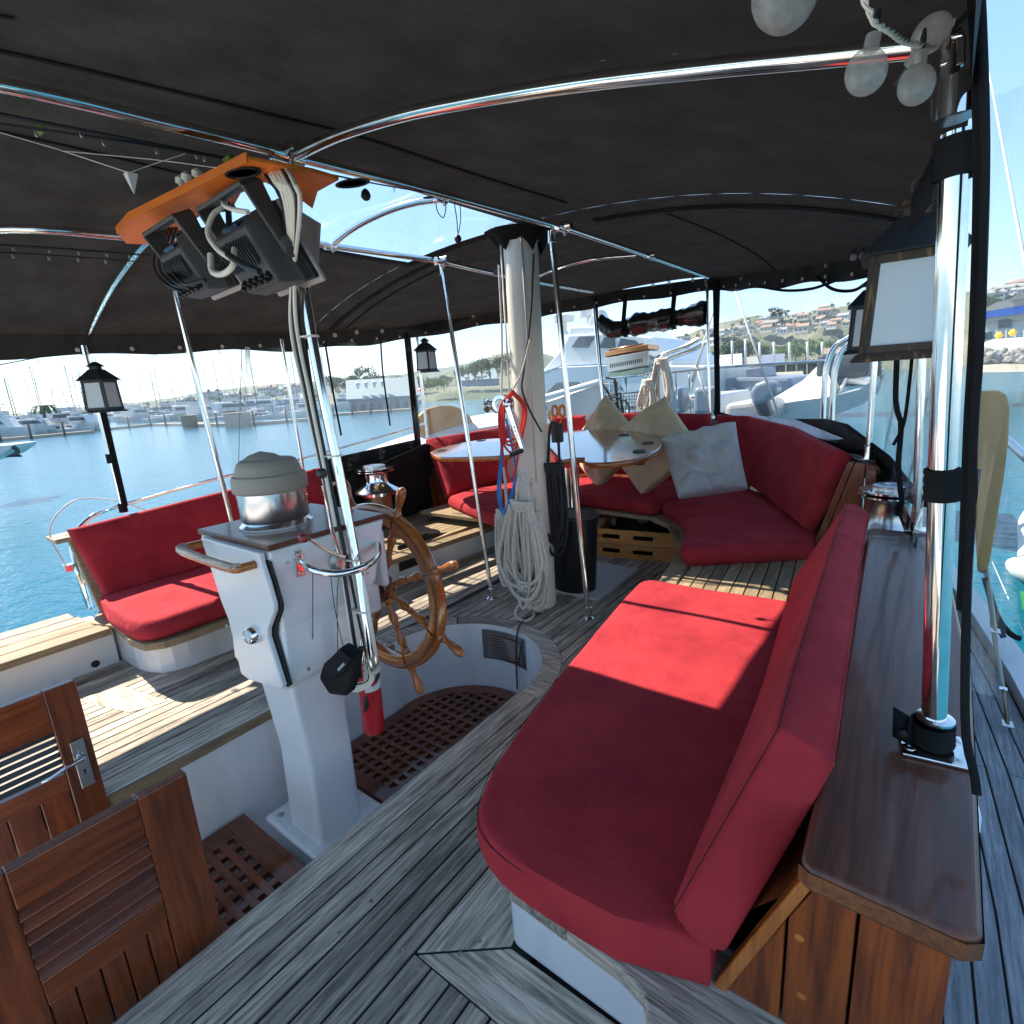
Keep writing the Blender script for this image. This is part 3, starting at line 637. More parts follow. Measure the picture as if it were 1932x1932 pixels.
pillow('cream throw pillow standing on its corner behind the round end of the table', [at(1144, 745, Y=5.15), at(1215, 830, Y=5.05), at(1130, 925, Y=4.7), at(1075, 850, Y=5.05)], .28, 'cream', 3)

# back boards behind the aft cushions
b = MB(); lo_ = [V((-.33, 3.50, .34)), V((-.40, 3.95, .34)), V((-.72, 4.7, .34)), V((-1.25, 5.25, .34)), V((-1.9, 5.45, .34)), V((-2.9, 5.42, .34)), V((-3.5, 5.0, .34)), V((-3.78, 4.2, .34)), V((-3.80, 3.75, .34))]
up_ = [at(1612, 862, z=.93), at(1520, 818, z=.98), at(1420, 795, z=1.02), at(1350, 790, z=1.04), at(1230, 788, z=1.06), at(1110, 790, z=1.08), at(960, 808, z=1.0), at(875, 828, z=.96), at(808, 842, z=.93)]
lo_, up_ = res(lo_, 40), res(up_, 40); c0_ = V((-2, 4, 0))
rows = [lo_, [p+((p-c0_)*V((1, 1, 0))).normalized()*.03 for p in up_], [p+((p-c0_)*V((1, 1, 0))).normalized()*.07 for p in up_], [p+((p-c0_)*V((1, 1, 0))).normalized()*.09 for p in lo_]]
b.grid(rows, False); obj('back_board', b, M['mahog_z'], af)
# ================================================================== BIMINI
def lerp1(x, tab):
    if x <= tab[0][0]: return tab[0][1]
    for (a, fa), (b_, fb) in zip(tab, tab[1:]):
        if x <= b_: return fa+(fb-fa)*(x-a)/(b_-a)
    return tab[-1][1]
XLe = [(-.35, -4.2), (1.2, -4.24), (3.9, -4.27), (4.2, -4.2), (5.95, -3.1)]
XRe = [(-.35, -.03), (1.1, .022), (2.8, .05), (3.9, -.14), (5.95, -1.70)]
ZLe = [(-.35, 1.95), (1.2, 1.98), (2.65, 2.05), (4.0, 2.17), (5.95, 2.50)]
ZRe = [(-.35, 1.98), (1.2, 2.0), (2.8, 2.03), (3.9, 2.10), (5.95, 2.46)]
ZCe = [(-.35, 2.37), (1.0, 2.41), (3.0, 2.44), (5.95, 2.52)]
def zroof(x, y):
    l, r = lerp1(y, XLe), lerp1(y, XRe); u = (x-l)/(r-l)*2-1; ze = lerp1(y, ZLe)*(1-(u+1)/2)+lerp1(y, ZRe)*(u+1)/2
    return ze+(lerp1(y, ZCe)-ze)*max(0, (1-abs(u)**2.4)) - .006*abs(math.sin(y*3.1+x))*(1-abs(u))
bim = thing('bimini', 'black canvas bimini roof with a clear skylight panel over the whole cockpit', 'canopy', (-2, 2.4, 2.4))
SKY = (-2.93, -1.97, 1.36, 2.80)
xs = sorted(set([round(lerp, 4) for lerp in [i/40 for i in range(41)]])); ysr = sorted(set([-.35+i*.17 for i in range(41)]+[SKY[2], SKY[3], 5.95])); ysr = [y for y in ysr if y <= 5.951]
b = MB()
def rp(u, y):
    l, r = lerp1(y, XLe), lerp1(y, XRe); return l+(r-l)*u
for ya, yb in zip(ysr, ysr[1:]):
    ym = (ya+yb)/2; spans = [(None, None)]
    if SKY[2] <= ym <= SKY[3]: spans = [(None, SKY[0]), (SKY[1], None)]
    for s0, s1 in spans:
        rows = []
        for y in (ya, yb):
            l = lerp1(y, XLe) if s0 is None else s0; r = lerp1(y, XRe) if s1 is None else s1
            rows.append([V((l+(r-l)*k/24, y, zroof(l+(r-l)*k/24, y))) for k in range(25)])
        b.grid(rows)
obj('canvas', b, M['canvas'], bim)
b = MB(); b.grid([[V((SKY[0]+(SKY[1]-SKY[0])*i/8, y, zroof(SKY[0]+(SKY[1]-SKY[0])*i/8, y)-.002)) for i in range(9)] for y in [SKY[2]+(SKY[3]-SKY[2])*j/8 for j in range(9)]])
obj('skylight', b, M['skyvinyl'], bim)
b = MB()
def edge_path(n0=24):
    "outer rim of the roof from the near left round the stern to the near right"
    P = [V((lerp1(y, XLe), y, lerp1(y, ZLe))) for y in [-.35, .2, 1.2, 2, 2.65, 3.3, 3.9, 4.6, 5.3, 5.95]]
    P += [V((-3.1+(1.4)*k/5, 5.95, 2.50-.04*k/5)) for k in range(1, 5)]
    P += [V((lerp1(y, XRe), y, lerp1(y, ZRe))) for y in [5.95, 5.3, 4.6, 3.9, 3.3, 2.8, 2.0, 1.2, .2, -.35]]
    return P
EP = res(edge_path(), 150)
rows = [[p+V((0, 0, .02)) for p in EP], [p+V((0, 0, -.03-.008*math.sin(i*.9))) for i, p in enumerate(EP)], [p+V((0, 0, -.125-.012*math.sin(i*.7)-.01*math.sin(i*.23))) for i, p in enumerate(EP)]]
b.grid(rows); obj('valance', b, M['canvas'], bim)
def roofstrip(pts, wd, nm='seam_strip', mt='canvasdark', dz=.006, n=30):
    q = res(pts, n); m_ = MB(); q = [V((p.x, p.y, zroof(p.x, p.y)-dz)) for p in q]; m_.strip(q, wd, .004, (0, 0, 1)); return obj(nm, m_, M[mt], bim)
roofstrip([at(0, 110, z=2.37), at(639, 245, z=2.40), at(1069, 380, z=2.42)], .014)
roofstrip([at(0, 40, z=2.37), at(30, 46, z=2.37)], .01)
roofstrip([(SKY[0]-.03, SKY[3]+.04, 0), (SKY[1]+.03, SKY[3]+.04, 0)], .06)
roofstrip([(SKY[0]-.03, SKY[2]-.03, 0), (SKY[0]-.03, SKY[3]+.06, 0)], .05)
roofstrip([(-2.75, 2.98, 0), (-3.5, 3.0, 0), (-4.2, 3.0, 0)], .05)
roofstrip([(-2.75, 3.14, 0), (-3.5, 3.16, 0), (-4.2, 3.16, 0)], .02)
roofstrip([(-1.6, 3.03, 0), (-.9, 3.03, 0), (-.1, 3.03, 0), (.05, 3.03, 0)], .06)
roofstrip([(-2.4, -.6, 0), (-2.4, 1.3, 0)], .012)
roofstrip([(-1.2, 3.1, 0), (-1.05, 4.5, 0), (-1.0, 5.5, 0)], .008)
m_ = MB(); q = res([(-1.6, 3.06, 0), (.0, 3.06, 0)], 150)
for i, p in enumerate(q):
    z = zroof(p.x, p.y)-.012; m_.box((p.x, p.y+.004*math.sin(i*.8), z), (.006, .008, .006))
o = obj('zip_teeth', m_, M['darkgrey'], bim); tag(o, kind='stuff')
# snap studs on the valance
studs = []
for i, p in enumerate(EP):
    if i % 3 == 0 and 12 < i < 128: studs.append((p, i))
sm_ = MB(); sm_.lathe((0, 0, 0), (0, 0, 1), [(.0135, 0), (.013, .003), (.006, .004), (.004, .002)], 12)
c0 = V((-2.05, 2.4, 0)); stud0 = None
for p, i in studs:
    q = EP[min(i+1, 149)]-EP[i-1]; nrm = V((q.y, -q.x, 0)).normalized()
    if nrm.dot(c0-p) < 0: nrm = -nrm
    if stud0 is None: stud0 = obj('snap_stud', sm_, M['lightgrey'], None, local=True); o = stud0
    else: o = stud0.copy(); C.objects.link(o)
    o.parent = bim; o.location = p+V((0, 0, -.085))+nrm*.012-wloc(bim); o.rotation_euler = nrm.to_track_quat('Z', 'Y').to_euler()
# ------------------------------------------------------------------ frame tubes
R1 = .0165
def tubet(name, label, pts, r=R1, mt='steel', cat='tube', group='steel tubes of the bimini frame', n=14):
    m_ = MB(); m_.tube(pts, r, n); return tag(obj(name, m_, M[mt]), label, cat, group)
def zt(x, y, z): return at(x, y, z=z)
A = [V((-2.2, .0, 2.34)), at(0, 160, z=2.345), at(300, 230, z=2.35), at(535, 288, z=2.355)]
tubet('frame_tube', 'thick steel roof tube running from the top left corner to the tower clamp', smooth_pts(A, 24), .019)
A = [at(555, 296, z=2.355), at(800, 358, z=2.36), at(1055, 428, z=2.365)]
tubet('frame_tube', 'steel roof tube along the right edge of the skylight', smooth_pts(A, 24))
tubet('frame_tube', 'steel roof tube from behind the mast to the slim aft pole', smooth_pts([at(1062, 428, z=2.365), at(1200, 475, z=2.37), at(1336, 523, z=2.375)], 16))
tubet('frame_tube', 'steel roof tube at the left edge ending at the orange instrument board', smooth_pts([V((-3.75, .2, 2.25)), at(0, 432, z=2.27), at(230, 446, z=2.29), at(330, 452, z=2.31)], 20), .018)
tubet('frame_tube', 'steel roof tube along the far left edge of the skylight', smooth_pts([at(560, 450, z=2.33), at(620, 463, z=2.34), at(832, 493, z=2.36)], 16))
tubet('frame_tube', 'steel roof tube passing behind the mast on the left', smooth_pts([at(832, 493, z=2.36), at(950, 520, z=2.37), at(1118, 551, z=2.39)], 16))
Yn = 1.22
tubet('frame_tube', 'long curved steel roof bow from the tower clamp to the top right corner', smooth_pts([at(560, 292, Y=Yn), at(640, 255, Y=Yn), at(760, 217, Y=Yn), at(900, 188, Y=Yn), at(1100, 156, Y=Yn), at(1350, 127, Y=Yn), at(1560, 106, Y=Yn), at(1725, 88, Y=Yn)], 50), .0175, n=18)
tubet('frame_tube', 'curved steel roof bow down to the left lantern pole', smooth_pts([at(163, 640, Y=1.22), at(180, 600, Y=1.22), at(212, 540, Y=1.22), at(255, 480, Y=1.22), at(278, 455, Y=1.22), at(330, 420, Y=1.22)], 30), .017)
tubet('frame_tube', 'curved steel bow crossing under the skylight', smooth_pts([at(622, 466, z=2.34), at(665, 432, z=2.375), at(720, 403, z=2.395), at(775, 384, z=2.395), at(835, 374, z=2.375)], 26), .0165)
tubet('frame_tube', 'curved steel roof bow beside the mast top', smooth_pts([at(985, 537, z=2.37), at(1015, 521, z=2.385), at(1060, 503, z=2.40), at(1120, 489, z=2.40), at(1200, 482, z=2.385)], 20), .014)
def clampj(p, label, s=1.):
    t = thing('tube_clamp', label, 'clamp', p, 'steel clamps joining the roof tubes'); p = V(p)
    b_ = MB(); b_.tube([p+V((-.055*s, 0, .004)), p+V((.055*s, .01, .004))], .024*s, 12); obj('sleeve', b_, M['steel'], t)
    b_ = MB(); b_.tube([p+V((0, -.05*s, -.004)), p+V((0, .05*s, -.004))], .022*s, 12); obj('sleeve', b_, M['steel'], t)
    b_ = MB(); b_.lathe(p+V((.01, .01, -.045*s)), (0, 0, 1), [(.009*s, 0), (.009*s, .04*s)], 6); obj('bolt', b_, M['dullsteel'], t)
clampj(at(540, 290, z=2.352), 'large steel clamp where the roof bow meets the tubes above the tower', 1.2)
clampj(at(832, 492, z=2.35), 'steel clamp on top of the pole left of the mast')
clampj(at(1060, 428, z=2.36), 'steel clamp on top of the pole right of the mast')
clampj(at(622, 465, z=2.335), 'small steel clamp at the left foot of the skylight bow', .7)
clampj(at(832, 374, z=2.365), 'small steel clamp hung with cord at the top of the skylight bow', .7)
clampj(at(1225, 483, z=2.37), 'small steel clamp on the aft roof tube', .7)
# ------------------------------------------------------------------ poles
def pole(label, base, top, r=.016, kind='flange', cap=True):
    base, top = V(base), V(top); t = thing('support_pole', label, 'pole', base, 'steel poles holding up the bimini')
    b_ = MB(); b_.tube([base+V((0, 0, .03)), base.lerp(top, .5), top], r, 20); obj('tube', b_, M['steel'], t)
    if kind == 'flange':
        b_ = MB(); b_.lathe(base, (0, 0, 1), [(.042, 0), (.042, .003), (.036, .008), (r*1.45, .014), (r*1.4, .075), (r*1.05, .08)], 24); obj('base_flange', b_, M['steel'], t)
    elif kind == 'plate':
        b_ = MB(); b_.box(base+V((0, 0, .004)), (.085, .085, .006)); obj('base_plate', b_, M['steel'], t, .001)
        b_ = MB(); b_.lathe(base, (0, 0, 1), [(r*1.6, .006), (r*1.45, .02), (r*1.4, .085), (r*1.05, .09)], 24); obj('base_socket', b_, M['steel'], t)
    if cap:
        b_ = MB(); b_.tube([top-V((0, 0, .06)), top], r*1.35, 16); obj('top_sleeve', b_, M['steel'], t)
    return t
pole('slim steel pole standing on the deck left of the mast and rope coils', at(928, 1128, z=0.003), at(833, 500, z=2.34), .0155)
pole('slim steel pole on the deck right of the mast before the black bin', at(1110, 1165, z=0.003), at(1040, 436, z=2.345), .017)
PB = at(1758, 1408, z=.752); PT = V((.0, 1.16, 1.93))
big = pole('thick polished steel pole standing on the dark capping at the right', PB, at(1803, 250, Y=1.16), .0205, 'none', False)
b = MB(); b.lathe(PB, (0, 0, 1), [(.027, 0), (.027, .05), (.031, .056), (.031, .066), (.022, .068)], 28); obj('base_socket', b, M['steel'], big)
b = MB(); b.box(PB+V((0, -.004, .003)), (.105, .105, .006), .12); obj('base_plate', b, M['steel'], big, .0015)
for dx in (-.036, .036):
    for dy in (-.036, .03):
        b = MB(); b.lathe(PB+V((dx, dy, .006)), (0, 0, 1), [(.0105, 0), (.010, .0016), (.004, .0022), (.003, .0008)], 14); obj('screw', b, M['dullsteel'], big)
# black canvas cuffs round the big pole
def cuff(label, p0, p1, r, mt='blackfab', flare=.0):
    p0, p1 = V(p0), V(p1); m_ = MB(); ax = (p1-p0); n = 10
    m_.lathe(p0, ax, [(r+flare*(1-k/n)**3+.0012*math.sin(k*2.2), ax.length*k/n) for k in range(n+1)]+[(r-.004, ax.length*.99), (r-.004, 0)], 30)
    return tag(obj('canvas_cuff', m_, M[mt]), label, 'strap', 'black canvas cuffs round the poles')
def onbig(y): return at(1758+(1803-1758)*(1408-y)/(1408-250), y, Y=1.12)
Pb = lambda z: PB.lerp(at(1803, 250, Y=1.16), (z-PB.z)/(at(1803, 250, Y=1.16).z-PB.z))
def zof(y): return at(1790, y, Y=1.14).z
c = cuff('black canvas cuff low on the thick right pole above its base plate', Pb(PB.z+.012), Pb(PB.z+.055), .036)
b = MB(); q = Pb(PB.z+.035)
b.grid([[q+V((-.036+dx, dy, dz)) for dx, dz in ((0, -.03), (0, .028))] for dy, dx in ((-.02, .0), (-.03, -.02))]); b.grid([[q+V((-.03, -.022, -.032)), q+V((-.034, -.02, .028))], [q+V((-.062, -.03, -.018)), q+V((-.066, -.02, .042))]])
sdf = obj('canvas_tab', b, M['blackfab'], c); sl = sdf.modifiers.new('solid', 'SOLIDIFY'); sl.thickness = .003
b = MB(); b.lathe(q+V((-.046, -.033, -.004)), (-.2, -1, 0), [(.009, 0), (.008, .003), (.001, .004)], 14); obj('snap', b, M['blackplastic'], c)
c = cuff('black canvas cuff halfway up the thick right pole', Pb(zof(955)), Pb(zof(893)), .0265)
b = MB(); b.box(Pb(zof(925))+V((.035, .005, 0)), (.03, .004, .058)); obj('tab', b, M['blackfab'], c)
c = cuff('black canvas cuff high on the thick right pole beside the lantern hanger', Pb(zof(330)), Pb(zof(255)), .028)
b = MB(); zc_ = zof(300); b.grid([[Pb(zc_)+V((.02, -.01, .035)), Pb(zc_)+V((.02, -.01, -.03))], [Pb(zc_)+V((.032, .0, .03)), Pb(zc_)+V((.032, .0, -.028))]]); b.grid([[Pb(zc_)+V((-.026, -.01, .02)), Pb(zc_)+V((-.026, -.01, -.055))], [Pb(zc_)+V((-.05, .02, -.03)), Pb(zc_)+V((-.05, .02, -.085))]])
sdf = obj('tab', b, M['blackfab'], c); sl = sdf.modifiers.new('solid', 'SOLIDIFY'); sl.thickness = .003
# fork hinge on top of the big pole
hg = thing('hinge_bracket', 'steel fork hinge on top of the thick right pole at the roof corner', 'bracket', at(1795, 190, Y=1.16))
b = MB(); tp = at(1803, 250, Y=1.16)
b.tube([at(1800, 225, Y=1.15), at(1806, 150, Y=1.15)], .0275, 20); obj('socket', b, M['steel'], hg)
b = MB(); b.tube([at(1790, 158, Y=1.15), at(1797, 90, Y=1.16)], .012, 12); obj('tongue', b, M['dullsteel'], hg)
for dx in (-1, 1):
    b = MB(); b.strip([at(1797+dx*14, 125, Y=1.15), at(1799+dx*13, 75, Y=1.155), at(1797+dx*6, 58, Y=1.16)], .012, .012, (0, 1, 0)); obj('fork', b, M['steel'], hg, .002)
b = MB(); b.tube([at(1780, 72, Y=1.155), at(1816, 68, Y=1.155)], .006, 10); obj('pin', b, M['steel'], hg)
b = MB(); b.prism([at(1755, 222, Y=1.16), at(1757, 150, Y=1.18), at(1825, 138, Y=1.16), at(1823, 212, Y=1.14), at(1790, 218, Y=1.13)], (0, .003, 0)); obj('clear_wrap', b, M['vinyl'], hg)
p10b = at(1727, 1000, z=.758); pole('slim steel pole at the far end of the right capping, behind the thick pole', p10b, at(1748, 430, Y=p10b.y), .016, 'plate')
p9b = at(1637, 868, z=.951); pole('slim steel pole on the end of the curved aft capping by the big winch', p9b, at(1662, 520, Y=p9b.y), .0155, 'plate')
pole('slim steel aft pole behind the cream pillow, right of the rolled curtain', at(1339, 795, Y=5.9), at(1334, 528, Y=5.9), .0165, 'none')
pole('slim steel aft pole left of the rolled curtain', at(1141, 805, Y=5.9), at(1118, 556, Y=5.9), .0165, 'none')
def lpole(label, bx, by, tx, ty, X_, r=.0155, zb=None, **k):
    B_, T_ = at(bx, by, X=X_), at(tx, ty, X=X_)
    if zb is not None: B_ = T_+(B_-T_)*((zb-T_.z)/(B_.z-T_.z))
    return pole(label, B_, T_, r, 'none', **k)
pl1 = lpole('steel pole on the left bench back that carries the left lantern', 236, 975, 157, 652, -4.24, .0165)
lpole('steel pole rising beside the compass, left of the pedestal', 437, 985, 318, 505, -3.66, .0185, .385)
lpole('slim steel pole behind the compass on the left rail', 573, 890, 530, 640, -4.26, .0145)
lpole('slim steel pole left of the small hanging lantern', 808, 838, 786, 632, -4.24, .0155)
for yy, lb_ in ((865, 'black canvas cuff halfway up the left lantern pole'), (958, 'black canvas cuff at the foot of the left lantern pole')):
    xx = 157+(236-157)*(yy-652)/(975-652); p = at(xx, yy, X=-4.24); cuff(lb_, p-V((0, 0, .03)), p+V((0, 0, .03)), .026)
b = MB(); b.strip([at(176, 700, X=-4.16), at(200, 800, X=-4.16), at(236, 955, X=-4.16)], .035, .004, (1, 0, 0)); tag(obj('canvas_border', b, M['blackfab']), 'black canvas curtain border strapped to the left lantern pole', 'curtain')
# ------------------------------------------------------------------ side curtains
cur = [EP[i] for i in range(150)]
def curtain(label, i0, i1, zb0, zb1, border=(1, 1, 1), off=0.0, nb=.05, wav=.008, mt='vinyl'):
    t = thing('side_curtain', label, 'curtain', EP[(i0+i1)//2]-V((0, 0, 1)), 'clear vinyl curtains round the cockpit')
    m_ = MB(); rows = []; N = i1-i0
    for k in range(N+1):
        p = EP[i0+k]; zb = zb0+(zb1-zb0)*k/N; rows.append([V((p.x+wav*math.sin(k*1.7+j*.9), p.y+wav*math.sin(k*1.1+j), p.z-.10+(zb-p.z+.10)*j/10)) for j in range(11)])
    m_.grid(rows); obj('clear_panel', m_, M[mt], t)
    for flag, k in ((border[0], 0), (border[1], N)):
        if flag:
            p = EP[i0+k]; q = EP[i0+min(k+1, N)]-EP[i0+max(k-1, 0)]; zb = zb0+(zb1-zb0)*k/N; n_ = V((q.y, -q.x, 0)).normalized(); d_ = V((q.x, q.y, 0)).normalized()
            m_ = MB(); m_.strip([V((p.x, p.y, p.z-.05))-n_*.0, V((p.x, p.y, (p.z+zb)/2)), V((p.x, p.y, zb))], nb*flag, .006, n_); obj('border', m_, M['blackfab'], t)
    if border[2]:
        m_ = MB(); rows = []
        for k in range(N+1):
            p = EP[i0+k]; zb = zb0+(zb1-zb0)*k/N; rows.append([V((p.x, p.y, zb+.04*border[2])), V((p.x, p.y, zb-.05))])
        m_.grid(rows); o = obj('hem', m_, M['blackfab'], t); s_ = o.modifiers.new('solid', 'SOLIDIFY'); s_.thickness = .004
    return t
def ei(x=None, y=None, side='L'):
    best = min(range(150), key=lambda i: ((EP[i].x-x)**2 if x is not None else 0)+((EP[i].y-y)**2 if y is not None else 0)+(0 if (side == 'L') == (EP[i].x < -2.1) else 100))
    return best
iA, iB, iC_ = ei(y=1.25), ei(y=2.78), ei(y=3.95)
iD, iE, iF, iG = ei(x=-3.0, y=5.95), ei(x=-1.75, y=5.95, side='R'), ei(y=3.9, side='R'), ei(y=2.65, side='R')
curtain('clear side curtain left of the cockpit between the lantern pole and the first black border', iA, iB, .95, 1.0, (0, 1.3, 0))
curtain('clear side curtain behind the wheel with two black straps hanging in it', iB, iC_, .80, .86, (0, 1.5, 4.2))
curtain('clear curtain at the left rear corner behind the small lantern', iC_, iD, 1.0, 1.1, (0, 0, 0))
curtain('clear rear curtain at the right corner in front of the covered boat', iE, iF, 1.08, .93, (.8, 0, 1))
ct = curtain('crumpled clear curtain right of the big winch', iF, iG, .93, .70, (0, 0, 1.2), wav=.02)
# left lower black panel with grey flap
b = MB(); tq = [at(500, 990, X=-4.12), at(650, 905, X=-4.12), at(800, 838, X=-4.12)]; b.prism(tq+[V((-4.12, tq[2].y+.25, tq[2].z-.03)), V((-4.12, tq[2].y+.25, .27)), V((-4.12, tq[0].y, .27))], (-.006, 0, 0))
tag(obj('side_curtain', b, M['blackfab']), 'black canvas panel low on the left side behind the winch and wheel', 'curtain')
# straps hanging in the left curtain, aft straps
def strap(label, pts, wd=.018, mt='blackfab', nrm=(1, 0, 0)):
    m_ = MB(); m_.strip(smooth_pts(pts, 16), wd, .003, nrm); return tag(obj('hanging_strap', m_, M[mt]), label, 'strap', 'black straps hanging from the roof edge')
strap('thin black strap hanging just right of the tower, ending above the winch', [at(613, 645, X=-4.15), at(622, 700, X=-4.15), at(632, 760, X=-4.15), at(644, 822, X=-4.15)])
strap('thin black strap hanging between the two black borders, left of the small lantern', [at(718, 640, X=-4.15), at(722, 700, X=-4.15), at(730, 760, X=-4.15), at(736, 803, X=-4.15)])
strap('black strap end dangling right of the big winch', [at(1722, 660, Y=3.0), at(1716, 720, Y=3.0), at(1705, 800, Y=3.0), at(1685, 840, Y=3.0)], .014, nrm=(0, 1, 0))
strap('long black strap hanging beside the slim poles on the right, bulging halfway down', [at(1693, 655, Y=3.0), at(1690, 760, Y=3.0), at(1700, 800, Y=3.0), at(1695, 880, Y=3.0), at(1702, 950, Y=3.0)], .022, nrm=(0, 1, 0))
b = MB(); b.grid([[at(1600, 800, Y=4.1), at(1560, 790, Y=4.6), at(1500, 790, Y=5.0)], [at(1680, 860, Y=3.6), at(1640, 845, Y=4.1), at(1600, 830, Y=4.6)], [at(1760, 960, Y=3.0), at(1700, 945, Y=3.5), at(1650, 940, Y=3.8)]])
o = tag(obj('canvas_skirt', b, M['blackfab']), 'black canvas skirt sloping down behind the big winch', 'curtain'); s_ = o.modifiers.new('solid', 'SOLIDIFY'); s_.thickness = .004
strap('sagging black strap looped under the roof edge left of the dark lantern', [at(1430, 540, Y=5.1), at(1480, 548, Y=4.8), at(1530, 545, Y=4.5), at(1575, 530, Y=4.2)], .02, nrm=(0, 1, 0))
strap('second sagging black strap crossing under the roof edge beside the dark lantern', [at(1540, 520, Y=4.5), at(1570, 545, Y=4.3), at(1610, 548, Y=4.1), at(1640, 530, Y=3.9)], .02, nrm=(0, 1, 0))
# black border just right of the slim aft pole, black pole cover
b = MB(); b.strip([at(1350, 530, Y=5.9), at(1352, 650, Y=5.9), at(1354, 782, Y=5.9)], .055, .01, (0, 1, 0)); tag(obj('canvas_border', b, M['blackfab']), 'wide black vertical canvas border beside the aft pole right of the rolled curtain', 'curtain')
b = MB(); b.strip([at(1125, 560, Y=5.92), at(1127, 620, Y=5.92), at(1140, 780, Y=5.92)], .03, .008, (0, 1, 0)); tag(obj('canvas_border', b, M['blackfab']), 'narrow black vertical canvas border at the left end of the rolled curtain', 'curtain')
# rolled up aft curtain
rl = thing('rolled_curtain', 'rolled-up clear and black curtain tied above the stern opening', 'curtain', at(1230, 610, Y=5.85))
m_ = MB(); q = smooth_pts([at(1136, 612, Y=5.85), at(1160, 622, Y=5.85), at(1200, 612, Y=5.85), at(1260, 603, Y=5.85), at(1332, 590, Y=5.85)], 40); n_ = 26; rows = []
for i, p in enumerate(q):
    rr_ = .105+.012*math.sin(i*.55)+.006*math.sin(i*1.9)-(.012 if i in (11, 12, 29, 30) else 0)
    rows.append([p+V((0, math.cos(a)*rr_*(1+.09*math.sin(3*a+i*.35)), math.sin(a)*rr_*(1+.10*math.sin(4*a-i*.28)))) for a in [2*math.pi*k/n_ for k in range(n_)]])
m_.grid(rows, True, True); mat('rollvinyl', (.03, .028, .028), .22, noise=(7, (.20, .16, .13), .55, .62, (.4, 1, 2)), Coat_Weight=.6); obj('roll', m_, M['rollvinyl'], rl)
for i in (11, 29):
    p = q[i]; m_ = MB(); m_.strip([p+V((.02, -.09, .33)), p+V((0, -.11, .06)), p+V((0, -.12, -.08)), p+V((0, -.04, -.115))], .05, .004, (0, 1, 0)); obj('tie', m_, M['blackfab'], rl)
# right-hand zipped curtain edge by the thick pole, with crumpled clear vinyl
re_ = thing('side_curtain', 'zipped black edge and crumpled clear vinyl of the right side curtain beside the thick pole', 'curtain', (.2, 1.2, .6), 'clear vinyl curtains round the cockpit')
epx = [at(1845, -60, Y=1.12), at(1852, 60, Y=1.12), at(1858, 300, Y=1.12), at(1850, 600, Y=1.12), at(1838, 800, Y=1.12), at(1830, 1000, Y=1.12), at(1822, 1200, Y=1.10), at(1822, 1380, Y=1.05), at(1838, 1460, Y=1.0), at(1843, 1500, Y=.98)]
m_ = MB(); q = smooth_pts(epx, 60); m_.tube(q, .0065, 10); obj('edge_cord', m_, M['blackfab'], re_)
m_ = MB(); m_.strip([p+V((-.006, .01, 0)) for p in q[:46]], .014, .004, (0, -1, 0)); obj('border', m_, M['blackfab'], re_)
rows = []
for i, p in enumerate(q[8:52]):
    rows.append([p+V((.006+.007*j/8*6+.002*math.sin(i*.5+j), -.004+.012*math.sin(j*.8+i*.33)*(j/8), 0)) for j in range(9)])
m_ = MB(); m_.grid(rows); obj('clear_panel', m_, M['vinyl'], re_)
m_ = MB(); m_.strip([p+V((.052, .0, 0)) for p in q[6:26]], .012, .004, (0, -1, 0)); 
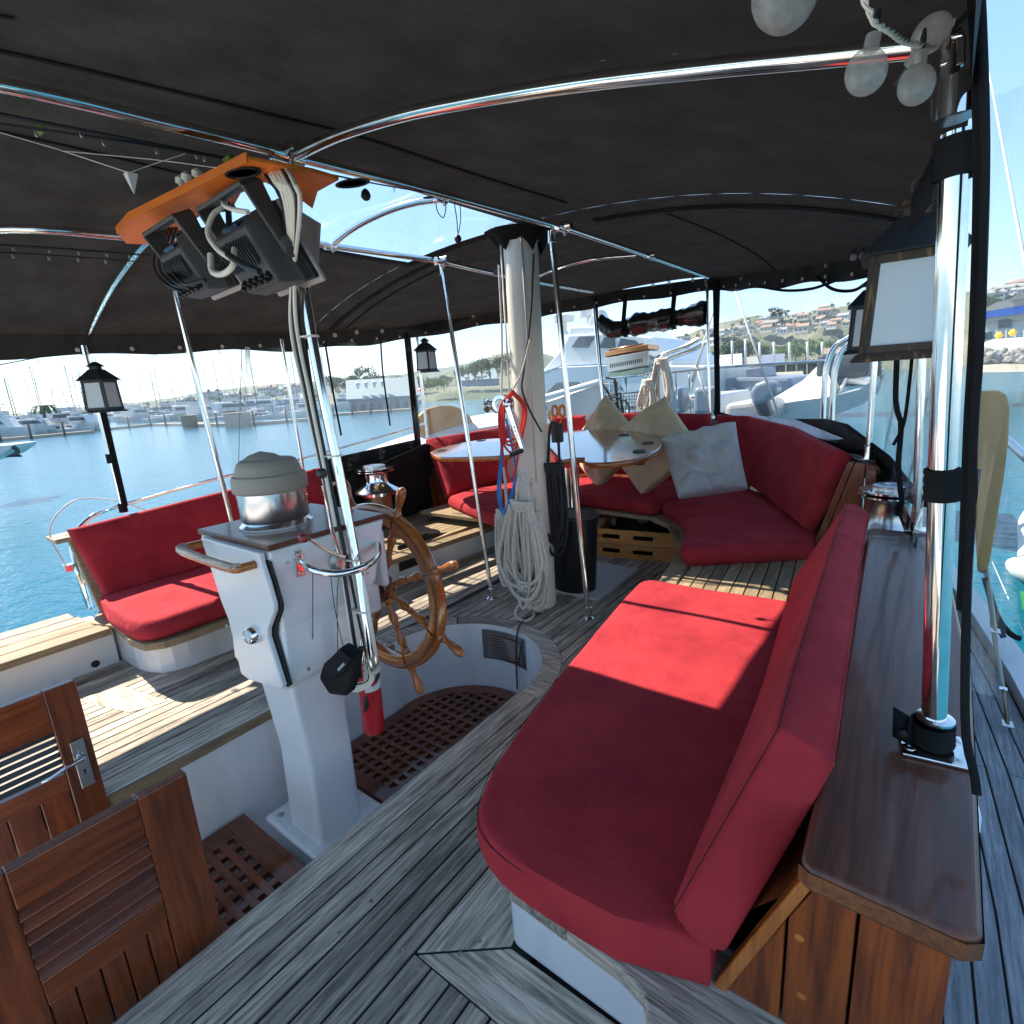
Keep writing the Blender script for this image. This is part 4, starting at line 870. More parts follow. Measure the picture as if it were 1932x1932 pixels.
# ================================================================== LANTERNS
def lantern(label, top, s, rz, frame='lampblack', brass=False):
    "top: hanging point; s: body width"
    top = V(top); t = thing('lantern', label, 'lantern', top-V((0, 0, 2.3*s)), 'candle lanterns hung from the roof frame')
    h = 1.25*s; c_ = V((0, 0, 0)); ca, sa = math.cos(rz), math.sin(rz)
    base = top-V((0, 0, 2.22*s))
    def P(x, y, z): return base+V((x*ca-y*sa, x*sa+y*ca, z))
    def frus(m_, w0, z0, w1, z1, ztop=None):
        vs = [P(i*w0, j*w0, z0) for i, j in ((-1, -1), (1, -1), (1, 1), (-1, 1))]+[P(i*w1, j*w1, z1) for i, j in ((-1, -1), (1, -1), (1, 1), (-1, 1))]
        m_.add(vs, [(3, 2, 1, 0), (4, 5, 6, 7)]+[(i, (i+1) % 4, (i+1) % 4+4, i+4) for i in range(4)])
    w_ = s*.5
    m_ = MB(); frus(m_, w_*1.22, -.10*s, w_*1.08, .0); obj('base', m_, M[frame], t, .002)
    tw = .92; f = .13*w_
    for i, j in ((-1, -1), (1, -1), (1, 1), (-1, 1)):
        m_ = MB(); a = P(i*(w_-f), j*(w_-f), 0); c2 = P(i*(w_*tw-f), j*(w_*tw-f), h)
        m_.tube([a, c2], f*1.25, 4, True); m_.sm = [False]*len(m_.sm); obj('corner_post', m_, M[frame], t)
    for zz, ww in ((.05*s, w_*.99), (h-.05*s, w_*.92)):
        m_ = MB(); frus(m_, ww, zz-.055*s, ww, zz+.055*s); obj('rail', m_, M[frame], t)
    for k in range(4):
        a = k*math.pi/2; m_ = MB(); d = V((math.cos(a+rz), math.sin(a+rz), 0)); e = V((-d.y, d.x, 0)); q0 = base+d*(w_*.93)+V((0, 0, .09*s)); q1 = base+d*(w_*tw*.93)+V((0, 0, h-.09*s))
        m_.add([q0-e*w_*.84, q0+e*w_*.84, q1+e*w_*.78, q1-e*w_*.78], [(0, 1, 2, 3)]); obj('pane', m_, M['frost'], t)
    m_ = MB(); frus(m_, w_*1.16, h, w_*1.14, h+.03*s); frus(m_, w_*1.12, h+.03*s, w_*.42, h+.46*s); obj('roof', m_, M['lampblack'], t, .001)
    m_ = MB(); frus(m_, w_*.30, h+.46*s, w_*.30, h+.58*s); frus(m_, w_*.50, h+.58*s, w_*.12, h+.78*s); obj('chimney', m_, M[frame], t)
    m_ = MB(); pt = [P(math.cos(a)*.09*s, 0, h+.86*s+math.sin(a)*.10*s) for a in [2*math.pi*k/14 for k in range(15)]]; m_.tube(pt, .012*s, 6); obj('ring', m_, M[frame], t)
    return t
lantern('black lantern with frosted panes hung on the left outer pole over the water', at(176, 674, X=-3.98), .14, .62)
lantern('small black lantern hung at the far left corner over the neighbouring boats', at(800, 632, X=-4.0), .155, .2)
lantern('large distressed dark wooden lantern with a white pane behind the thick right pole', at(1738, 330, Y=1.42), .150, .05, 'ironwood')
lantern('dark lantern half hidden behind the large wooden lantern', at(1648, 512, Y=3.1), .155, .1)
# ================================================================== STRING LIGHTS
def bulb_near(label, p, r, tilt):
    p = V(p); t = thing('string_light_bulb', label, 'light bulb', p, 'clear crackle-glass bulbs at the top right'); ax = V(tilt).normalized()
    m_ = MB(); pr_ = [(0.001, -r*1.0)]+[(r*math.sin(a), -r*math.cos(a)) for a in [math.pi*k/16 for k in range(1, 15)]]+[(r*.3, r*.95), (r*.3, r*1.02)]
    m_.lathe(p, ax, pr_, 28, True, 1, .75); obj('globe', m_, M['bulbglass'], t)
    m_ = MB(); m_.lathe(p+ax*r*.9, ax, [(r*.33, 0), (r*.33, r*.65), (r*.22, r*.67)], 18); obj('collar', m_, M['bulbglass'], t)
    m_ = MB(); m_.lathe(p+ax*r*1.2, ax, [(r*.15, 0), (r*.15, r*1.0), (r*.08, r*1.4)], 12); obj('socket', m_, M['darkgrey'], t)
RB = .030
bn = [((1482, -8), .46, .045), ((1633, 136), .72, .0275), ((1730, 160), .85, .026), ((1757, 62), .93, .026)]
def atd(x, y, D): return at(x, y, D=D)
bulb_near('crackle-glass bulb cut off by the top edge of the picture', atd(1481, -12, 1.0), .042, (.1, 0, 1))
bulb_near('largest whole crackle-glass bulb hanging in front of the roof bow', atd(1634, 136, 1.0), .0265, (.12, .1, 1))
bulb_near('crackle-glass bulb hanging just left of the pole hinge', atd(1729, 160, 1.12), .0255, (.05, 0, 1))
bulb_near('crackle-glass bulb lying tilted against the roof corner', atd(1757, 64, 1.2), .0255, (-.5, .4, -.5))
for o in bpy.data.objects:
    pass
m_ = MB(); q = smooth_pts([atd(1600, -60, 1.0), atd(1640, 20, 1.0), atd(1648, 40, 1.0), atd(1680, 60, 1.03), atd(1705, 78, 1.08), atd(1732, 84, 1.12), atd(1765, 88, 1.2), atd(1800, 40, 1.25)], 90)
for ph in (0, math.pi):
    m_.tube([p+V((math.cos(i*.9+ph), 0, math.sin(i*.9+ph)))*.0022 for i, p in enumerate(q)], .0021, 6)
tag(obj('light_string_wire', m_, M['ivory']), 'twisted pale wire of the string lights at the top right corner', 'wire')
m_ = MB(); m_.tube(smooth_pts([at(1770, 90, Y=1.15), at(1790, 60, Y=1.15), at(1830, 20, Y=1.15), at(1840, 0, Y=1.15)], 14), .004, 6); tag(obj('light_string_wire', m_, M['blackplastic']), 'black cord looped over the hinge at the top right corner', 'wire')
# far bulbs along the roof rim
prot = thing('string_light_bulb', 'tiny clear bulb of the string lights running along the roof rim', 'light bulb', (0, 0, 0), 'small bulbs along the roof rim')
m_ = MB(); m_.lathe((0, 0, -.032), (0, 0, 1), [(.001, -.019)]+[(.019*math.sin(a), -.019*math.cos(a)) for a in [math.pi*k/8 for k in range(1, 7)]]+[(.007, .019)], 12); obj('globe', m_, M['bulbglass'], prot, local=True)
m_ = MB(); m_.lathe((0, 0, -.014), (0, 0, 1), [(.008, 0), (.008, .022), (.003, .03)], 8); obj('socket', m_, M['darkgrey'], prot, local=True)
spots = [at(69, 681, X=-4.3), at(290, 668, X=-4.3), at(413, 665, X=-4.3), at(518, 655, X=-4.3), at(673, 626, X=-4.1), at(721, 624, X=-4.1), at(632, 632, X=-4.1), at(893, 596, X=-3.9), at(1232, 537, Y=5.7), at(1262, 533, Y=5.7), at(1307, 528, Y=5.7), at(1400, 525, Y=5.6), at(1462, 518, Y=5.2), at(1510, 505, Y=4.9), at(1560, 500, Y=4.5), at(1610, 485, Y=4.0), at(1628, 482, Y=3.9), at(1545, 512, Y=4.6)]
for i, p in enumerate(spots):
    if i == 0: prot.location = p+V((0, 0, .03))
    else: dup(prot, p+V((0, 0, .03)))
m_ = MB(); m_.tube(smooth_pts([at(-20, 692, X=-4.3), at(69, 675, X=-4.3), at(150, 660, X=-4.3), at(290, 655, X=-4.3), at(413, 655, X=-4.3), at(518, 645, X=-4.3), at(560, 636, X=-4.3)], 40), .0035, 6); tag(obj('light_string_wire', m_, M['darkgrey']), 'thin dark wire of the string lights sagging along the left roof edge', 'wire')
# ================================================================== MAST
MX, MYY = -2.04, 2.86
mtp = at(975, 468, Y=2.90)
mast = thing('mast', 'cream painted mizzen mast rising through the canvas roof', 'mast', (MX+.02, 2.88, 0))
m_ = MB(); b0 = V((MX+.03, 2.88, 0)); b1 = V((mtp.x, 2.94, 2.46)); ax = (b1-b0)
m_.lathe(b0, ax, [(.100, 0), (.099, ax.length)], 32, True, 1.0, 1.25, (1, 0, 0)); obj('spar', m_, M['mastpaint'], mast)
for dx in (-.092, .080):
    m_ = MB(); m_.tube([b0+V((dx, -.095, .9)), b1+V((dx*.9, -.095, -.02))], .006, 6); obj('sail_track', m_, M['lightgrey'], mast)
m_ = MB(); zt_ = 2.44; rows = []
for k in range(25):
    a = 2*math.pi*k/24; cx = b1.x; cy = b1.y; rj = .02*math.sin(5*a)+.012*math.sin(9*a+1)
    rows.append([V((cx+math.cos(a)*(.205+rj), cy+math.sin(a)*(.24), zroof(cx, cy)-.012)), V((cx+math.cos(a)*.17, cy+math.sin(a)*.2, zroof(cx, cy)-.035+rj*.5)), V((cx+math.cos(a)*.124, cy+math.sin(a)*.155, zroof(cx, cy)-.085+rj*1.6))])
m_.grid(rows); tag(obj('mast_boot', m_, M['canvasdark']), 'wrinkled black canvas collar round the mast top under the roof', 'collar')
m_ = MB(); m_.box(b0.lerp(b1, .90)+V((-.115, -.09, 0)), (.05, .05, .03)); obj('bracket', m_, M['blackplastic'], mast, .003)
# winch on the mast
def winch(label, p, ax, r, h, skirt=1.35, mt='steel', self_t=True, group='winches'):
    p = V(p); t = thing('winch', label, 'winch', p, group); ax = V(ax).normalized()
    m_ = MB(); m_.lathe(p, ax, [(r*skirt, 0), (r*skirt, h*.10), (r*skirt*.93, h*.16), (r*.72, h*.34), (r*.66, h*.45), (r*.66, h*.70), (r*.80, h*.78)], 40); obj('drum', m_, M[mt], t)
    m_ = MB(); m_.lathe(p+ax*h*.78, ax, [(r*.80, 0), (r*1.08, h*.02), (r*1.08, h*.05), (r*.8, h*.065)], 40); obj('lower_flange', m_, M['steel'], t)
    m_ = MB(); m_.lathe(p+ax*h*.86, ax, [(r*.8, 0), (r*1.05, h*.015), (r*1.05, h*.045), (r*.6, h*.06)], 40); obj('upper_flange', m_, M['steel'], t)
    m_ = MB(); m_.lathe(p+ax*h*.92, ax, [(r*.60, 0), (r*.60, h*.07), (r*.52, h*.085), (r*.25, h*.088), (r*.14, h*.06)], 32); obj('cap', m_, M['dullsteel'], t)
    return t
wl = at(712, 928, X=-3.95); sc_ = (at(745, 915, X=-3.95)-at(671, 918, X=-3.95)).length/2
wlt = winch('polished steel winch on the left side behind the steering wheel', wl-V((0, 0, .01)), (0, 0, 1), sc_/1.35, .26)
m_ = MB(); m_.lathe(wl-V((0, 0, .26)), (0, 0, 1), [(.13, 0), (.12, .25)], 30); obj('winch_base', m_, M['bronze'], wlt)
wr = at(1668, 960, Y=3.3); rr_ = (at(1740, 925, Y=3.3)-at(1612, 925, Y=3.3)).length/2
wt = winch('big steel winch with a flat self-tailing disc in the gap of the right capping', V((wr.x+.02, 3.3, .60)), (0, 0, 1), rr_*.93, .30, 1.0, 'dullsteel')
mw = winch('small grey winch drum on the near side of the mast inside the red line', at(956, 762, Y=2.76), (.15, -1, .05), .052, .10, 1.1, 'dullsteel')
winch('dark winch drum on the left side of the mast', at(938, 765, Y=2.85), (-1, -.25, .05), .045, .09, 1.2, 'dullsteel')
wh = None
h0, h1 = at(958, 762, Y=2.62), at(988, 850, Y=2.60)
d = (h1-h0).normalized(); sd_ = d.cross(V((0, 1, 0))).normalized()
m_ = MB(); m_.prism([h0+sd_*.022-d*.02, h0-sd_*.022-d*.02, h1-sd_*.015, h1+sd_*.015], (0, -.014, 0)); wh = obj('winch_handle', m_, M['steel'], mw, .005, 3); wh['label'] = 'silver winch handle with a black grip'
m_ = MB(); m_.lathe(h0+V((0, .005, 0)), (0, -1, 0), [(.030, 0), (.030, .014), (.020, .022), (.008, .028)], 24); obj('boss', m_, M['steel'], wh)
m_ = MB(); m_.tube([h1+V((0, -.01, 0)), h1+V((-.01, -.03, .0)), at(965, 858, Y=2.50)], [.013, .017, .016], 14); obj('grip', m_, M['blackplastic'], wh)
def textobj(txt, p, xdir, updir, size, mt, name='lettering', parent=None, ext=.0006):
    cu = bpy.data.curves.new(name, 'FONT'); cu.body = txt; cu.size = size; cu.extrude = ext; cu.align_x = 'CENTER'; cu.align_y = 'CENTER'
    xd = V(xdir).normalized(); zd = xd.cross(V(updir)).normalized(); yd = zd.cross(xd)
    tmp = bpy.data.objects.new(name, cu); C.objects.link(tmp); bpy.context.view_layer.update()
    me = bpy.data.meshes.new_from_object(tmp.evaluated_get(bpy.context.evaluated_depsgraph_get())); bpy.data.objects.remove(tmp)
    me.materials.clear(); me.materials.append(M[mt]); o = bpy.data.objects.new(name, me); C.objects.link(o)
    p = V(p)
    if parent: o.parent = parent; p = p-wloc(parent)
    R_ = Matrix((xd, yd, zd)).transposed().to_4x4(); o.matrix_local = Matrix.Translation(p) @ R_
    return o
textobj('BARLOW', h0.lerp(h1, .62)+V((0, -.0155, 0)), d, -sd_ if sd_.x > 0 else sd_, .022, 'print', parent=wh)
# ropes -----------------------------------------------------------
def looprope(m_, top, w_, L, r, Yp, rnd, sway=0, n=26, spread=.02):
    "one hanging loop of rope in front of the mast"
    pts = []; dx = rnd.uniform(-.25, .25)*w_; dy = rnd.uniform(-spread, spread)*1.6; Lk = L*rnd.uniform(.74, 1.04); wk = w_*rnd.uniform(.35, 1.15); tw_ = rnd.uniform(-.3, .3)*w_; pz = rnd.uniform(0, 6)
    for i in range(n+1):
        a = i/n; s = math.sin(math.pi*a); x = (-math.cos(math.pi*a))*wk*(.38+.62*min(1, s*1.6)); z = -Lk*(1-abs(2*a-1)**2.2)
        pts.append(V((top.x+x+dx*s+sway*s+tw_*math.sin(2*math.pi*a)+.006*math.sin(11*a+pz), Yp+dy*s+.016*math.sin(5*a+pz), top.z+z)))
    m_.tube(pts, r, 8)
rnd = random.Random(5)
def coil(name, label, top, w_, L, r, n, Yp, mt, knot=True, sway=0, kz=.22):
    t = thing(name, label, 'rope', V((top.x, Yp, top.z-L)))
    for k in range(n):
        m_ = MB(); looprope(m_, V((top.x, 0, top.z-kz)), w_, L-kz, r, Yp-.012*(k % 3), rnd, sway); obj('loop', m_, M[mt], t)
    m_ = MB()
    for k in range(4): 
        c_ = V((top.x, Yp-.01, top.z-kz-.03+k*.017)); m_.tube([c_+V((math.cos(a)*w_*(.40+.04*k), math.sin(a)*.04, .004*math.sin(a*2))) for a in [2*math.pi*j/20 for j in range(21)]], r, 8)
    obj('wrap', m_, M[mt], t)
    m_ = MB(); m_.tube(smooth_pts([V((top.x-w_*.35, Yp, top.z-kz)), V((top.x-w_*.22, Yp+.01, top.z-.06)), V((top.x, Yp+.02, top.z)), V((top.x+w_*.25, Yp+.01, top.z-.07)), V((top.x+w_*.35, Yp, top.z-kz))], 20), r, 8); obj('hanging_eye', m_, M[mt], t)
    return t
Yr = 2.62
coil('rope_coil', 'large coil of off-white rope hanging in front of the mast almost to the deck', at(983, 892, Y=Yr), .155, at(983, 892, Y=Yr).z-at(990, 1142, Y=Yr).z, .0098, 17, Yr, 'rope', kz=.20)
coil('rope_coil', 'second longer coil of off-white rope hanging behind the large coil', at(1000, 905, Y=2.68), .10, at(1000, 905, Y=2.68).z-at(1003, 1158, Y=2.68).z, .0115, 9, 2.69, 'rope', kz=.23)
coil('rope_coil', 'narrow coil of greyer rope hanging left of the mast', at(945, 880, Y=2.74), .08, at(945, 880, Y=2.74).z-at(945, 1100, Y=2.74).z, .010, 9, 2.74, 'rope', kz=.32)
coil('rope_coil', 'thick coil of black rope hanging right of the mast over the bin', at(1040, 795, Y=2.92), .13, at(1040, 795, Y=2.92).z-at(1045, 1040, Y=2.92).z, .0095, 16, 2.93, 'blackrope', kz=.30)
t = thing('rope_loop', 'bright red thin line looped over the mast winch', 'rope', at(970, 800, Y=2.66))
for k in range(4):
    m_ = MB(); a, c_ = at(943+k*3, 770, Y=2.66), at(992-k*2, 768, Y=2.66); bt = at(963+3*k, 868-14*k if k else 912, Y=2.63)
    m_.tube(smooth_pts([at(967, 737+2*k, Y=2.66), a, at(945+3*k, 830, Y=2.64), bt, at(985-k*2, 822, Y=2.64), c_, at(967, 737+2*k, Y=2.66)], 40), .0072, 8, False); obj('loop', m_, M['redrope'], t)
t = thing('rope_loop', 'bright blue thin line hanging below the red line on the mast', 'rope', at(960, 900, Y=2.68))
for k in range(2):
    m_ = MB(); m_.tube(smooth_pts([at(948, 770, Y=2.68), at(945+k*3, 860, Y=2.67), at(939+k*4, 930, Y=2.64), at(950+k*2, 970-k*5, Y=2.62), at(968-k*3, 930, Y=2.63), at(972, 880, Y=2.64), at(955, 790, Y=2.67)], 40), .0062, 8, False); obj('loop', m_, M['bluerope'], t)
for lb_, pts, r, mt in (('black line running down the right side of the mast to the table', [at(1007, 478, Y=2.78), at(1001, 600, Y=2.76), at(988, 700, Y=2.74), at(985, 735, Y=2.72), at(1000, 775, Y=2.74), at(1022, 815, Y=2.8)], .006, 'blackrope'),
                    ('pale rope running down the left side of the mast to its winch', [at(941, 500, Y=2.78), at(947, 640, Y=2.76), at(946, 760, Y=2.74)], .0065, 'rope'),
                    ('thin tan rope crossing the face of the mast', [at(1000, 640, Y=2.74), at(985, 700, Y=2.72), at(968, 735, Y=2.7)], .005, 'rope'),
                    ('black cable running from the mast foot over the deck into the cockpit well', [at(1036, 1090, Y=2.9), at(1038, 1125, z=.012), at(1025, 1150, z=.012), at(990, 1168, z=.012), at(976, 1195, z=.0), at(974, 1250, Y=2.43), at(976, 1300, Y=2.40)], .0055, 'blackrope'),
                    ('loose off-white rope end lying on the deck at the foot of the mast', [at(985, 1130, Y=2.62), at(972, 1158, z=.015), at(990, 1172, z=.012), at(1008, 1158, z=.012), at(1000, 1135, z=.03), at(1003, 1110, Y=2.62)], .0085, 'rope')):
    m_ = MB(); m_.tube(smooth_pts(pts, 50), r, 8); tag(obj('rope_line', m_, M[mt]), lb_, 'rope')
b = MB(); p = at(1012, 1150, z=.003); b.prism([p+V((-.05, .06, 0)), p+V((.0, -.06, 0)), p+V((.05, -.03, 0)), p+V((.0, .10, 0))], (0, 0, .045)); b.prism([p+V((.055, -.04, 0)), p+V((.08, -.025, 0)), p+V((.03, .09, 0)), p+V((.01, .08, 0))], (0, 0, .04))
tag(obj('mast_wedge', b, M['teak_y'], None, .004), 'weathered wooden chock at the right foot of the mast', 'chock')
# ================================================================== BIN, CRATES, HATCH
h_ = thing('deck_hatch', 'flat pale grey hatch cover set in the deck under the black bin', 'hatch', (-1.9, 3.5, 0))
b = MB(); hp = [at(1131, 1135, z=.004), at(1205, 1074, z=.004), at(1130, 1055, z=.004), at(1035, 1115, z=.004)]; 
hp = [V((-1.68, 3.10, .003)), V((-1.68, 3.82, .003)), V((-2.3, 3.82, .003)), V((-2.3, 3.10, .003))]
b.prism(hp, (0, 0, .022)); obj('panel', b, M['lightgrey'], h_, .006)
bi = thing('waste_bin', 'tall oval black plastic bin with a pale rim standing behind the right pole', 'bin', (-1.93, 3.25, .025))
b = MB(); BC = V((-1.935, 3.22, .025)); kw = dict(sx=1.38, sy=1.1, aref=(1, .15, 0))
b.lathe(BC, (0, 0, 1), [(.115, 0), (.118, .01), (.137, .545), (.145, .55), (.145, .565), (.133, .565), (.112, .02), (.001, .02)], 40, True, **kw); obj('body', b, M['blackbin'], bi)
b = MB(); b.lathe(BC+V((0, 0, .566)), (0, 0, 1), [(.133, -.002), (.135, .004), (.142, .006), (.146, .002), (.147, -.014)], 40, True, **kw); obj('rim', b, M['darkgrey'], bi)
cr = thing('crate', 'honey-coloured wooden crate with slotted handholds, lower of the stacked pair under the aft seat', 'crate', (-1.8, 4.2, 0), 'wooden crates under the aft seat')
def crate(t, z0, hh, y0=4.0):
    x0, x1 = -2.16, -1.40
    def board(poly3, off, holes):
        pass
    zc_ = z0+hh*.5
    # front board with two slots, built as strips round the openings
    for (a, c_) in (((x0, z0), (x1, z0+hh*.36)), ((x0, z0+hh*.66), (x1, z0+hh))):
        b_ = MB(); b_.prism([V((a[0], y0, a[1])), V((c_[0], y0+.12, a[1])), V((c_[0], y0+.12, c_[1])), V((a[0], y0, c_[1]))], (0, .018, 0)); obj('front_rail', b_, M['wcr'], t, .002)
    for u0, u1 in ((0, .07), (.27, .42), (.64, .99)):
        def q(u): return V((x0+(x1-x0)*u, y0+.12*u, 0))
        b_ = MB(); a, c_ = q(u0), q(u1); b_.prism([V((a.x, a.y+.001, z0+hh*.34)), V((c_.x, c_.y+.001, z0+hh*.34)), V((c_.x, c_.y+.001, z0+hh*.68)), V((a.x, a.y+.001, z0+hh*.68))], (0, .016, 0)); obj('front_rail', b_, M['wcr'], t)
    for a, c_ in ((V((x0, y0+.02, 0)), V((x0-.12, y0+.5, 0))), (V((x1, y0+.14, 0)), V((x1-.12, y0+.62, 0)))):
        b_ = MB(); b_.prism([V((a.x, a.y, z0)), V((c_.x, c_.y, z0)), V((c_.x, c_.y, z0+hh)), V((a.x, a.y, z0+hh))], (.016, 0, 0)); obj('side_board', b_, M['wcr'], t, .002)
    b_ = MB(); b_.prism([V((x0, y0+.02, z0+.005)), V((x1, y0+.13, z0+.005)), V((x1-.12, y0+.6, z0+.005)), V((x0-.12, y0+.5, z0+.005))], (0, 0, .01)); obj('bottom', b_, M['caulk'], t)
wood('wcr', (.42, .15, .03), (.75, .33, .08), 'x', .5, coat=.2, dark3=(.15, .06, .02), scale=.7)
crate(cr, .004, .125)
c2 = thing('crate', 'honey-coloured wooden crate holding black gear, upper of the stacked pair under the aft seat', 'crate', (-1.8, 4.2, .13), 'wooden crates under the aft seat')
crate(c2, .132, .125)
m_ = MB(); rows = []
for i in range(15):
    rows.append([V((-2.12+.70*i/14-.05*j/7, 4.05+.11*i/14+.4*j/7, .225+.035*math.sin(i*.9+j)+.02*math.sin(i*2.3-j*1.7)+.012*math.sin(j*3))) for j in range(8)])
m_.grid(rows); tag(obj('black_bag', m_, M['blackfab']), 'crumpled black bag and gear filling the upper crate', 'bag')
# ================================================================== PEDESTAL
pd = thing('steering_pedestal', 'white steering pedestal with a hinged door, teak grab rail and steel lever controls', 'pedestal', (-2.05, 1.05, -.45))
x0, x1, ya, yb = -2.33, -1.785, .90, 1.42
# side profile (y,z) of the body, pinched below and swept to the column
b = MB()
def lvl(z, xa, xb_, y0_, y1_): return [V((xa, y0_, z)), V((xb_, y0_, z)), V((xb_, y1_, z)), V((xa, y1_, z))]
L_ = [lvl(.40, -2.20, -1.88, .92, 1.22), lvl(.46, -2.235, -1.80, .90, 1.26), lvl(.68, -2.22, -1.80, .91, 1.30), lvl(.74, -2.25, -1.785, .905, 1.34), lvl(.99, -2.33, -1.785, .90, 1.42)]
b.grid(L_, False, True); b.add(L_[0], [(3, 2, 1, 0)]); b.add(L_[-1], [(0, 1, 2, 3)]); obj('body', b, M['white'], pd, .012, 3)
b = MB(); L_ = [lvl(-.45, -2.18, -1.93, .98, 1.20), lvl(.0, -2.16, -1.92, .985, 1.20), lvl(.41, -2.17, -1.90, .95, 1.2)]
b.grid(L_, False, True); obj('column', b, M['white'], pd, .02, 3)
b = MB(); b.prism([V((-2.32, .93, -.452)), V((-1.80, .93, -.452)), V((-1.80, 1.30, -.452)), V((-2.32, 1.30, -.452))], (0, 0, .035)); obj('foot_plate', b, M['white'], pd, .02, 3)
b = MB(); b.lathe((-2.26, .98, -.417), (0, 0, 1), [(.016, 0), (.016, .004), (.007, .005), (.006, .001)], 12); obj('bolt', b, M['dullsteel'], pd)
b = MB(); b.prism([V((-2.334, .896, .99)), V((-1.781, .896, .99)), V((-1.781, 1.424, .99)), V((-2.334, 1.424, .99))], (0, 0, .022)); obj('top_board', b, M['cap'], pd, .004)
# door panel on the near face (profiled right edge)
dpix = [(386, 1012), (497, 1042), (500, 1060), (513, 1100), (524, 1140), (524, 1152), (512, 1186), (512, 1200), (525, 1240), (541, 1292), (536, 1297), (478, 1280), (462, 1268), (450, 1215), (438, 1165), (424, 1130), (410, 1085)]
dr = [at(x, y, Y=.885) for x, y in dpix]
b = MB(); b.prism([V((p.x, .868, p.z)) for p in dr], (0, .022, 0)); door = obj('locker_door', b, M['white'], pd, .006, 3)
b = MB(); b.prism([V((p.x+.014, .893, p.z)) for p in dr[2:11]]+[V((p.x-.03, .893, p.z)) for p in dr[2:11][::-1]], (0, .008, 0)); obj('door_gap', b, M['caulk'], pd)
gp = at(484, 1195, Y=.87)
b = MB(); b.lathe(gp, (.1, -1, .05), [(.036, 0), (.036, .012), (.030, .035), (.026, .038), (.024, .034), (.001, .034)], 30); obj('gauge', b, M['steel'], door)
b = MB(); b.lathe(gp+V((0, -.036, .002)), (.1, -1, .05), [(.022, 0), (.001, .0015)], 24); obj('gauge_dial', b, M['frost'], door)
# teak grab rail
b = MB(); hz = .955; q = [V((-2.30, .89, hz)), V((-2.305, .83, hz)), V((-2.28, .80, hz)), V((-2.1, .795, hz-.005)), V((-1.87, .80, hz-.01)), V((-1.84, .82, hz-.01)), V((-1.835, .89, hz-.01))]
b.tube(smooth_pts(q, 40), .016, 14); obj('grab_rail', b, M['varn_x'], pd)
b = MB(); b.tube(smooth_pts([p+V((0, 0, .006)) for p in q[1:6]], 30), .0145, 10); obj('grab_rail', b, M['teak_x'], pd)
b = MB(); b.box((-2.06, .893, .955), (.09, .008, .03)); obj('latch', b, M['whitepaint'], pd, .004); b = MB(); b.lathe((-2.05, .888, .958), (0, -1, 0), [(.014, 0), (.009, .01)], 16); obj('latch_knob', b, M['blackplastic'], pd)
for sx_, sz_ in ((-1.86, .95), (-1.86, .52), (-2.24, .60), (-1.95, .44)):
    b = MB(); b.lathe((sx_, .8985, sz_), (0, -1, 0), [(.0075, 0), (.0065, .0018), (.003, .0012)], 12); obj('screw', b, M['dullsteel'], pd)
for sy_, sz_ in ((.96, .93), (1.2, .93), (.97, .50), (1.18, .52), (1.3, .78)):
    b = MB(); b.lathe((-1.789+(.74-sz_)*.05 if sz_ < .74 else -1.7845, sy_, sz_), (1, 0, 0), [(.0075, 0), (.0065, .003), (.003, .0024)], 12); obj('screw', b, M['dullsteel'], pd)
# compass binnacle
cb = thing('binnacle_compass', 'large compass binnacle in polished steel under a grey-beige cover on the pedestal', 'compass', (-2.07, 1.09, 1.012))
cc = at(507, 975, z=1.013); cc = V((cc.x+.0, cc.y+.11, 1.013)); cc = V((-2.075, 1.10, 1.013))
b = MB(); b.lathe(cc, (0, 0, 1), [(.140, 0), (.140, .008), (.130, .018), (.126, .026), (.132, .04), (.133, .155), (.12, .16)], 48); mat('bowlsteel', (.80, .78, .74), .22, 1.); obj('bowl', b, M['bowlsteel'], cb)
b = MB(); b.lathe(cc, (0, 0, 1), [(.133, .142), (.141, .147), (.144, .158), (.143, .198), (.138, .210), (.128, .213), (.125, .222), (.120, .242), (.110, .262), (.098, .270), (.090, .271), (.05, .274), (.001, .275)], 48)
mat('capbeige', (.36, .31, .25), .6, noise=(4, (.30, .27, .23), .4, .7)); obj('cover', b, M['capbeige'], cb)
b = MB(); b.lathe(cc+V((-.01, -.01, .252)), (-.10, -.05, 1), [(.095, 0), (.09, .020), (.06, .036), (.001, .05)], 40, True, 1.05, .75, (1, 0, 0)); obj('cover_hood', b, M['capbeige'], cb)
# levers on the right face
lv0 = at(665, 1048, X=-1.75)
b = MB(); b.lathe(at(640, 1058, X=-1.783), (1, 0, 0), [(.05, 0), (.048, .01), (.03, .018), (.026, .03)], 24); obj('lever_base', b, M['dullsteel'], pd)
q = [at(643, 1050, X=-1.74), at(626, 1000, X=-1.735), at(617, 950, X=-1.73), at(609, 915, X=-1.72)]
b = MB(); b.tube(smooth_pts(q, 20), [.0105-.004*i/19 for i in range(20)], 10); lev = obj('lever', b, M['steel'], pd)
b = MB(); kp = at(607, 893, X=-1.72); b.lathe(kp-V((0, 0, .02)), (0, 0, 1), [(.001, 0), (.014, .004), (.020, .014), (.020, .026), (.014, .036), (.001, .040)], 20); mat('knobdark', (.05, .035, .03), .4); obj('knob', b, M['knobdark'], lev)
q = [at(648, 1052, X=-1.70), at(620, 1040, X=-1.68), at(585, 1018, X=-1.66)]
b = MB(); b.tube(smooth_pts(q, 14), [.009-.003*i/13 for i in range(14)], 10); lev = obj('lever', b, M['steel'], pd)
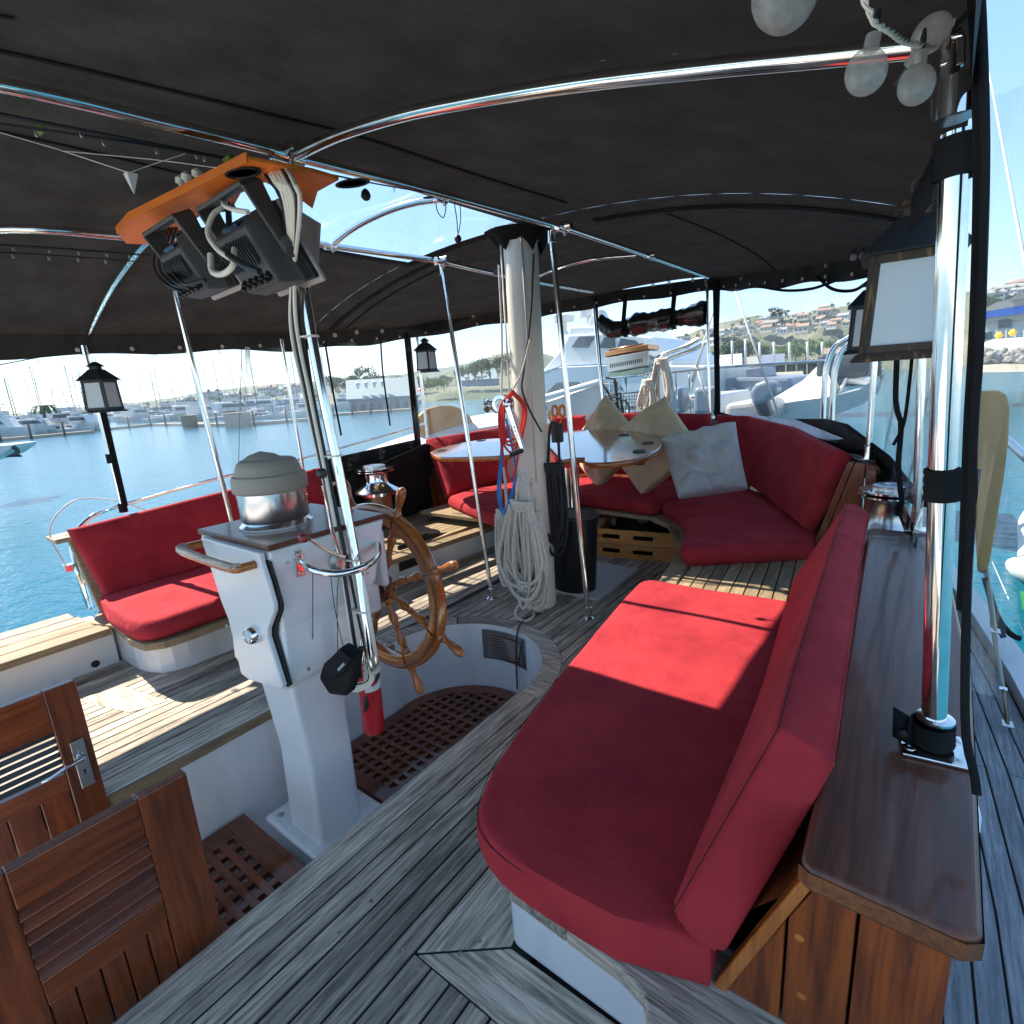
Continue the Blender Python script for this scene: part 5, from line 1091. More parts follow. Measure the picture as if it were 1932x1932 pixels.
mat('knobred', (.22, .03, .025), .3); b = MB(); kp = at(573, 1015, X=-1.65); b.lathe(kp-V((0, 0, .018)), (0, 0, 1), [(.001, 0), (.013, .004), (.0185, .013), (.0185, .024), (.013, .033), (.001, .037)], 20); obj('knob', b, M['knobred'], lev)
# guard ring
q = [at(572, 1060, X=-1.76), at(590, 1075, Y=.98), at(640, 1082, Y=1.03), at(690, 1068, Y=1.13), at(713, 1045, Y=1.27), at(708, 1020, Y=1.40), at(685, 1010, Y=1.50)]
b = MB(); b.tube(smooth_pts(q, 50), .0135, 14); obj('guard_rail', b, M['steel'], pd)
b = MB(); p = at(563, 1063, X=-1.784); b.box(p+V((.004, 0, 0)), (.008, .035, .10)); g_ = obj('rail_mount', b, M['steel'], pd, .004)
for dz in (-.036, .036):
    b = MB(); b.lathe(p+V((.008, 0, dz)), (1, 0, 0), [(.009, 0), (.006, .003), (.003, .002)], 12); obj('bolt', b, M['dullsteel'], g_)
b = MB(); b.prism([V((-2.2, 1.42, .66)), V((-1.84, 1.42, .66)), V((-1.84, 1.42, .93)), V((-2.2, 1.42, .93))], (0, .04, 0)); obj('wheel_housing', b, M['white'], pd, .02, 3)
HB = V((-2.04, 1.56, .58))
b = MB(); b.tube([HB-V((0, .36, 0)), HB+V((0, .04, 0))], .026, 16); obj('wheel_shaft', b, M['bronze'], pd)
b = MB(); b.box(HB-V((0, .12, 0)), (.16, .10, .16)); obj('gear_housing', b, M['white'], pd, .02, 3)
# ================================================================== WHEEL
b = MB(); b.lathe(HB-V((0, .035, 0)), (0, 1, 0), [(.06, 0), (.068, .01), (.068, .06), (.06, .07), (.035, .075), (.03, .09), (.001, .095)], 28); wh = obj('steering_wheel', b, M['mahog_x'], pd); wh['label'] = 'varnished wooden ship steering wheel with turned spokes and eight handles'
ro, ri = .425, .345
def wp(a, r, y=0): return HB+V((math.cos(a)*r, y, math.sin(a)*r))
for k in range(8):
    a0 = math.radians(66+45*k+1.0); a1 = math.radians(66+45*(k+1)-1.0); n_ = 12; rows = []
    sec = [(ri+.004, -.022), (ri, -.012), (ri, .012), (ri+.004, .022), (ri+.018, .026), (ro-.022, .026), (ro-.004, .018), (ro, .006), (ro, -.006), (ro-.004, -.018), (ro-.022, -.026), (ri+.034, -.029), (ri+.028, -.026), (ri+.018, -.026)]
    for j in range(n_+1):
        a = a0+(a1-a0)*j/n_; rows.append([wp(a, r, y) for r, y in sec])
    b = MB(); b.grid(rows, True, True); b.add(rows[0], [tuple(range(len(sec)))]); b.add(rows[-1], [tuple(range(len(sec)))[::-1]]); o = obj('rim_segment', b, M['varn_x'], wh)
    a = math.radians(66+45*k); d = V((math.cos(a), 0, math.sin(a)))
    b = MB(); b.lathe(HB, d, [(.017, .05), (.020, .075), (.015, .083), (.019, .09), (.013, .10), (.013, .115), (.022, .15), (.023, .165), (.013, .20), (.018, .208), (.013, .216), (.015, .235), (.021, .27), (.021, .29), (.014, .31), (.020, .318), (.020, ri+.002)], 20); obj('spoke', b, M['varn_z'], wh)
    b = MB(); b.lathe(HB, d, [(.024, ro-.012), (.022, ro+.006), (.013, ro+.014), (.018, ro+.020), (.013, ro+.028), (.015, ro+.045), (.021, ro+.085), (.023, ro+.105), (.019, ro+.128), (.009, ro+.138), (.001, ro+.14)], 20); obj('handle', b, M['varn_z'], wh)
for sgn in (-1, 1):
    b = MB(); pts = [wp(2*math.pi*k/64, ri+.055, .0275*sgn) for k in range(65)]; b.tube(pts, .0032, 6, False); obj('inlay_ring', b, M['mahog_x'], wh)
b = MB(); b.lathe(HB+V((0, .035, 0)), (0, 1, 0), [(.04, 0), (.04, .012), (.02, .025), (.001, .028)], 24); obj('hub_cap', b, M['steel'], wh)
# ================================================================== TOWER TUBE, CABLES
tw = thing('tower_tube', 'tall steel conduit tube of the steering tower wrapped with cable ties', 'tube', at(705, 1290, X=-1.72))
YT = 1.23
tp = smooth_pts([at(541, 325, Y=YT), at(566, 500, Y=YT), at(600, 700, Y=YT), at(641, 900, Y=YT), at(672, 1060, Y=YT-.02), at(692, 1180, Y=YT-.05), at(704, 1250, Y=YT-.06), at(708, 1272, Y=YT-.04), at(702, 1288, Y=YT)], 60)
b = MB(); b.tube(tp, .0195, 20); obj('tube', b, M['steel'], tw)
tp2 = smooth_pts([at(660, 1075, Y=YT+.03), at(678, 1180, Y=YT+.02), at(690, 1262, Y=YT), at(688, 1290, Y=YT+.03)], 30)
b = MB(); b.tube(tp2, .017, 16); obj('tube', b, M['steel'], tw)
b = MB(); b.tube([at(543, 335, Y=YT), at(549, 368, Y=YT)], .024, 18); obj('top_sleeve', b, M['steel'], tw)
def along(frac, dx, dy):
    p = tp[int(frac*59)]; return p+V((dx, dy, 0))
cbk = thing('cable_bundle', 'bundle of ivory and black cables tied along the steering tower tube', 'cable', tp[30]-V((0, 0, .6)))
rnd = random.Random(3)
for k in range(7):
    dx, dy = -.030-.0125*(k % 4), -.022-.016*(k//4)
    pts = [at(486+8*k, 312, Y=1.10), at(513+7*k, 345, Y=1.04), at(536+5*k, 398, Y=1.08)]+[along(f, dx+.006*math.sin(f*9+k*1.3), dy) for f in (.25, .38, .5, .62, .72)]
    pts += [at(660+5*k, 1080, Y=YT-.02), at(680+5*k, 1180, Y=YT-.05), at(698+3*k, 1260, Y=YT-.05), at(690+2*k, 1290, Y=YT-.02)] if k < 5 else [along(.84, dx, dy), along(.95, dx, dy)]
    m_ = MB(); m_.tube(smooth_pts(pts, 70), .0075 if k != 2 else .009, 8); obj('cable', m_, M['blackplastic' if k in (0, 5) else 'ivory'], cbk)
for f in (.09, .28, .5, .70, .80, .93):
    p = along(f, -.018, 0); d = (tp[min(int(f*59)+1, 59)]-tp[int(f*59)]).normalized()
    m_ = MB(); rows = []
    m_.lathe(p-d*.003, d, [(.048, 0), (.049, .0), (.049, .006), (.048, .006)], 24, True, 1, .62, (1, 0, 0)); obj('cable_tie', m_, M['ivory'], cbk)
for k in range(5):   # curl of spare cable at the bottom
    m_ = MB(); m_.tube(smooth_pts([at(700-2*k, 1255, Y=1.17), at(703-3*k, 1285, Y=1.15), at(680-6*k, 1302-3*k, Y=1.12), at(655-4*k, 1300-4*k, Y=1.10), at(672, 1276-2*k, Y=1.12)], 24), .005, 8); obj('cable', m_, M['ivory' if k != 3 else 'blackplastic'], cbk)
for lb_, q in (('thin black cord hanging beside the pedestal door', [at(590, 1075, Y=1.02), at(590, 1180, Y=1.02), at(590, 1272, Y=1.02)]), ('thin black cord of the binocular bag hanging from the guard rail', [at(623, 1078, Y=1.05), at(632, 1150, Y=1.05), at(655, 1250, Y=1.05), at(662, 1268, Y=1.05)]), ('thin black cord looped from the guard rail to the bag top', [at(640, 1075, Y=1.06), at(636, 1130, Y=1.05), at(637, 1228, Y=1.04)])):
    m_ = MB(); m_.tube(smooth_pts(q, 20), .0017, 6); tag(obj('cord', m_, M['blackrope']), lb_, 'cord')
bg_ = thing('binocular_bag', 'small black padded pouch hanging by cords from the pedestal guard rail', 'bag', at(640, 1318, Y=1.02))
b = MB(); tb = at(640, 1270, Y=1.02)
pp = [at(x, y, Y=.97) for x, y in ((640, 1222), (667, 1242), (663, 1285), (652, 1316), (620, 1312), (600, 1280), (606, 1258))]
b.prism(pp, (-.01, .055, .0)); sb = obj('pouch', b, M['blackfab'], bg_, .014, 3)
b = MB(); b.prism([at(x, y, Y=.965) for x, y in ((612, 1252), (642, 1225), (665, 1242), (650, 1268), (622, 1282))], (0, -.004, 0)); obj('flap', b, M['blackfab'], bg_, .004)
textobj('BUSHNELL', at(644, 1258, Y=.957), at(660, 1240, Y=.96)-at(628, 1275, Y=.96), V((-.5, 0, .6)), .013, 'printwhite', parent=bg_)
fx = thing('fire_extinguisher', 'red fire extinguisher on the far side of the pedestal column', 'fire extinguisher', at(706, 1378, Y=1.27))
b = MB(); ft, fb = at(690, 1225, Y=1.25), at(706, 1378, Y=1.25); ax = ft-fb; L__ = ax.length
b.lathe(fb, ax, [(.040, 0), (.047, .01), (.048, L__*.80), (.040, L__*.88), (.016, L__*.94), (.016, L__)], 28); obj('cylinder', b, M['redpaint'], fx)
b = MB(); b.lathe(fb+ax.normalized()*L__*.45, ax, [(.0485, 0), (.0485, L__*.26)], 28); 
b2 = MB(); b2.grid([[fb+ax.normalized()*(L__*f)+V((math.cos(a)*.0492, math.sin(a)*.0492, 0)) for a in [math.radians(-60+12*k) for k in range(9)]] for f in (.55, .80)]); obj('label', b2, M['printwhite'], fx)
b = MB(); b.box(ft+V((0, 0, .012)), (.03, .07, .03)); obj('valve', b, M['blackplastic'], fx, .005)
b = MB(); b.tube(smooth_pts([at(690, 1312, Y=1.18), at(691, 1330, Y=1.18), at(688, 1345, Y=1.18)], 8), [.004, .006, .010, .012, .011, .009, .006, .003], 8); tag(obj('whistle_tag', b, M['blackplastic']), 'small black tag dangling in front of the fire extinguisher', 'tag')
# ================================================================== INSTRUMENT BOARD AND DISPLAYS
ib = thing('instrument_board', 'orange varnished wooden shelf under the roof carrying the displays', 'shelf', (-2.3, 1.2, 2.26))
zb_ = 2.20
bp_ = [(222, 440), (246, 413), (330, 372), (468, 303), (520, 312), (592, 326), (640, 340), (600, 362), (590, 395), (560, 372), (500, 345), (455, 365), (440, 392), (380, 402), (350, 430), (290, 462), (238, 460)]
b = MB(); b.prism([at(x, y, z=zb_) for x, y in bp_], (0, 0, .014)); obj('shelf_board', b, M['board'], ib, .003)
b = MB(); e_ = [at(222, 440, z=zb_), at(246, 413, z=zb_), at(330, 372, z=zb_), at(468, 303, z=zb_)]; off_ = V((.0, -.004, 0))
rows = [[p+off_+V((0, 0, -.004)) for p in e_], [p+off_+V((0, 0, .022)) for p in e_]]; b.grid(rows, False); o = obj('edge_strip', b, M['board'], ib); s_ = o.modifiers.new('solid', 'SOLIDIFY'); s_.thickness = .006
for x, y in ((352, 342), (372, 336), (341, 349)):
    b = MB(); p = at(x, y, z=zb_+.06); b.lathe(p, (.2, 0, 1), [(.006, -.03), (.006, 0), (.016, .004), (.016, .02), (.004, .03)], 10); obj('hook', b, M['ivory'], ib)
for (x, y, rx_) in ((448, 312, .0), (405, 378, 0), (310, 428, 0), (655, 331, 0)):
    b = MB(); p = at(x+10, y+14, z=zb_-.004); b.lathe(p, (0, 0, -1), [(.045, 0), (.045, .003), (.038, .004), (.036, .0)], 24, True, 1.5, .8, (.9, .3, 0)); obj('cable_hole', b, M['caulk'], ib)
# display builder: back housing facing the camera
def display(label, c, w_, h_, d_, ax_r, ax_u, fins=9):
    c = V(c); xr = V(ax_r).normalized(); zu = V(ax_u).normalized(); yo = zu.cross(xr).normalized()   # yo points away from camera
    if yo.dot(c-CAM) < 0: yo = -yo
    t = thing('chart_display', label, 'display', c-zu*h_/2, 'grey navigation displays hung under the board'); A_ = (xr, yo, zu)
    def bx(nm, ox, oy, oz, sx, sy, sz, mt, bev=.004, par=None):
        m_ = MB(); m_.box(c+xr*ox+yo*oy+zu*oz, (sx, sy, sz), ax=A_); return obj(nm, m_, M[mt], par or t, bev)
    # rear housing (narrow) + front bezel + cover
    m_ = MB(); f = []
    for oy, s in ((-d_*.5, .72), (-d_*.42, .78), (-.02, .92), (.0, 1.0), (d_*.32, 1.0)):
        f.append([c+xr*(i*w_*s/2)+zu*(j*h_*s/2)+yo*oy for i, j in ((-1, -1), (1, -1), (1, 1), (-1, 1))])
    m_.grid(f, False, True); m_.add(f[0], [(3, 2, 1, 0)]); m_.add(f[-1], [(0, 1, 2, 3)]); hs = obj('housing', m_, M['greyplastic'], t, .006)
    for k in range(fins):
        u = -w_*.30+w_*.60*k/(fins-1); m_ = MB()
        m_.prism([c+xr*(u-.003)+zu*(h_*.30)+yo*(-d_*.49), c+xr*(u-.003)+zu*(-h_*.02)+yo*(-d_*.49), c+xr*(u-.003-.004)+zu*(-h_*.10)+yo*(-d_*.60), c+xr*(u-.003-.004)+zu*(h_*.18)+yo*(-d_*.62)], xr*.006); obj('cooling_fin', m_, M['darkgrey'], hs)
    for k in range(5):
        m_ = MB(); p = c+xr*(-w_*.28+w_*.14*k)-zu*h_*.24+yo*(-d_*.5); m_.lathe(p, -yo-zu*.6, [(.012, -.005), (.012, .016), (.009, .018), (.009, .032)], 12); obj('connector', m_, M['blackplastic'], hs)
    m_ = MB(); m_.box(c+zu*h_*.40+yo*(-d_*.30), (w_*.34, d_*.2, h_*.10), ax=A_); obj('screen_label', m_, M['screen'], hs)
    bx('sun_cover', 0, d_*.42, -.01, w_*1.10, .02, h_*1.12, 'capbeige2', .008)
    bx('bezel', 0, d_*.30, 0, w_*1.04, d_*.16, h_*1.04, 'darkgrey', .006)
    for s in (-1, 1):
        m_ = MB(); m_.prism([c+xr*s*(w_*.53)+zu*(h_*.78)+yo*(-.04), c+xr*s*(w_*.53)+zu*(h_*.78)+yo*.04, c+xr*s*(w_*.53)+zu*(-.02)+yo*.012, c+xr*s*(w_*.53)+zu*(-.045)+yo*(-.006), c+xr*s*(w_*.53)+zu*(-.02)+yo*(-.028)], xr*s*.012); obj('bracket_arm', m_, M['greyplastic'], t, .004)
        m_ = MB(); m_.lathe(c+xr*s*(w_*.53)+yo*-.005, xr*s, [(.022, 0), (.026, .006), (.026, .022), (.018, .028)], 16); obj('bracket_knob', m_, M['greyplastic'], t)
    bx('bracket_base', 0, .0, h_*.80, w_*1.1, .08, .014, 'greyplastic', .004)
    return t
mat('capbeige2', (.50, .44, .40), .5)
c1_ = at(372, 505, Y=1.02); c2_ = at(498, 480, Y=1.10)
display('smaller grey chart display at the left, seen from behind with fins and plugs', c1_, .215, .20, .13, (1, .05, .06), (-.12, -.50, 1))
display('larger grey chart display at the right beside the tower tube', c2_, .255, .245, .16, (1, .05, .06), (-.12, -.50, 1), 11)
b = MB(); b.prism([at(x, y, Y=1.33) for x, y in ((563, 398), (598, 420), (592, 520), (575, 545), (545, 470))], (.0, .02, 0)); tag(obj('display_cover', b, M['capbeige2'], None, .004), 'beige flat cover edge sticking out just right of the tower tube', 'cover')
def cable(label, pts, r, mt):
    m_ = MB(); m_.tube(smooth_pts(pts, 44), r, 10); return tag(obj('cable', m_, M[mt]), label, 'cable', 'cables looping behind the displays')
for k in range(4):
    cable(['outer black cable looping left of the smaller display', 'second black cable looping left of the smaller display', 'third black cable behind the smaller display', 'inner black cable curling into the smaller display plugs'][k], [at(312+7*k, 430, Y=1.05), at(296+9*k, 465, Y=1.0), at(292+10*k, 505, Y=.95), at(312+12*k, 535, Y=.93), at(345+14*k, 552-8*k, Y=.95)], .0062, 'blackplastic')
cable('thick ivory cable hanging in a loop between the displays', [at(418, 352, Y=1.1), at(424, 385, Y=1.03), at(402, 405, Y=.98), at(392, 440, Y=.95), at(410, 470, Y=.94), at(435, 488, Y=.94)], .0085, 'ivory')
cable('ivory cable U-bend below the gap between the displays', [at(442, 470, Y=.98), at(440, 500, Y=.95), at(420, 517, Y=.94), at(400, 512, Y=.95), at(397, 480, Y=.97)], .0095, 'ivory')
cable('ivory cable from the board to the larger display', [at(420, 360, Y=1.1), at(422, 385, Y=1.0), at(440, 395, Y=.97), at(468, 400, Y=.97)], .0075, 'ivory')
cable('black plug cable running into the larger display', [at(430, 480, Y=.93), at(460, 500, Y=.92), at(490, 512, Y=.93)], .010, 'blackplastic')
cable('black cable between the two displays', [at(430, 385, Y=1.06), at(432, 420, Y=1.02), at(430, 470, Y=1.0)], .010, 'blackplastic')
# ================================================================== TABLE
ZT = .95
tb = thing('table', 'varnished cockpit table round the mast with drop leaves and cup holders', 'table', (-2.2, 4.2, 0))
def tat(x, y, dz=0):
    z_ = ZT
    for _ in range(40): z_ = .5*z_+.5*(.94+.075*(at(x, y, z=z_).y-3.5))
    return at(x, y, z=z_)+V((0, 0, dz))
def tleaf(pix, nm='table_leaf'):
    P_ = smooth_pts([tat(x, y) for x, y in pix], 44)
    if (P_[0]-P_[-1]).length > .02: P_.append(P_[0])
    P_ = P_[:-1]; m_ = MB(); n = len(P_); c_ = sum(P_, V())/n
    prof = [(0, 0), (.012, -.003), (.016, -.012), (.016, -.030), (.010, -.042), (-.01, -.046)]; rows = []
    for o_, dz in prof: rows.append([p+((p-c_)*V((1, 1, 0))).normalized()*(o_-.016)+V((0, 0, dz)) for p in P_]+[])
    rows = [r_+[r_[0]] for r_ in rows]; m_.grid(rows, True); e = obj(nm, m_, M['varn_x'], tb)
    m_ = MB(); m_.add(rows[0][:-1], [tuple(range(n))[::-1]]); m_.add(rows[-1][:-1], [tuple(range(n))]); obj('table_top', m_, M['vtop'], tb); return e
wood('vtop', (.16, .05, .015), (.30, .11, .03), 'x', .12, coat=1., scale=.5, bumpd=.0001, dark3=(.12, .04, .012), spec=.6)
tleaf([(1060, 868), (1100, 862), (1106, 872), (1140, 873), (1190, 868), (1228, 857), (1248, 842), (1246, 829), (1225, 819), (1190, 812), (1130, 811), (1060, 812), (1030, 830), (1060, 868)])
tleaf([(812, 855), (830, 862), (880, 862), (960, 858), (970, 845), (965, 828), (935, 827), (890, 832), (845, 841), (815, 850), (812, 855)])
b = MB(); pb_ = at(1078, 1018, z=0.0); pb_ = V((-2.38, 4.1, 0)); pc = at(1077, 870, z=ZT)
pbx = at(1073, 960, Y=4.0)
b.tube([V((at(1080, 1010, Y=4.0).x, 4.0, .0)), at(1073, 880, Y=4.0)], .085, 28); obj('column', b, M['steel'], tb)
b = MB(); b.lathe(V((at(1080, 1010, Y=4.0).x, 4.0, .02)), (0, 0, 1), [(.16, 0), (.15, .02), (.09, .03)], 28); obj('column_foot', b, M['whitepaint'], tb)
for x, y, lo in ((1177, 821, 0), (1222, 836, 0), (1206, 852, 1), (833, 850, 1), (908, 831, 0)):
    p = tat(x, y, .001); m_ = MB(); m_.lathe(p, (0, -.075, 1), [(.040, 0), (.050, .001), (.050, .004), (.043, .006), (.040, .002)], 26); obj('cup_holder_rim', m_, M['blackplastic'], tb)
    m_ = MB(); m_.lathe(p+V((0, 0, .0015)), (0, -.075, 1), [(.041, 0), (.001, .0003)], 20); obj('cup_holder_well', m_, M['caulk'], tb)
    if lo: m_ = MB(); m_.lathe(p-V((0, 0, .10)), (0, 0, 1), [(.042, 0), (.045, .06)], 22); obj('cup_holder_body', m_, M['blackplastic'], tb)
b = MB(); b.tube(smooth_pts([at(1070, 868, z=ZT-.03), at(1100, 867, z=ZT-.03), at(1110, 873, z=ZT-.03)], 8), .008, 8); obj('leaf_bracket', b, M['steel'], tb)
pc_ = thing('tool_cup', 'black cup on the table holding orange-handled scissors and pens', 'cup', at(1052, 832, Y=3.4))
p = at(1052, 834, Y=3.4); b = MB(); b.lathe(p, (0, 0, 1), [(.045, 0), (.048, .14), (.044, .14), (.040, .01)], 24); obj('cup', b, M['blackplastic'], pc_)
sc__ = thing('scissors', 'orange-handled scissors standing in the black cup', 'scissors', p+V((0, 0, .14)))
for dx in (-6, 8):
    m_ = MB(); c_ = at(1052+dx, 776, Y=3.38); m_.tube([c_+V((math.cos(a)*.024, .004, math.sin(a)*.040)) for a in [2*math.pi*k/16 for k in range(17)]], .010, 8, False); obj('handle_loop', m_, M['orange'], sc__)
    m_ = MB(); m_.tube([c_-V((0, 0, .036)), p+V((.005*dx/6, 0, .08))], .006, 6); obj('shank', m_, M['orange'], sc__)
m_ = MB(); m_.tube(smooth_pts([p+V((-.015, 0, .1)), at(1040, 800, Y=3.38), at(1036, 775, Y=3.38)], 8), .006, 6); tag(obj('pen', m_, M['yellowpl']), 'yellow pen leaning left in the black cup', 'pen')
m_ = MB(); m_.tube(smooth_pts([p+V((-.01, 0, .1)), at(1036, 790, Y=3.38), at(1029, 762, Y=3.38), at(1033, 758, Y=3.38)], 10), .004, 6); tag(obj('wrench', m_, M['steel']), 'thin steel tool with a curled end in the black cup', 'tool')
# ================================================================== COMPANIONWAY DOORS
def cdoor(label, X_, corners, louv, lower, th=.035, see=False, handle=False):
    "corners (px) tl tr br bl of the face on plane X_; louv: tl tr br bl of louvre field"
    Q = [at(x, y, X=X_) for x, y in corners]; t = thing('companion_door', label, 'door', (X_, (Q[1].y+Q[0].y)/2, min(q.z for q in Q)), 'companionway doors')
    y0_, y1_, z1_ = min(q.y for q in Q), max(q.y for q in Q), max(Q[0].z, Q[1].z); z0_ = lower
    Lq = [at(x, y, X=X_) for x, y in louv]; ly0, ly1 = sum(q.y for q in (Lq[0], Lq[3]))/2, sum(q.y for q in (Lq[1], Lq[2]))/2; lz1, lz0 = sum(q.z for q in Lq[:2])/2, sum(q.z for q in Lq[2:])/2
    def bd(nm, ya_, yb__, za_, zb__, mt, xo=0, tt=th, bev=.004):
        m_ = MB(); m_.box((X_-tt/2-xo, (ya_+yb__)/2, (za_+zb__)/2), (tt, yb__-ya_, zb__-za_)); return obj(nm, m_, M[mt], t, bev)
    bd('stile', ly1, y1_, z0_, z1_, 'mahog_z'); bd('stile', y0_, ly0, z0_, z1_, 'mahog_z')
    bd('top_rail', ly0, ly1, lz1, z1_-.0005, 'mahog_y'); bd('lock_rail', ly0, ly1, lz0-.075, lz0, 'mahog_y')
    n = 6
    for k in range(n):
        zc = lz1-(lz1-lz0)*(k+.5)/n; m_ = MB(); s = (lz1-lz0)/n
        if see: m_.prism([V((X_-.006, ly0, zc-s*.10)), V((X_-.003, ly0, zc+s*.02)), V((X_-.030, ly0, zc+s*.30)), V((X_-.033, ly0, zc+s*.18))], (0, ly1-ly0, 0))
        else: m_.prism([V((X_+.001, ly0, zc-s*.46)), V((X_+.004, ly0, zc-s*.28)), V((X_-.022, ly0, zc+s*.50)), V((X_-.030, ly0, zc+s*.40))], (0, ly1-ly0, 0))
        obj('louvre', m_, M['mahog_y'] if not see else M['teakdk'], t, .002)
    m_ = MB(); m_.box((X_-th-.002, (y0_+y1_)/2, (z0_+lz0)/2-.04), (.006, y1_-y0_-.02, lz0-z0_-.08)); obj('backing', m_, M['mahog_z'], t)
    if not see: m_ = MB(); m_.box((X_-th-.002, (y0_+y1_)/2, (lz0+lz1)/2), (.006, y1_-y0_-.02, lz1-lz0)); obj('backing', m_, M['mahog_z'], t)
    k = 0; y = ly0; wv = (ly1-ly0)/5
    while y < ly1-.01:
        bd('panel_board', y+.0015, min(y+wv, ly1)-.0015, z0_, lz0-.075, 'mahog_z', .008, th*.5, .003); y += wv
    return t
wood('teakdk', (.05, .045, .04), (.13, .12, .10), 'y', .5, dark3=(.03, .028, .025))
d1 = cdoor('mahogany louvred companion door nearest the camera at the bottom left', -1.535, [(-160, 1742), (318, 1490), (422, 1760), (-60, 2030)], [(17, 1728), (266, 1579), (317, 1689), (90, 1843)], -.12)
d2 = cdoor('mahogany companion door behind with open louvres and a steel lever handle', -2.46, [(-300, 1540), (118, 1292), (218, 1560), (-200, 1800)], [(-250, 1565), (92, 1360), (122, 1440), (-200, 1640)], -.12, see=True)
hd = [at(x, y, X=-2.455) for x, y in ((126, 1406), (150, 1394), (184, 1470), (160, 1486))]
pc = sum(hd, V())/4
b = MB(); b.box(pc+V((.004, 0, 0)), (.004, .042, (hd[0]-hd[3]).length)); hp_ = obj('handle_plate', b, M['dullsteel'], d2, .001)
b = MB(); b.lathe(pc+V((.006, 0, .035)), (1, 0, 0), [(.014, 0), (.012, .012), (.009, .03)], 16); obj('handle', b, M['steel'], hp_)
b = MB(); hq = pc+V((.034, 0, .035)); b.tube(smooth_pts([hq, hq+V((.004, -.05, -.005)), hq+V((0, -.10, -.018)), hq+V((-.006, -.125, -.02))], 16), [.009-.004*i/15 for i in range(16)], 10); obj('lever', b, M['steel'], hp_)
b = MB(); b.lathe(pc+V((.006, 0, -.03)), (1, 0, 0), [(.005, 0), (.001, .001)], 12); b.box(pc+V((.0065, 0, -.039)), (.001, .005, .014)); obj('keyhole', b, M['caulk'], hp_)
b = MB(); b.box(V((-2.478, at(118, 1292, X=-2.46).y+.006, pc.z+.02)), (.018, .02, .02)); obj('latch_bolt', b, M['bronze'], d2, .002)
# ================================================================== RODS UNDER THE ROOF
def rod(label, pts, r0_, r1_):
    q = smooth_pts(pts, 40); t = thing('fishing_rod', label, 'fishing rod', q[20], 'fishing rods stowed under the roof'); m_ = MB(); m_.tube(q, [r0_+(r1_-r0_)*i/39 for i in range(40)], 8); obj('blank', m_, M['blackplastic'], t)
    for i in (5, 13, 20, 27, 33):
        p = q[i]; m_ = MB(); m_.tube([p+V((0, math.cos(a)*.004, -.010+math.sin(a)*.009)) for a in [2*math.pi*k/12 for k in range(13)]], .0010, 5, False); obj('line_guide', m_, M['dullsteel'], t)
rod('upper black fishing rod running from the left edge past the board to the skylight tube', [at(-20, 212, z=2.27), at(240, 262, z=2.28), at(430, 298, z=2.30), at(600, 325, z=2.31), at(700, 345, z=2.33), at(830, 368, z=2.34)], .006, .002)
rod('second black fishing rod just under the upper one at the left', [at(-20, 232, z=2.26), at(200, 262, z=2.27), at(380, 292, z=2.28), at(520, 315, z=2.29)], .005, .002)
rod('black fishing rod under the lower left roof tube', [at(-20, 462, z=2.20), at(120, 470, z=2.21), at(285, 482, z=2.22)], .007, .004)
rod('thin black fishing rod lowest at the left of the smaller display', [at(-20, 476, z=2.17), at(100, 482, z=2.18), at(282, 495, z=2.19)], .005, .002)
for lb_, q in (('pale fishing line drooping to the lead weight', [at(0, 250, z=2.2), at(110, 282, z=2.2), at(243, 326, z=2.17)]), ('pale fishing line rising from the lead weight to the rods', [at(243, 326, z=2.17), at(300, 306, z=2.22), at(350, 290, z=2.27)]), ('taut pinkish fishing line above the lead weight', [at(120, 285, z=2.2), at(300, 302, z=2.22), at(470, 325, z=2.22)])):
    m_ = MB(); m_.tube(res(q, 8), .0014, 5); tag(obj('fishing_line', m_, M['ivory']), lb_, 'line')
b = MB(); p = at(246, 330, z=2.17); b.lathe(p-V((0, 0, .05)), (.05, 0, 1), [(.001, 0), (.020, .052), (.001, .058)], 4); tag(obj('lead_weight', b, M['lightgrey']), 'pale pyramid-shaped lead weight dangling under the rods at upper left', 'weight')
for x, y in ((77, 245), (430, 299)):
    b = MB(); p = at(x, y, z=2.27); b.tube([p-V((.02, 0, 0)), p+V((.02, 0, 0))], .008, 8); mat('olive', (.16, .22, .03), .7); tag(obj('tape_wrap', b, M['olive']), 'olive green tape wrap on the rods at the far left' if x < 200 else 'small olive green tape wrap on the rods above the board', 'tape')
b = MB(); p = at(690, 368, z=2.28); b.lathe(p-V((0, 0, .022)), (0, 0, 1), [(.001, 0), (.014, .006), (.020, .018), (.016, .034), (.006, .044)], 16); tag(obj('bungee_ball', b, M['blackplastic']), 'round black toggle ball hanging from the skylight tube', 'ball')
b = MB(); p = at(864, 450, z=2.22); b.lathe(p-V((0, 0, .022)), (0, 0, 1), [(.001, 0), (.012, .006), (.018, .018), (.014, .032), (.005, .04)], 16); tag(obj('bungee_ball', b, M['blackplastic']), 'small dark ball hanging on cords below the skylight clamp', 'ball')
for lb_, q in (('dark cord loop holding the small ball under the skylight', [at(857, 382, z=2.36), at(862, 415, z=2.3), at(864, 442, z=2.24), at(869, 415, z=2.3), at(868, 384, z=2.36)]), ('dark cord loop hanging left of the small ball under the skylight', [at(822, 382, z=2.36), at(826, 400, z=2.33), at(836, 411, z=2.31), at(841, 395, z=2.33), at(840, 378, z=2.36)])):
    m_ = MB(); m_.tube(smooth_pts(q, 24), .0025, 6); tag(obj('cord', m_, M['blackrope']), lb_, 'cord')
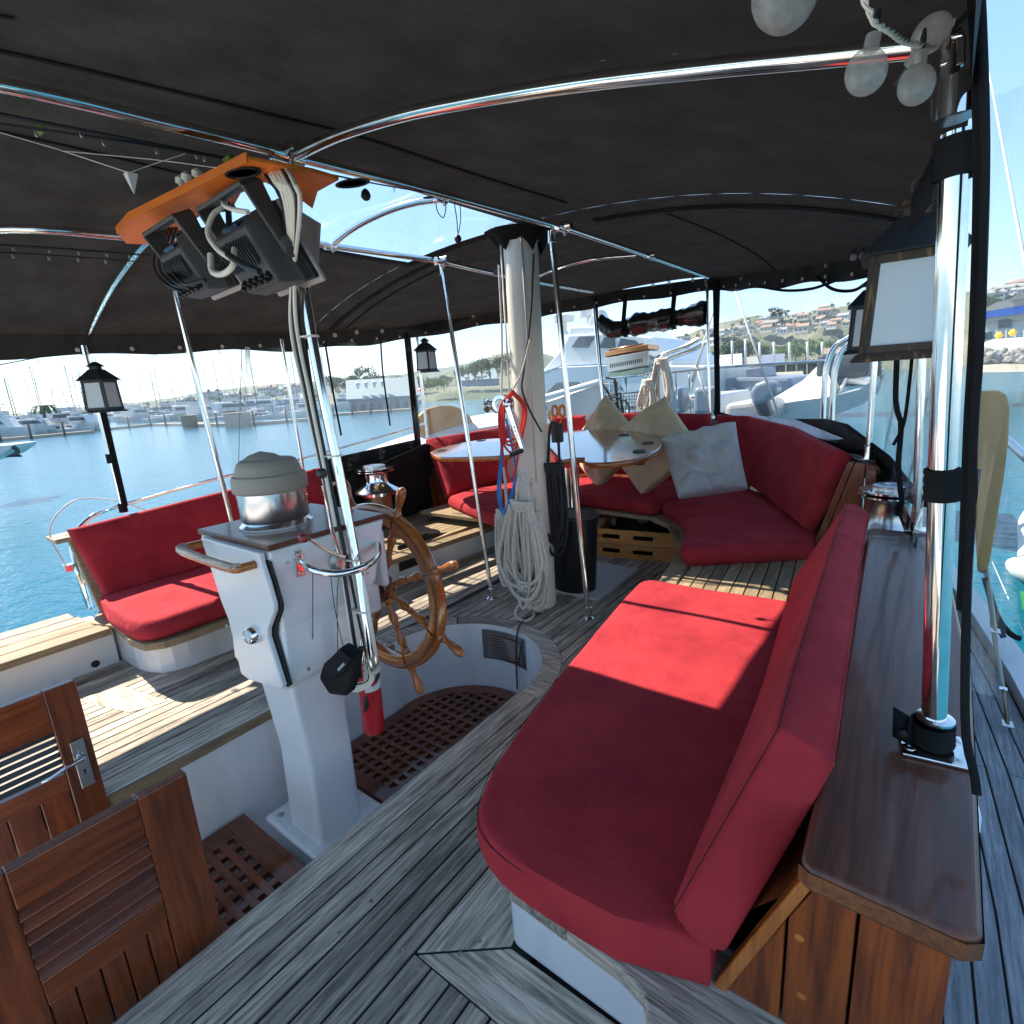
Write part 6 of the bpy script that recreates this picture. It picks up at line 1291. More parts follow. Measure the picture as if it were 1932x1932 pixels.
# ================================================================== LEFT RAIL
lr = thing('stainless_rail', 'curved stainless rail outboard of the left bench', 'rail', at(160, 1140, X=-4.33))
b = MB(); b.tube(smooth_pts([at(168, 1145, X=-4.33), at(150, 1090, X=-4.23), at(140, 1055, X=-4.27), at(137, 1025, X=-4.29), at(150, 995, X=-4.31), at(185, 968, X=-4.33), at(240, 950, X=-4.45), at(420, 900, X=-4.38), at(560, 868, X=-4.45), at(800, 800, X=-4.45)], 80), .016, 14); obj('tube', b, M['steel'], lr)
b = MB(); b.tube(smooth_pts([at(172, 1148, X=-4.21), at(158, 1100, X=-4.45), at(146, 1060, X=-4.27), at(148, 1020, X=-4.3)], 30), .012, 12); obj('tube', b, M['steel'], lr)
b = MB(); b.box(at(132, 1070, X=-4.27), (.07, .06, .04)); obj('clamp', b, M['steel'], lr)
b = MB(); b.tube(smooth_pts([at(128, 1072, X=-4.29), at(97, 1020, X=-4.27), at(98, 985, X=-4.29), at(130, 950, X=-4.33), at(165, 940, X=-4.45), at(220, 945, X=-4.38), at(275, 962, X=-4.33)], 40), .005, 8); tag(obj('rail_cable', b, M['lightgrey']), 'thin pale coated cable arching above the curved left rail', 'cable')
# ================================================================== RIGHT SIDE: rigging, leeboard, dinghy
def shroud(label, p0, p1, r, mt='dullsteel'):
    m_ = MB(); m_.tube([p0, p1], r, 8); return tag(obj('shroud_wire', m_, M[mt]), label, 'wire', 'rigging wires beside the right side deck')
sb = at(1902, 1372, z=.003)
Xs = .50
s1b = at(1895, 1350, X=.412); tn = thing('turnbuckle', 'long bronze turnbuckle of the shroud nearest the camera on the right side deck', 'turnbuckle', (s1b.x, s1b.y, 0), 'rigging turnbuckles on the right side deck')
q = [at(x, y, X=.412) for x, y in ((1901, 1366), (1893, 1300), (1882, 1240), (1872, 1170), (1868, 1150), (1848, 1020))]
b = MB(); b.box(q[0], (.035, .05, .004)); obj('deck_plate', b, M['dullsteel'], tn)
b = MB(); b.tube([q[0], q[1]], .007, 8); obj('toggle', b, M['bronze'], tn)
b = MB(); b.lathe(q[1]-V((.018, 0, 0)), (1, 0, 0), [(.010, .004), (.010, .030)], 14); obj('clevis_pin', b, M['steel'], tn)
mat('agedbronze', (.30, .27, .20), .5, .4); b = MB(); b.tube([q[1], q[2], q[3]], [.007, .0105, .0105], 12); obj('barrel', b, M['agedbronze'], tn)
b = MB(); b.tube([q[3], q[4], q[5]], [.007, .006, .005], 10); obj('swage', b, M['agedbronze'], tn)
shroud('wire shroud rising from the nearer turnbuckle in front of the yellow board', q[5], at(1835, 940, X=.412), .005)
q = [at(x, y, X=.37) for x, y in ((1878, 1190), (1872, 1150), (1862, 1080), (1855, 1010))]
tn2 = thing('turnbuckle', 'second bronze turnbuckle half hidden behind the curtain edge', 'turnbuckle', q[0], 'rigging turnbuckles on the right side deck')
b = MB(); b.box(q[0], (.035, .05, .004)); obj('deck_plate', b, M['dullsteel'], tn2); b = MB(); b.tube(q, [.007, .010, .010, .006], 10); obj('barrel', b, M['agedbronze'], tn2)
shroud('slanting backstay wire crossing the sky at the far right', at(1858, 95, X=1.2*.5), at(1936, 510, X=.6), .013, 'lightgrey')
shroud('thin lifeline wire running down over the inflatable boat', at(1872, 1060, X=.9), at(1940, 1215, X=.75), .005, 'lightgrey')
lbp = [(1846, 738), (1885, 737), (1900, 745), (1906, 768), (1903, 830), (1895, 900), (1880, 990), (1868, 1060), (1860, 1085), (1845, 1080), (1838, 950), (1840, 830)]
b = MB(); b.prism([at(x, y, Y=3.6) for x, y in lbp], (0, .05, 0)); o = tag(obj('leeboard', b, M['leeyellow'], None, .012, 3), 'tapering yellow varnished leeboard with a faded grey top standing outside the right curtain', 'board')
b = MB(); b.tube([at(1900, 830, Y=3.9), at(1960, 885, Y=3.4)], .022, 12); tag(obj('boom_tube', b, M['dullsteel']), 'grey tube sloping down to the right from behind the yellow leeboard', 'tube')
b = MB(); b.grid([[at(1862, 1120, Y=3.5), at(1872, 1120, Y=3.5)], [at(1872, 1170, Y=3.45), at(1882, 1167, Y=3.45)], [at(1888, 1205, Y=3.4), at(1900, 1202, Y=3.4)]]); b.tube(smooth_pts([at(1858, 1090, Y=3.5), at(1880, 1160, Y=3.45), at(1905, 1195, Y=3.4), at(1925, 1205, Y=3.4)], 16), .014, 8)
tag(obj('black_strap', b, M['blackfab']), 'tangled black strap lying over the rail under the yellow leeboard', 'strap')
b = MB(); b.tube([at(1830, 1505, z=.0), at(1842, 1520, z=.03), at(1848, 1545, z=.03), at(1845, 1570, z=0)], .007, 8); tag(obj('deck_eye', b, M['steel']), 'small steel deck eye on the side deck beside the capping', 'fitting')
# ================================================================== STERN GEAR seen through the opening
YS = 6.4
gr = thing('grill', 'boat barbecue with a copper-coloured lid and slotted steel front on the stern rail', 'grill', at(1185, 700, Y=YS))
def S(x, y, Y_=YS): return at(x, y, Y=Y_)
b = MB(); b.prism([S(1141, 675), S(1224, 661), S(1223, 690), S(1146, 704)], (0, .35, 0)); obj('firebox', b, M['dullsteel'], gr, .01)
b = MB(); b.prism([S(1140, 664), S(1222, 649), S(1223, 659), S(1141, 674)], (0, .36, 0)); obj('lid', b, M['copper'], gr, .01)
for k in range(16):
    b = MB(); x = 1151+k*3.9; y = 690-k*.72; b.prism([S(x, y-3, YS-.004), S(x+1.6, y-3.3, YS-.004), S(x+2, y+4, YS-.004), S(x+.4, y+4.3, YS-.004)], (0, .004, 0)); obj('slot', b, M['caulk'], gr)
b = MB(); b.tube([S(1150, 660, YS-.06), S(1214, 649, YS-.06)], .014, 8); obj('handle', b, M['copper'], gr)
b = MB(); b.prism([S(1147, 706), S(1215, 694), S(1214, 702), S(1148, 714)], (0, .3, 0)); mat('palegreen', (.30, .42, .34), .4); obj('tray', b, M['palegreen'], gr)
b = MB(); b.tube([S(1180, 705, YS+.1), S(1184, 790, YS+.1)], .015, 8); obj('post', b, M['steel'], gr)
srl = thing('stern_rail', 'stainless stern rail with a mesh of wires under the grill', 'rail', S(1190, 780, 6.35))
for q in ([(1135, 715), (1400, 690), (1560, 680)], [(1145, 745), (1240, 735)], [(1150, 770), (1240, 768)]):
    b = MB(); b.tube([S(x, y, 6.35) for x, y in q], .014, 10); obj('rail_tube', b, M['steel'], srl)
for x in (1150, 1168, 1215, 1238, 1275, 1300):
    b = MB(); b.tube([S(x, 712-(x-1150)*.09, 6.35), S(x+4, 800, 6.35)], .011, 8); obj('rail_post', b, M['steel'], srl)
b = MB()
for k in range(18): b.tube([S(1152+k*5, 740, 6.34), S(1150+k*5+3*math.sin(k), 785, 6.34)], .004, 5)
for k in range(7): b.tube([S(1152, 744+k*6, 6.34), S(1240, 738+k*6.4, 6.34)], .004, 5)
o = obj('rail_net', b, M['darkgrey'], srl); tag(o, kind='stuff')
bc = thing('folding_bicycle', 'black folded bicycle frame leaning by the stern rail under the grill', 'bicycle', S(1165, 785, 6.2))
for q, r in (([(1132, 718), (1150, 745), (1162, 790)], .016), ([(1150, 745), (1170, 742), (1178, 790)], .014), ([(1142, 712), (1160, 715)], .012), ([(1160, 715), (1168, 790)], .018)):
    b = MB(); b.tube([S(x, y, 6.2) for x, y in q], r, 10); obj('frame_tube', b, M['blackplastic'], bc)
for c_ in ((1158, 765), (1172, 772)):
    b = MB(); p = S(*c_, 6.15); b.tube([p+V((math.cos(a)*.11, 0, math.sin(a)*.11)) for a in [2*math.pi*k/24 for k in range(25)]], .010, 8, False); obj('wheel', b, M['blackplastic'], bc)
def davit(label, pts, Y_, r=.028, n_=2):
    t = thing('davit_arm', label, 'davit', at(*pts[0], Y=Y_), 'curved stainless davits at the stern')
    for k in range(n_):
        b = MB(); b.tube(smooth_pts([at(x+k*16, y-k*1+k*6, Y=Y_+k*.05) for x, y in pts], 40), r, 14); obj('tube', b, M['steel'], t)
    for k in range(2):
        b = MB(); i = len(pts)//2; x, y = pts[-2+k]; b.tube([at(x, y, Y=Y_), at(x+16, y+5, Y=Y_+.05)], .01, 8); obj('rung', b, M['steel'], t)
    return t
davit('curved double stainless davit left, with rope hanks hung on it', [(1205, 775), (1212, 730), (1225, 690), (1250, 670), (1290, 655), (1318, 640)], 6.6)
davit('curved double stainless davit right, in front of the white covered boat', [(1553, 790), (1555, 740), (1560, 690), (1575, 655), (1600, 638), (1638, 615)], 6.2)
rnd = random.Random(9)
coil('rope_coil', 'hank of pale rope hung over the left stern davit', at(1248, 672, Y=6.3), .13, at(1248, 672, Y=6.3).z-at(1255, 785, Y=6.3).z, .016, 9, 6.3, 'rope', kz=.06)
coil('rope_coil', 'lower hank of pale rope left of the stern davit', at(1222, 715, Y=6.25), .10, at(1222, 715, Y=6.25).z-at(1222, 785, Y=6.25).z, .015, 6, 6.25, 'rope', kz=.04)
for lb_, q in (('thin slanting steel strut behind the aft cushions at the right of the davit', [(1290, 790), (1330, 640)]), ('thin crossing steel strut behind the slim aft pole', [(1345, 785), (1312, 690)]), ('slanting stay wire crossing the rear clear curtain', [(1385, 545), (1470, 785)]), ('upper slanting wire left of the aft pole', [(1305, 720), (1345, 590)])):
    b = MB(); b.tube([at(*q[0], Y=6.5), at(*q[1], Y=6.5)], .011, 8); tag(obj('stay_wire', b, M['lightgrey']), lb_, 'wire')
# left outboard gear: grey-white covered dinghy hull, yellow leeboard, beige neighbour hull
b = MB()
dk = [[at(500, 990, X=-4.9), at(600, 905, X=-4.9), at(650, 868, X=-4.9), at(720, 838, X=-4.9), at(790, 815, X=-4.9), at(870, 790, X=-4.9), at(950, 775, X=-4.9)], [at(500, 1010, X=-4.6), at(600, 925, X=-4.6), at(650, 888, X=-4.6), at(720, 862, X=-4.6), at(790, 840, X=-4.6), at(870, 815, X=-4.6), at(950, 800, X=-4.6)], [at(500, 1040, X=-4.55), at(600, 960, X=-4.55), at(650, 930, X=-4.55), at(720, 910, X=-4.55), at(790, 890, X=-4.55), at(870, 860, X=-4.55), at(950, 840, X=-4.55)]]
b.grid([smooth_pts(r_, 30) for r_ in dk])
o = tag(obj('dinghy_cover', b, M['whitecloth']), 'wrinkled grey-white boat cover hanging along the outside of the left rail', 'boat cover'); s_ = o.modifiers.new('solid', 'SOLIDIFY'); s_.thickness = .02
b = MB(); lp = [(788, 800), (792, 785), (806, 772), (830, 765), (855, 765), (875, 773), (888, 786), (897, 805), (905, 830), (800, 842)]
b.prism([at(x, y, X=-4.75) for x, y in lp], (-.05, 0, 0)); tag(obj('leeboard', b, M['leeyellow'], None, .012), 'rounded yellow leeboard standing outside the left rail behind the small lantern', 'board')
b = MB(); b.prism([at(1016, 785, Y=8.5), at(1016, 762, Y=8.5), at(1030, 757, Y=8.5), at(1128, 722, Y=8.5), at(1133, 730, Y=8.5), at(1140, 790, Y=8.5)], (0, .6, 0)); nb_ = tag(obj('neighbour_hull', b, M['hullbeige'], None, .05, 3), 'taupe hull side of the boat moored just behind the aft settee', 'boat')
b = MB(); b.tube([at(1016, 752, Y=8.45), at(1032, 748, Y=8.45), at(1131, 720, Y=8.45)], .05, 10); obj('rub_rail', b, M['hullwhite'], nb_)
# ================================================================== BACKGROUND
WZ = -1.62
b = MB(); n = 3000
b.add([(-n, -400, WZ), (n, -400, WZ), (n, 4000, WZ), (-n, 4000, WZ)], [(0, 1, 2, 3)])
tag(obj('water', b, M['water'], None, loc=(0, 0, WZ)), kind='structure')
def gw(x, y): return at(x, y, z=WZ)
def hill(name, ridge, D, depth, foot=0, mt='hillmat'):
    "ridge: list of pixels; the hill rises from the shore at distance D*.8"
    rows = [[], [], [], [], []]
    q = ridge; rnd = random.Random(len(ridge))
    P_ = []
    for x, y in q:
        d = at(x, y, D=D); P_.append(d)
    P_ = res(P_, 90)
    for i, p in enumerate(P_):
        h = V((p.x, p.y, 0)); out = h.normalized(); jz = rnd.uniform(-.015, .02)*(p.z-WZ)
        for k, (f, zf) in enumerate(((-.32, 0), (-.20, .35), (-.10, .70), (0, 1.0), (.3, .7))):
            jj = rnd.uniform(-.04, .04) if 0 < k < 3 else 0
            rows[k].append(V((p.x+out.x*D*depth*f, p.y+out.y*D*depth*f, WZ-.3+(p.z+jz-WZ+.3)*(zf+jj))))
    m_ = MB(); m_.grid(rows); return tag(obj(name, m_, M[mt], None, loc=(0, 0, WZ)), kind='structure')
mat('hillmat', (.075, .10, .055), .95, noise=(.03, (.20, .19, .13), .42, .62), bump=(.15, .6, 3))
mat('hillfar', (.07, .11, .07), .95, noise=(.01, (.14, .15, .11), .42, .62))
hill('hill', [(-120, 790), (60, 778), (110, 772), (263, 759), (338, 748), (394, 738), (461, 730), (557, 722), (640, 716), (760, 706), (860, 690), (960, 672), (1040, 690), (1120, 690)], 1300, .6, mt='hillfar')
hill('hill', [(780, 722), (830, 708), (880, 690), (940, 668), (990, 660), (1030, 668), (1100, 690), (1200, 668), (1280, 640), (1330, 618), (1380, 604), (1433, 596), (1470, 596), (1508, 591), (1560, 582), (1600, 575), (1680, 563), (1760, 560), (1860, 548), (1940, 532), (2060, 525)], 520, .6)
hill('shore', [(560, 792-34), (640, 745), (760, 738), (830, 730), (930, 728), (1000, 722)], 210, .5)
mat('stonedirt', (.42, .36, .27), .9, noise=(.3, (.30, .27, .21), .4, .6))
# --- trees
def make_tree(name, label, cr, mt, h=9., n=520, group=None, seed=1, loc=(0, 0, 0), tall=False):
    t = thing(name, label, 'tree', (0, 0, 0), group); rnd = random.Random(seed)
    m_ = MB(); m_.tube([(0, 0, 0), (.1, 0, h*.3), (0, .1, h*.6)], [.3, .22, .12], 7)
    for k in range(4):
        a = k*1.6; m_.tube([(0, 0, h*.35), (math.cos(a)*h*.16, math.sin(a)*h*.16, h*.6)], [.12, .05], 5)
    obj('trunk', m_, M['mahog_z'], t, local=True)
    m_ = MB(); blobs = [(rnd.uniform(-.28, .28)*h, rnd.uniform(-.28, .28)*h, rnd.uniform(.35, .85)*h, rnd.uniform(.13, .24)*h) for _ in range(9)]
    if tall: blobs = [(rnd.uniform(-.08, .08)*h, rnd.uniform(-.08, .08)*h, (.3+.07*k)*h, (.17-.012*k)*h) for k in range(9)]
    for i in range(n):
        bx_, by_, bz_, br = rnd.choice(blobs); d = V((rnd.gauss(0, 1), rnd.gauss(0, 1), rnd.gauss(0, 1))).normalized()*br*rnd.uniform(.6, 1.08); p = V((bx_, by_, bz_))+d
        s = h*.035*rnd.uniform(.6, 1.4); u = V((rnd.gauss(0, 1), rnd.gauss(0, 1), rnd.gauss(0, .6))).normalized(); v = u.cross(V((rnd.gauss(0, 1), rnd.gauss(0, 1), rnd.gauss(0, 1)))).normalized()
        m_.add([p-u*s-v*s*.6, p+u*s-v*s*.5, p+u*s*.8+v*s*.7, p-u*s*.7+v*s*.6], [(0, 1, 2, 3)])
    obj('crown', m_, M[mt], t, local=True); return t
mat('leafdark', (.035, .065, .025), .8, noise=(.5, (.07, .10, .035), .4, .6)); mat('leafbright', (.16, .24, .03), .8, noise=(.5, (.10, .17, .03), .4, .6)); mat('leafmid', (.07, .11, .035), .8, noise=(.5, (.11, .14, .05), .4, .6))
tree_d = make_tree('tree', 'dark green tree in the row behind the left marina', 1, 'leafdark', 9, 520, 'dark trees along the far shore', 1)
tree_m = make_tree('tree', 'olive green tree on the shore of the harbour', 1, 'leafmid', 9, 520, 'olive trees round the harbour', 2)
tree_b = make_tree('tree', 'bright yellow-green tree standing on the shore', 1, 'leafbright', 9, 560, 'bright green trees on the shore', 3)
used = set()
def place(proto, loc, rz=0, label=None, scale=None):
    if proto.name not in used:
        used.add(proto.name); proto.location = loc; proto.rotation_euler = (0, 0, rz); proto.scale = (scale or 1,)*3
        if label: proto['label'] = label
        return proto
    return dup(proto, loc, rz, label, None, scale)
rnd = random.Random(11)
def tree_at(proto, x, ybase, ytop, D):
    p = at(x, ybase, D=D); q = at(x, ytop, D=D); h = (q.z-p.z); s = h/9*1.1; place(proto, V((p.x, p.y, p.z)), rnd.uniform(0, 6), None, s)
for i in range(70):
    x = rnd.uniform(790, 1010); yb = lerp1(x, [(780, 742), (900, 715), (1010, 690)])-rnd.uniform(-8, 22)*min(1, (x-780)/120+.2); tree_at(rnd.choice((tree_d, tree_m, tree_d)), x, yb, yb-rnd.uniform(7, 13), 300)
for i in range(90):
    x = rnd.uniform(1240, 1650) if i < 70 else rnd.uniform(1858, 1935); ry = lerp1(x, [(1120, 690), (1280, 640), (1330, 618), (1433, 596), (1508, 591), (1600, 575), (1700, 563), (1860, 548), (1940, 532)]); yb = ry+rnd.uniform(3, 60); D_ = 500*(1-.22*(yb-ry)/60); tree_at(rnd.choice((tree_d, tree_m)), x, yb, yb-rnd.uniform(5, 11), D_)
for i in range(70):
    x = rnd.uniform(190, 640); yb = lerp1(x, [(190, 790), (394, 775), (640, 755)])-rnd.uniform(0, 14); tree_at(rnd.choice((tree_d, tree_m)), x, yb, yb-rnd.uniform(7, 12), 350)
for x in (615, 626, 640, 652, 664, 676, 700, 706, 715, 728, 742, 753, 765, 780): tree_at(tree_d, x, 742, 712+rnd.uniform(-4, 4), 230)
tree_at(tree_d, 694, 740, 694, 225)
for x in (788, 800, 870, 885, 897, 910, 925, 940, 955): tree_at(tree_m, x, 735-(x-788)*.15, 712-(x-788)*.28+rnd.uniform(-4, 4), 200)
for x in (812, 826, 838): tree_at(tree_b, x, 738, 716, 185)
for x, yb, yt in ((1480, 690, 655), (1500, 690, 648), (1520, 688, 645), (1545, 686, 643), (1462, 692, 662)): tree_at(tree_b, x, yb, yt, 150)
for x in (1370, 1385, 1400, 1418, 1435, 1450, 1560, 1580, 1600, 1260, 1290, 1300, 1240): tree_at(tree_m, x, 688, 640+rnd.uniform(-8, 12), 190)
for x, yb, yt in ((1459, 603, 581), (1473, 600, 583), (1482, 600, 585)): tree_at(tree_d, x, yb, yt, 420)
for x, yb, yt in ((1862, 580, 556), (1872, 590, 562), (1880, 585, 565)): tree_at(tree_b if x != 1872 else tree_m, x, yb, yt, 120)
# --- houses on the right hill
mat('wallc', (.48, .43, .35), .8); mat('wallw', (.56, .56, .54), .8); mat('rooft', (.30, .19, .14), .8); mat('roofg', (.30, .29, .27), .8); mat('winc', (.06, .08, .10), .2)
def house(mw, mr, label, group):
    t = thing('house', label, 'house', (0, 0, 0), group); m_ = MB(); m_.box((0, 0, 2), (10, 8, 5)); obj('wall', m_, M[mw], t, local=True)
    m_ = MB(); m_.grid([[V((-5.6, -4.6, 4.4)), V((5.6, -4.6, 4.4))], [V((-4.5, 0, 6.8)), V((4.5, 0, 6.8))], [V((-5.6, 4.6, 4.4)), V((5.6, 4.6, 4.4))]], False); obj('roof', m_, M[mr], t, local=True)
    for x in (-3.2, 0, 3.2):
        m_ = MB(); m_.box((x, -4.02, 2.4), (1.6, .1, 1.5)); obj('window', m_, M['winc'], t, local=True)
    return t
hA = house('wallw', 'roofg', 'small white house with a grey roof on the hillside across the harbour', 'white hillside houses'); hB = house('wallc', 'rooft', 'small cream house with a terracotta roof on the hillside across the harbour', 'cream hillside houses')
rnd = random.Random(21)
def ridge_y(x): return lerp1(x, [(1120, 690), (1280, 640), (1330, 618), (1433, 596), (1508, 591), (1600, 575), (1700, 563), (1860, 548), (1940, 532)])
for i in range(64):
    x = rnd.uniform(1250, 1640) if i < 50 else rnd.uniform(1860, 1935); ry = ridge_y(x); y = ry+rnd.uniform(6, 42 if i < 50 else 22); k = (y-ry)/100; D = 520*(1-.25*(y-ry)/60*.8)
    place(hA if rnd.random() < .6 else hB, at(x, y, D=D), rnd.uniform(-.3, .3)-.1, None, rnd.uniform(.55, 1.0))
for i in range(24):
    x = rnd.uniform(330, 600); y = lerp1(x, [(263, 759), (394, 738), (557, 722), (600, 720)])+rnd.uniform(10, 26); place(hA if rnd.random() < .7 else hB, at(x, y, D=620), rnd.uniform(0, 1), None, 1.1)
# --- boats of the marinas
mat('mastdark', (.13, .13, .13), .5)
mat('cabinwhite', (.55, .55, .54), .4)
def hullmesh(L, W_, H, bow=.35, n=7):
    rows = []
    for i in range(n+1):
        t = i/n; w_ = W_/2*(1-max(0, (t-(1-bow))/bow)**1.8)*(.92+.08*min(1, t*3)); z = H*(1+.25*t*t)
        rows.append([V((L*(t-.5), -w_, z)), V((L*(t-.5)*.96, -w_*.72, 0)), V((L*(t-.5)*.96, w_*.72, 0)), V((L*(t-.5), w_, z)), V((L*(t-.5), 0, z+.05))])
    m_ = MB(); m_.grid([r_[:4] for r_ in rows], False); m_.grid([[r_[3], r_[4], r_[0]] for r_ in rows], False); m_.add(rows[0][:4], [(0, 1, 2, 3)]); return m_
def boat(kind, label, group, hullm='hullwhite', mast=False):
    t = thing(kind, label, 'boat', (0, 0, 0), group)
    if kind == 'sailboat':
        L, W_, H = 9, 2.8, .95; obj('hull', hullmesh(L, W_, H), M[hullm], t, local=True)
        m_ = MB(); m_.box((.2, 0, 1.3), (4, 1.6, .6)); c = obj('cabin', m_, M['cabinwhite'], t, .08, local=True)
        m_ = MB(); m_.box((.2, 0, 1.38), (3, 1.63, .2)); obj('window', m_, M['winc'], t, local=True)
        m_ = MB(); m_.tube([(.8, 0, 1), (.8, 0, 12.5)], .07, 6); m_.tube([(.8, 0, 2.4), (-3, 0, 2.3)], .12, 6); m_.tube([(.8, -.8, 8), (.8, .8, 8)], .03, 4); obj('mast', m_, M['mastdark'], t, local=True)
        m_ = MB(); m_.tube([(.8, 0, 12.4), (4.4, 0, 1.2)], .02, 4); m_.tube([(.8, 0, 12.4), (-4.4, 0, 1.1)], .02, 4); obj('stay', m_, M['mastdark'], t, local=True)
        m_ = MB(); m_.box((-1.2, 0, 2.5), (3.6, .35, .35)); obj('sail_cover', m_, M['bluepaint2'], t, .1, local=True)
    elif kind == 'motor_cruiser':
        L, W_, H = 11, 3.6, 1.4; obj('hull', hullmesh(L, W_, H), M[hullm], t, local=True)
        m_ = MB(); m_.prism([(-3, -1.4, 1.5), (2.6, -1.4, 1.5), (1.2, -1.3, 3.1), (-3, -1.3, 3.1)], (0, 2.7, 0)); obj('cabin', m_, M['cabinwhite'], t, .06, local=True)
        m_ = MB(); m_.prism([(-2.4, -1.42, 2.2), (1.9, -1.42, 2.2), (1.3, -1.36, 2.8), (-2.4, -1.36, 2.8)], (0, 2.78, 0)); obj('window', m_, M['winc'], t, local=True)
        m_ = MB(); m_.box((-.9, 0, 3.6), (2.6, 2.2, .7)); m_.box((-1, 0, 5.0), (2.6, 2.3, .1)); obj('flybridge', m_, M['cabinwhite'], t, .05, local=True)
        m_ = MB(); [m_.tube([(x, y, 3.2), (x, y, 5)], .04, 4) for x in (-2, .2) for y in (-1, 1)]; m_.tube([(-2.2, 0, 5), (-2.4, 0, 7)], .04, 4); m_.tube([(1, -1.6, 1.5), (.2, -2.2, 7)], .025, 4); obj('rails', m_, M['mastdark'], t, local=True)
    else:
        L, W_, H = 6.5, 2.3, .8; obj('hull', hullmesh(L, W_, H), M[hullm], t, local=True)
        m_ = MB(); m_.box((0, 0, 1.2), (1, .9, .9)); obj('console', m_, M['cabinwhite'], t, .05, local=True)
        m_ = MB(); m_.box((0, 0, 2.6), (2.2, 1.7, .08)); obj('canopy', m_, M['bluepaint2'], t, .02, local=True)
        m_ = MB(); [m_.tube([(x, y, .8), (x, y, 2.6)], .03, 4) for x in (-.8, .8) for y in (-.7, .7)]; obj('rails', m_, M['mastdark'], t, local=True)
        m_ = MB(); m_.box((-3.4, 0, .9), (.4, .45, .9)); obj('outboard', m_, M['darkgrey'], t, .08, local=True)
    return t
mat('bluepaint2', (.05, .13, .25), .7)
bs = boat('sailboat', 'small distant sailboat moored in the left marina', 'sailboats of the far marina')
bm = boat('motor_cruiser', 'small distant white motor cruiser moored in the left marina', 'motor cruisers of the far marina')
bk = boat('skiff', 'small distant open motorboat tied to the far docks', 'open motorboats of the far marina')
rnd = random.Random(4)
def bplace(x, y, kinds, s=1., rz=None):
    p = gw(x, y); k = rnd.choice(kinds); place({'s': bs, 'm': bm, 'k': bk}[k], V((p.x, p.y, WZ-.1)), rnd.uniform(-.25, .25)+(rz if rz is not None else .64), None, s)
# near left dock row, then rows behind
for x in range(-10, 180, 22): bplace(x+rnd.uniform(-5, 5), 827-x*.085+rnd.uniform(-2, 0), 'kkm', rnd.uniform(.8, 1.05), .5)
for x in range(-12, 190, 26): bplace(x+rnd.uniform(-6, 6), 822-x*.085, 'mmk', rnd.uniform(1.0, 1.3), .7)
for x in range(-5, 190, 40): bplace(x+rnd.uniform(-9, 9), 815-x*.08, 'smm', rnd.uniform(1.0, 1.3), .6)
for x in range(195, 600, 21): bplace(x+rnd.uniform(-7, 7), 798-(x-195)*.030+rnd.uniform(-3, 1), 'mkms', rnd.uniform(.9, 1.3), rnd.choice((.3, .9, 2.2)))
for x in range(200, 610, 24): bplace(x+rnd.uniform(-9, 9), 792-(x-195)*.045+rnd.uniform(-2, 1), 'smms', rnd.uniform(1.2, 1.6), .6)
for x in range(-10, 620, 17): bplace(x+rnd.uniform(-6, 6), 812-x*.05+rnd.uniform(-6, 2) if x < 190 else 789-(x-195)*.045+rnd.uniform(-4, 0), 's', rnd.uniform(1.0, 1.7), rnd.uniform(0, 3))
for x in range(640, 790, 17): bplace(x+rnd.uniform(-5, 5), 772-(x-640)*.03+rnd.uniform(-5, 2), 'kmkm', rnd.uniform(.8, 1.1), rnd.choice((.3, 1.2)))
for x in (800, 845, 860, 905, 925): bplace(x, 742-(x-800)*.09, 'mk', 1.2, .3)
for x in (1018, 1030, 1240, 1262, 1278, 1292, 1306, 1320, 1380, 1400, 1420, 1440, 1455, 1620, 1650): bplace(x, 706, 'ssm', rnd.uniform(1.0, 1.3), rnd.uniform(0, 1.4))
# special boats at the left edge
fb = dup(bm, V((gw(8, 826).x, gw(8, 826).y, WZ)), .65, 'larger white sportfishing boat with a tall tuna tower at the left edge of the harbour', 'motor cruisers of the far marina', 1.05)
m_ = MB()
for x in (-.7, .7): m_.tube([(x, -.6, 5), (x*.5, -.5, 9.5)], .05, 5); m_.tube([(x, .6, 5), (x*.5, .5, 9.5)], .05, 5)
m_.box((0, 0, 9.4), (1.5, 1.2, .1)); m_.tube([(-.5, 0, 9.4), (-.5, 0, 13)], .05, 5); obj('tuna_tower', m_, M['lightgrey'], fb, local=True)
# docks
mat('dockwood', (.38, .32, .25), .85); mat('piling', (.10, .085, .07), .8)
def dock(label, pts, w_, h_=.45):
    P_ = [gw(x, y) for x, y in pts]; t = thing('dock', label, 'dock', P_[0]); m_ = MB()
    for a, c_ in zip(P_, P_[1:]):
        d = (c_-a).normalized(); s = V((-d.y, d.x, 0))
        if s.dot(a-CAM) < 0: s = -s
        m_.prism([a, c_, c_+s*w_, a+s*w_], (0, 0, h_))
    obj('deck', m_, M['dockwood'], t); k = 0
    for a, c_ in zip(P_, P_[1:]):
        L = (c_-a).length; n = max(2, int(L/7))
        for i in range(n):
            m_ = MB(); p = a.lerp(c_, i/n); m_.tube([p+V((0, 0, -.2)), p+V((0, 0, 2.2))], .16, 6); obj('piling', m_, M['piling'], t)
    return t
dock('long pale dock in front of the leftmost boats', [(-60, 838), (60, 828), (180, 817)], 1.8)
dock('low dock left of centre across the water', [(200, 812), (285, 804), (380, 803)], 2)
dock('reddish dock with square timber blocks near the tall steel pole', [(350, 806), (480, 803), (600, 793)], 2)
dock('dock with fuel shed behind the hanging straps', [(630, 785), (700, 780), (775, 775)], 3)
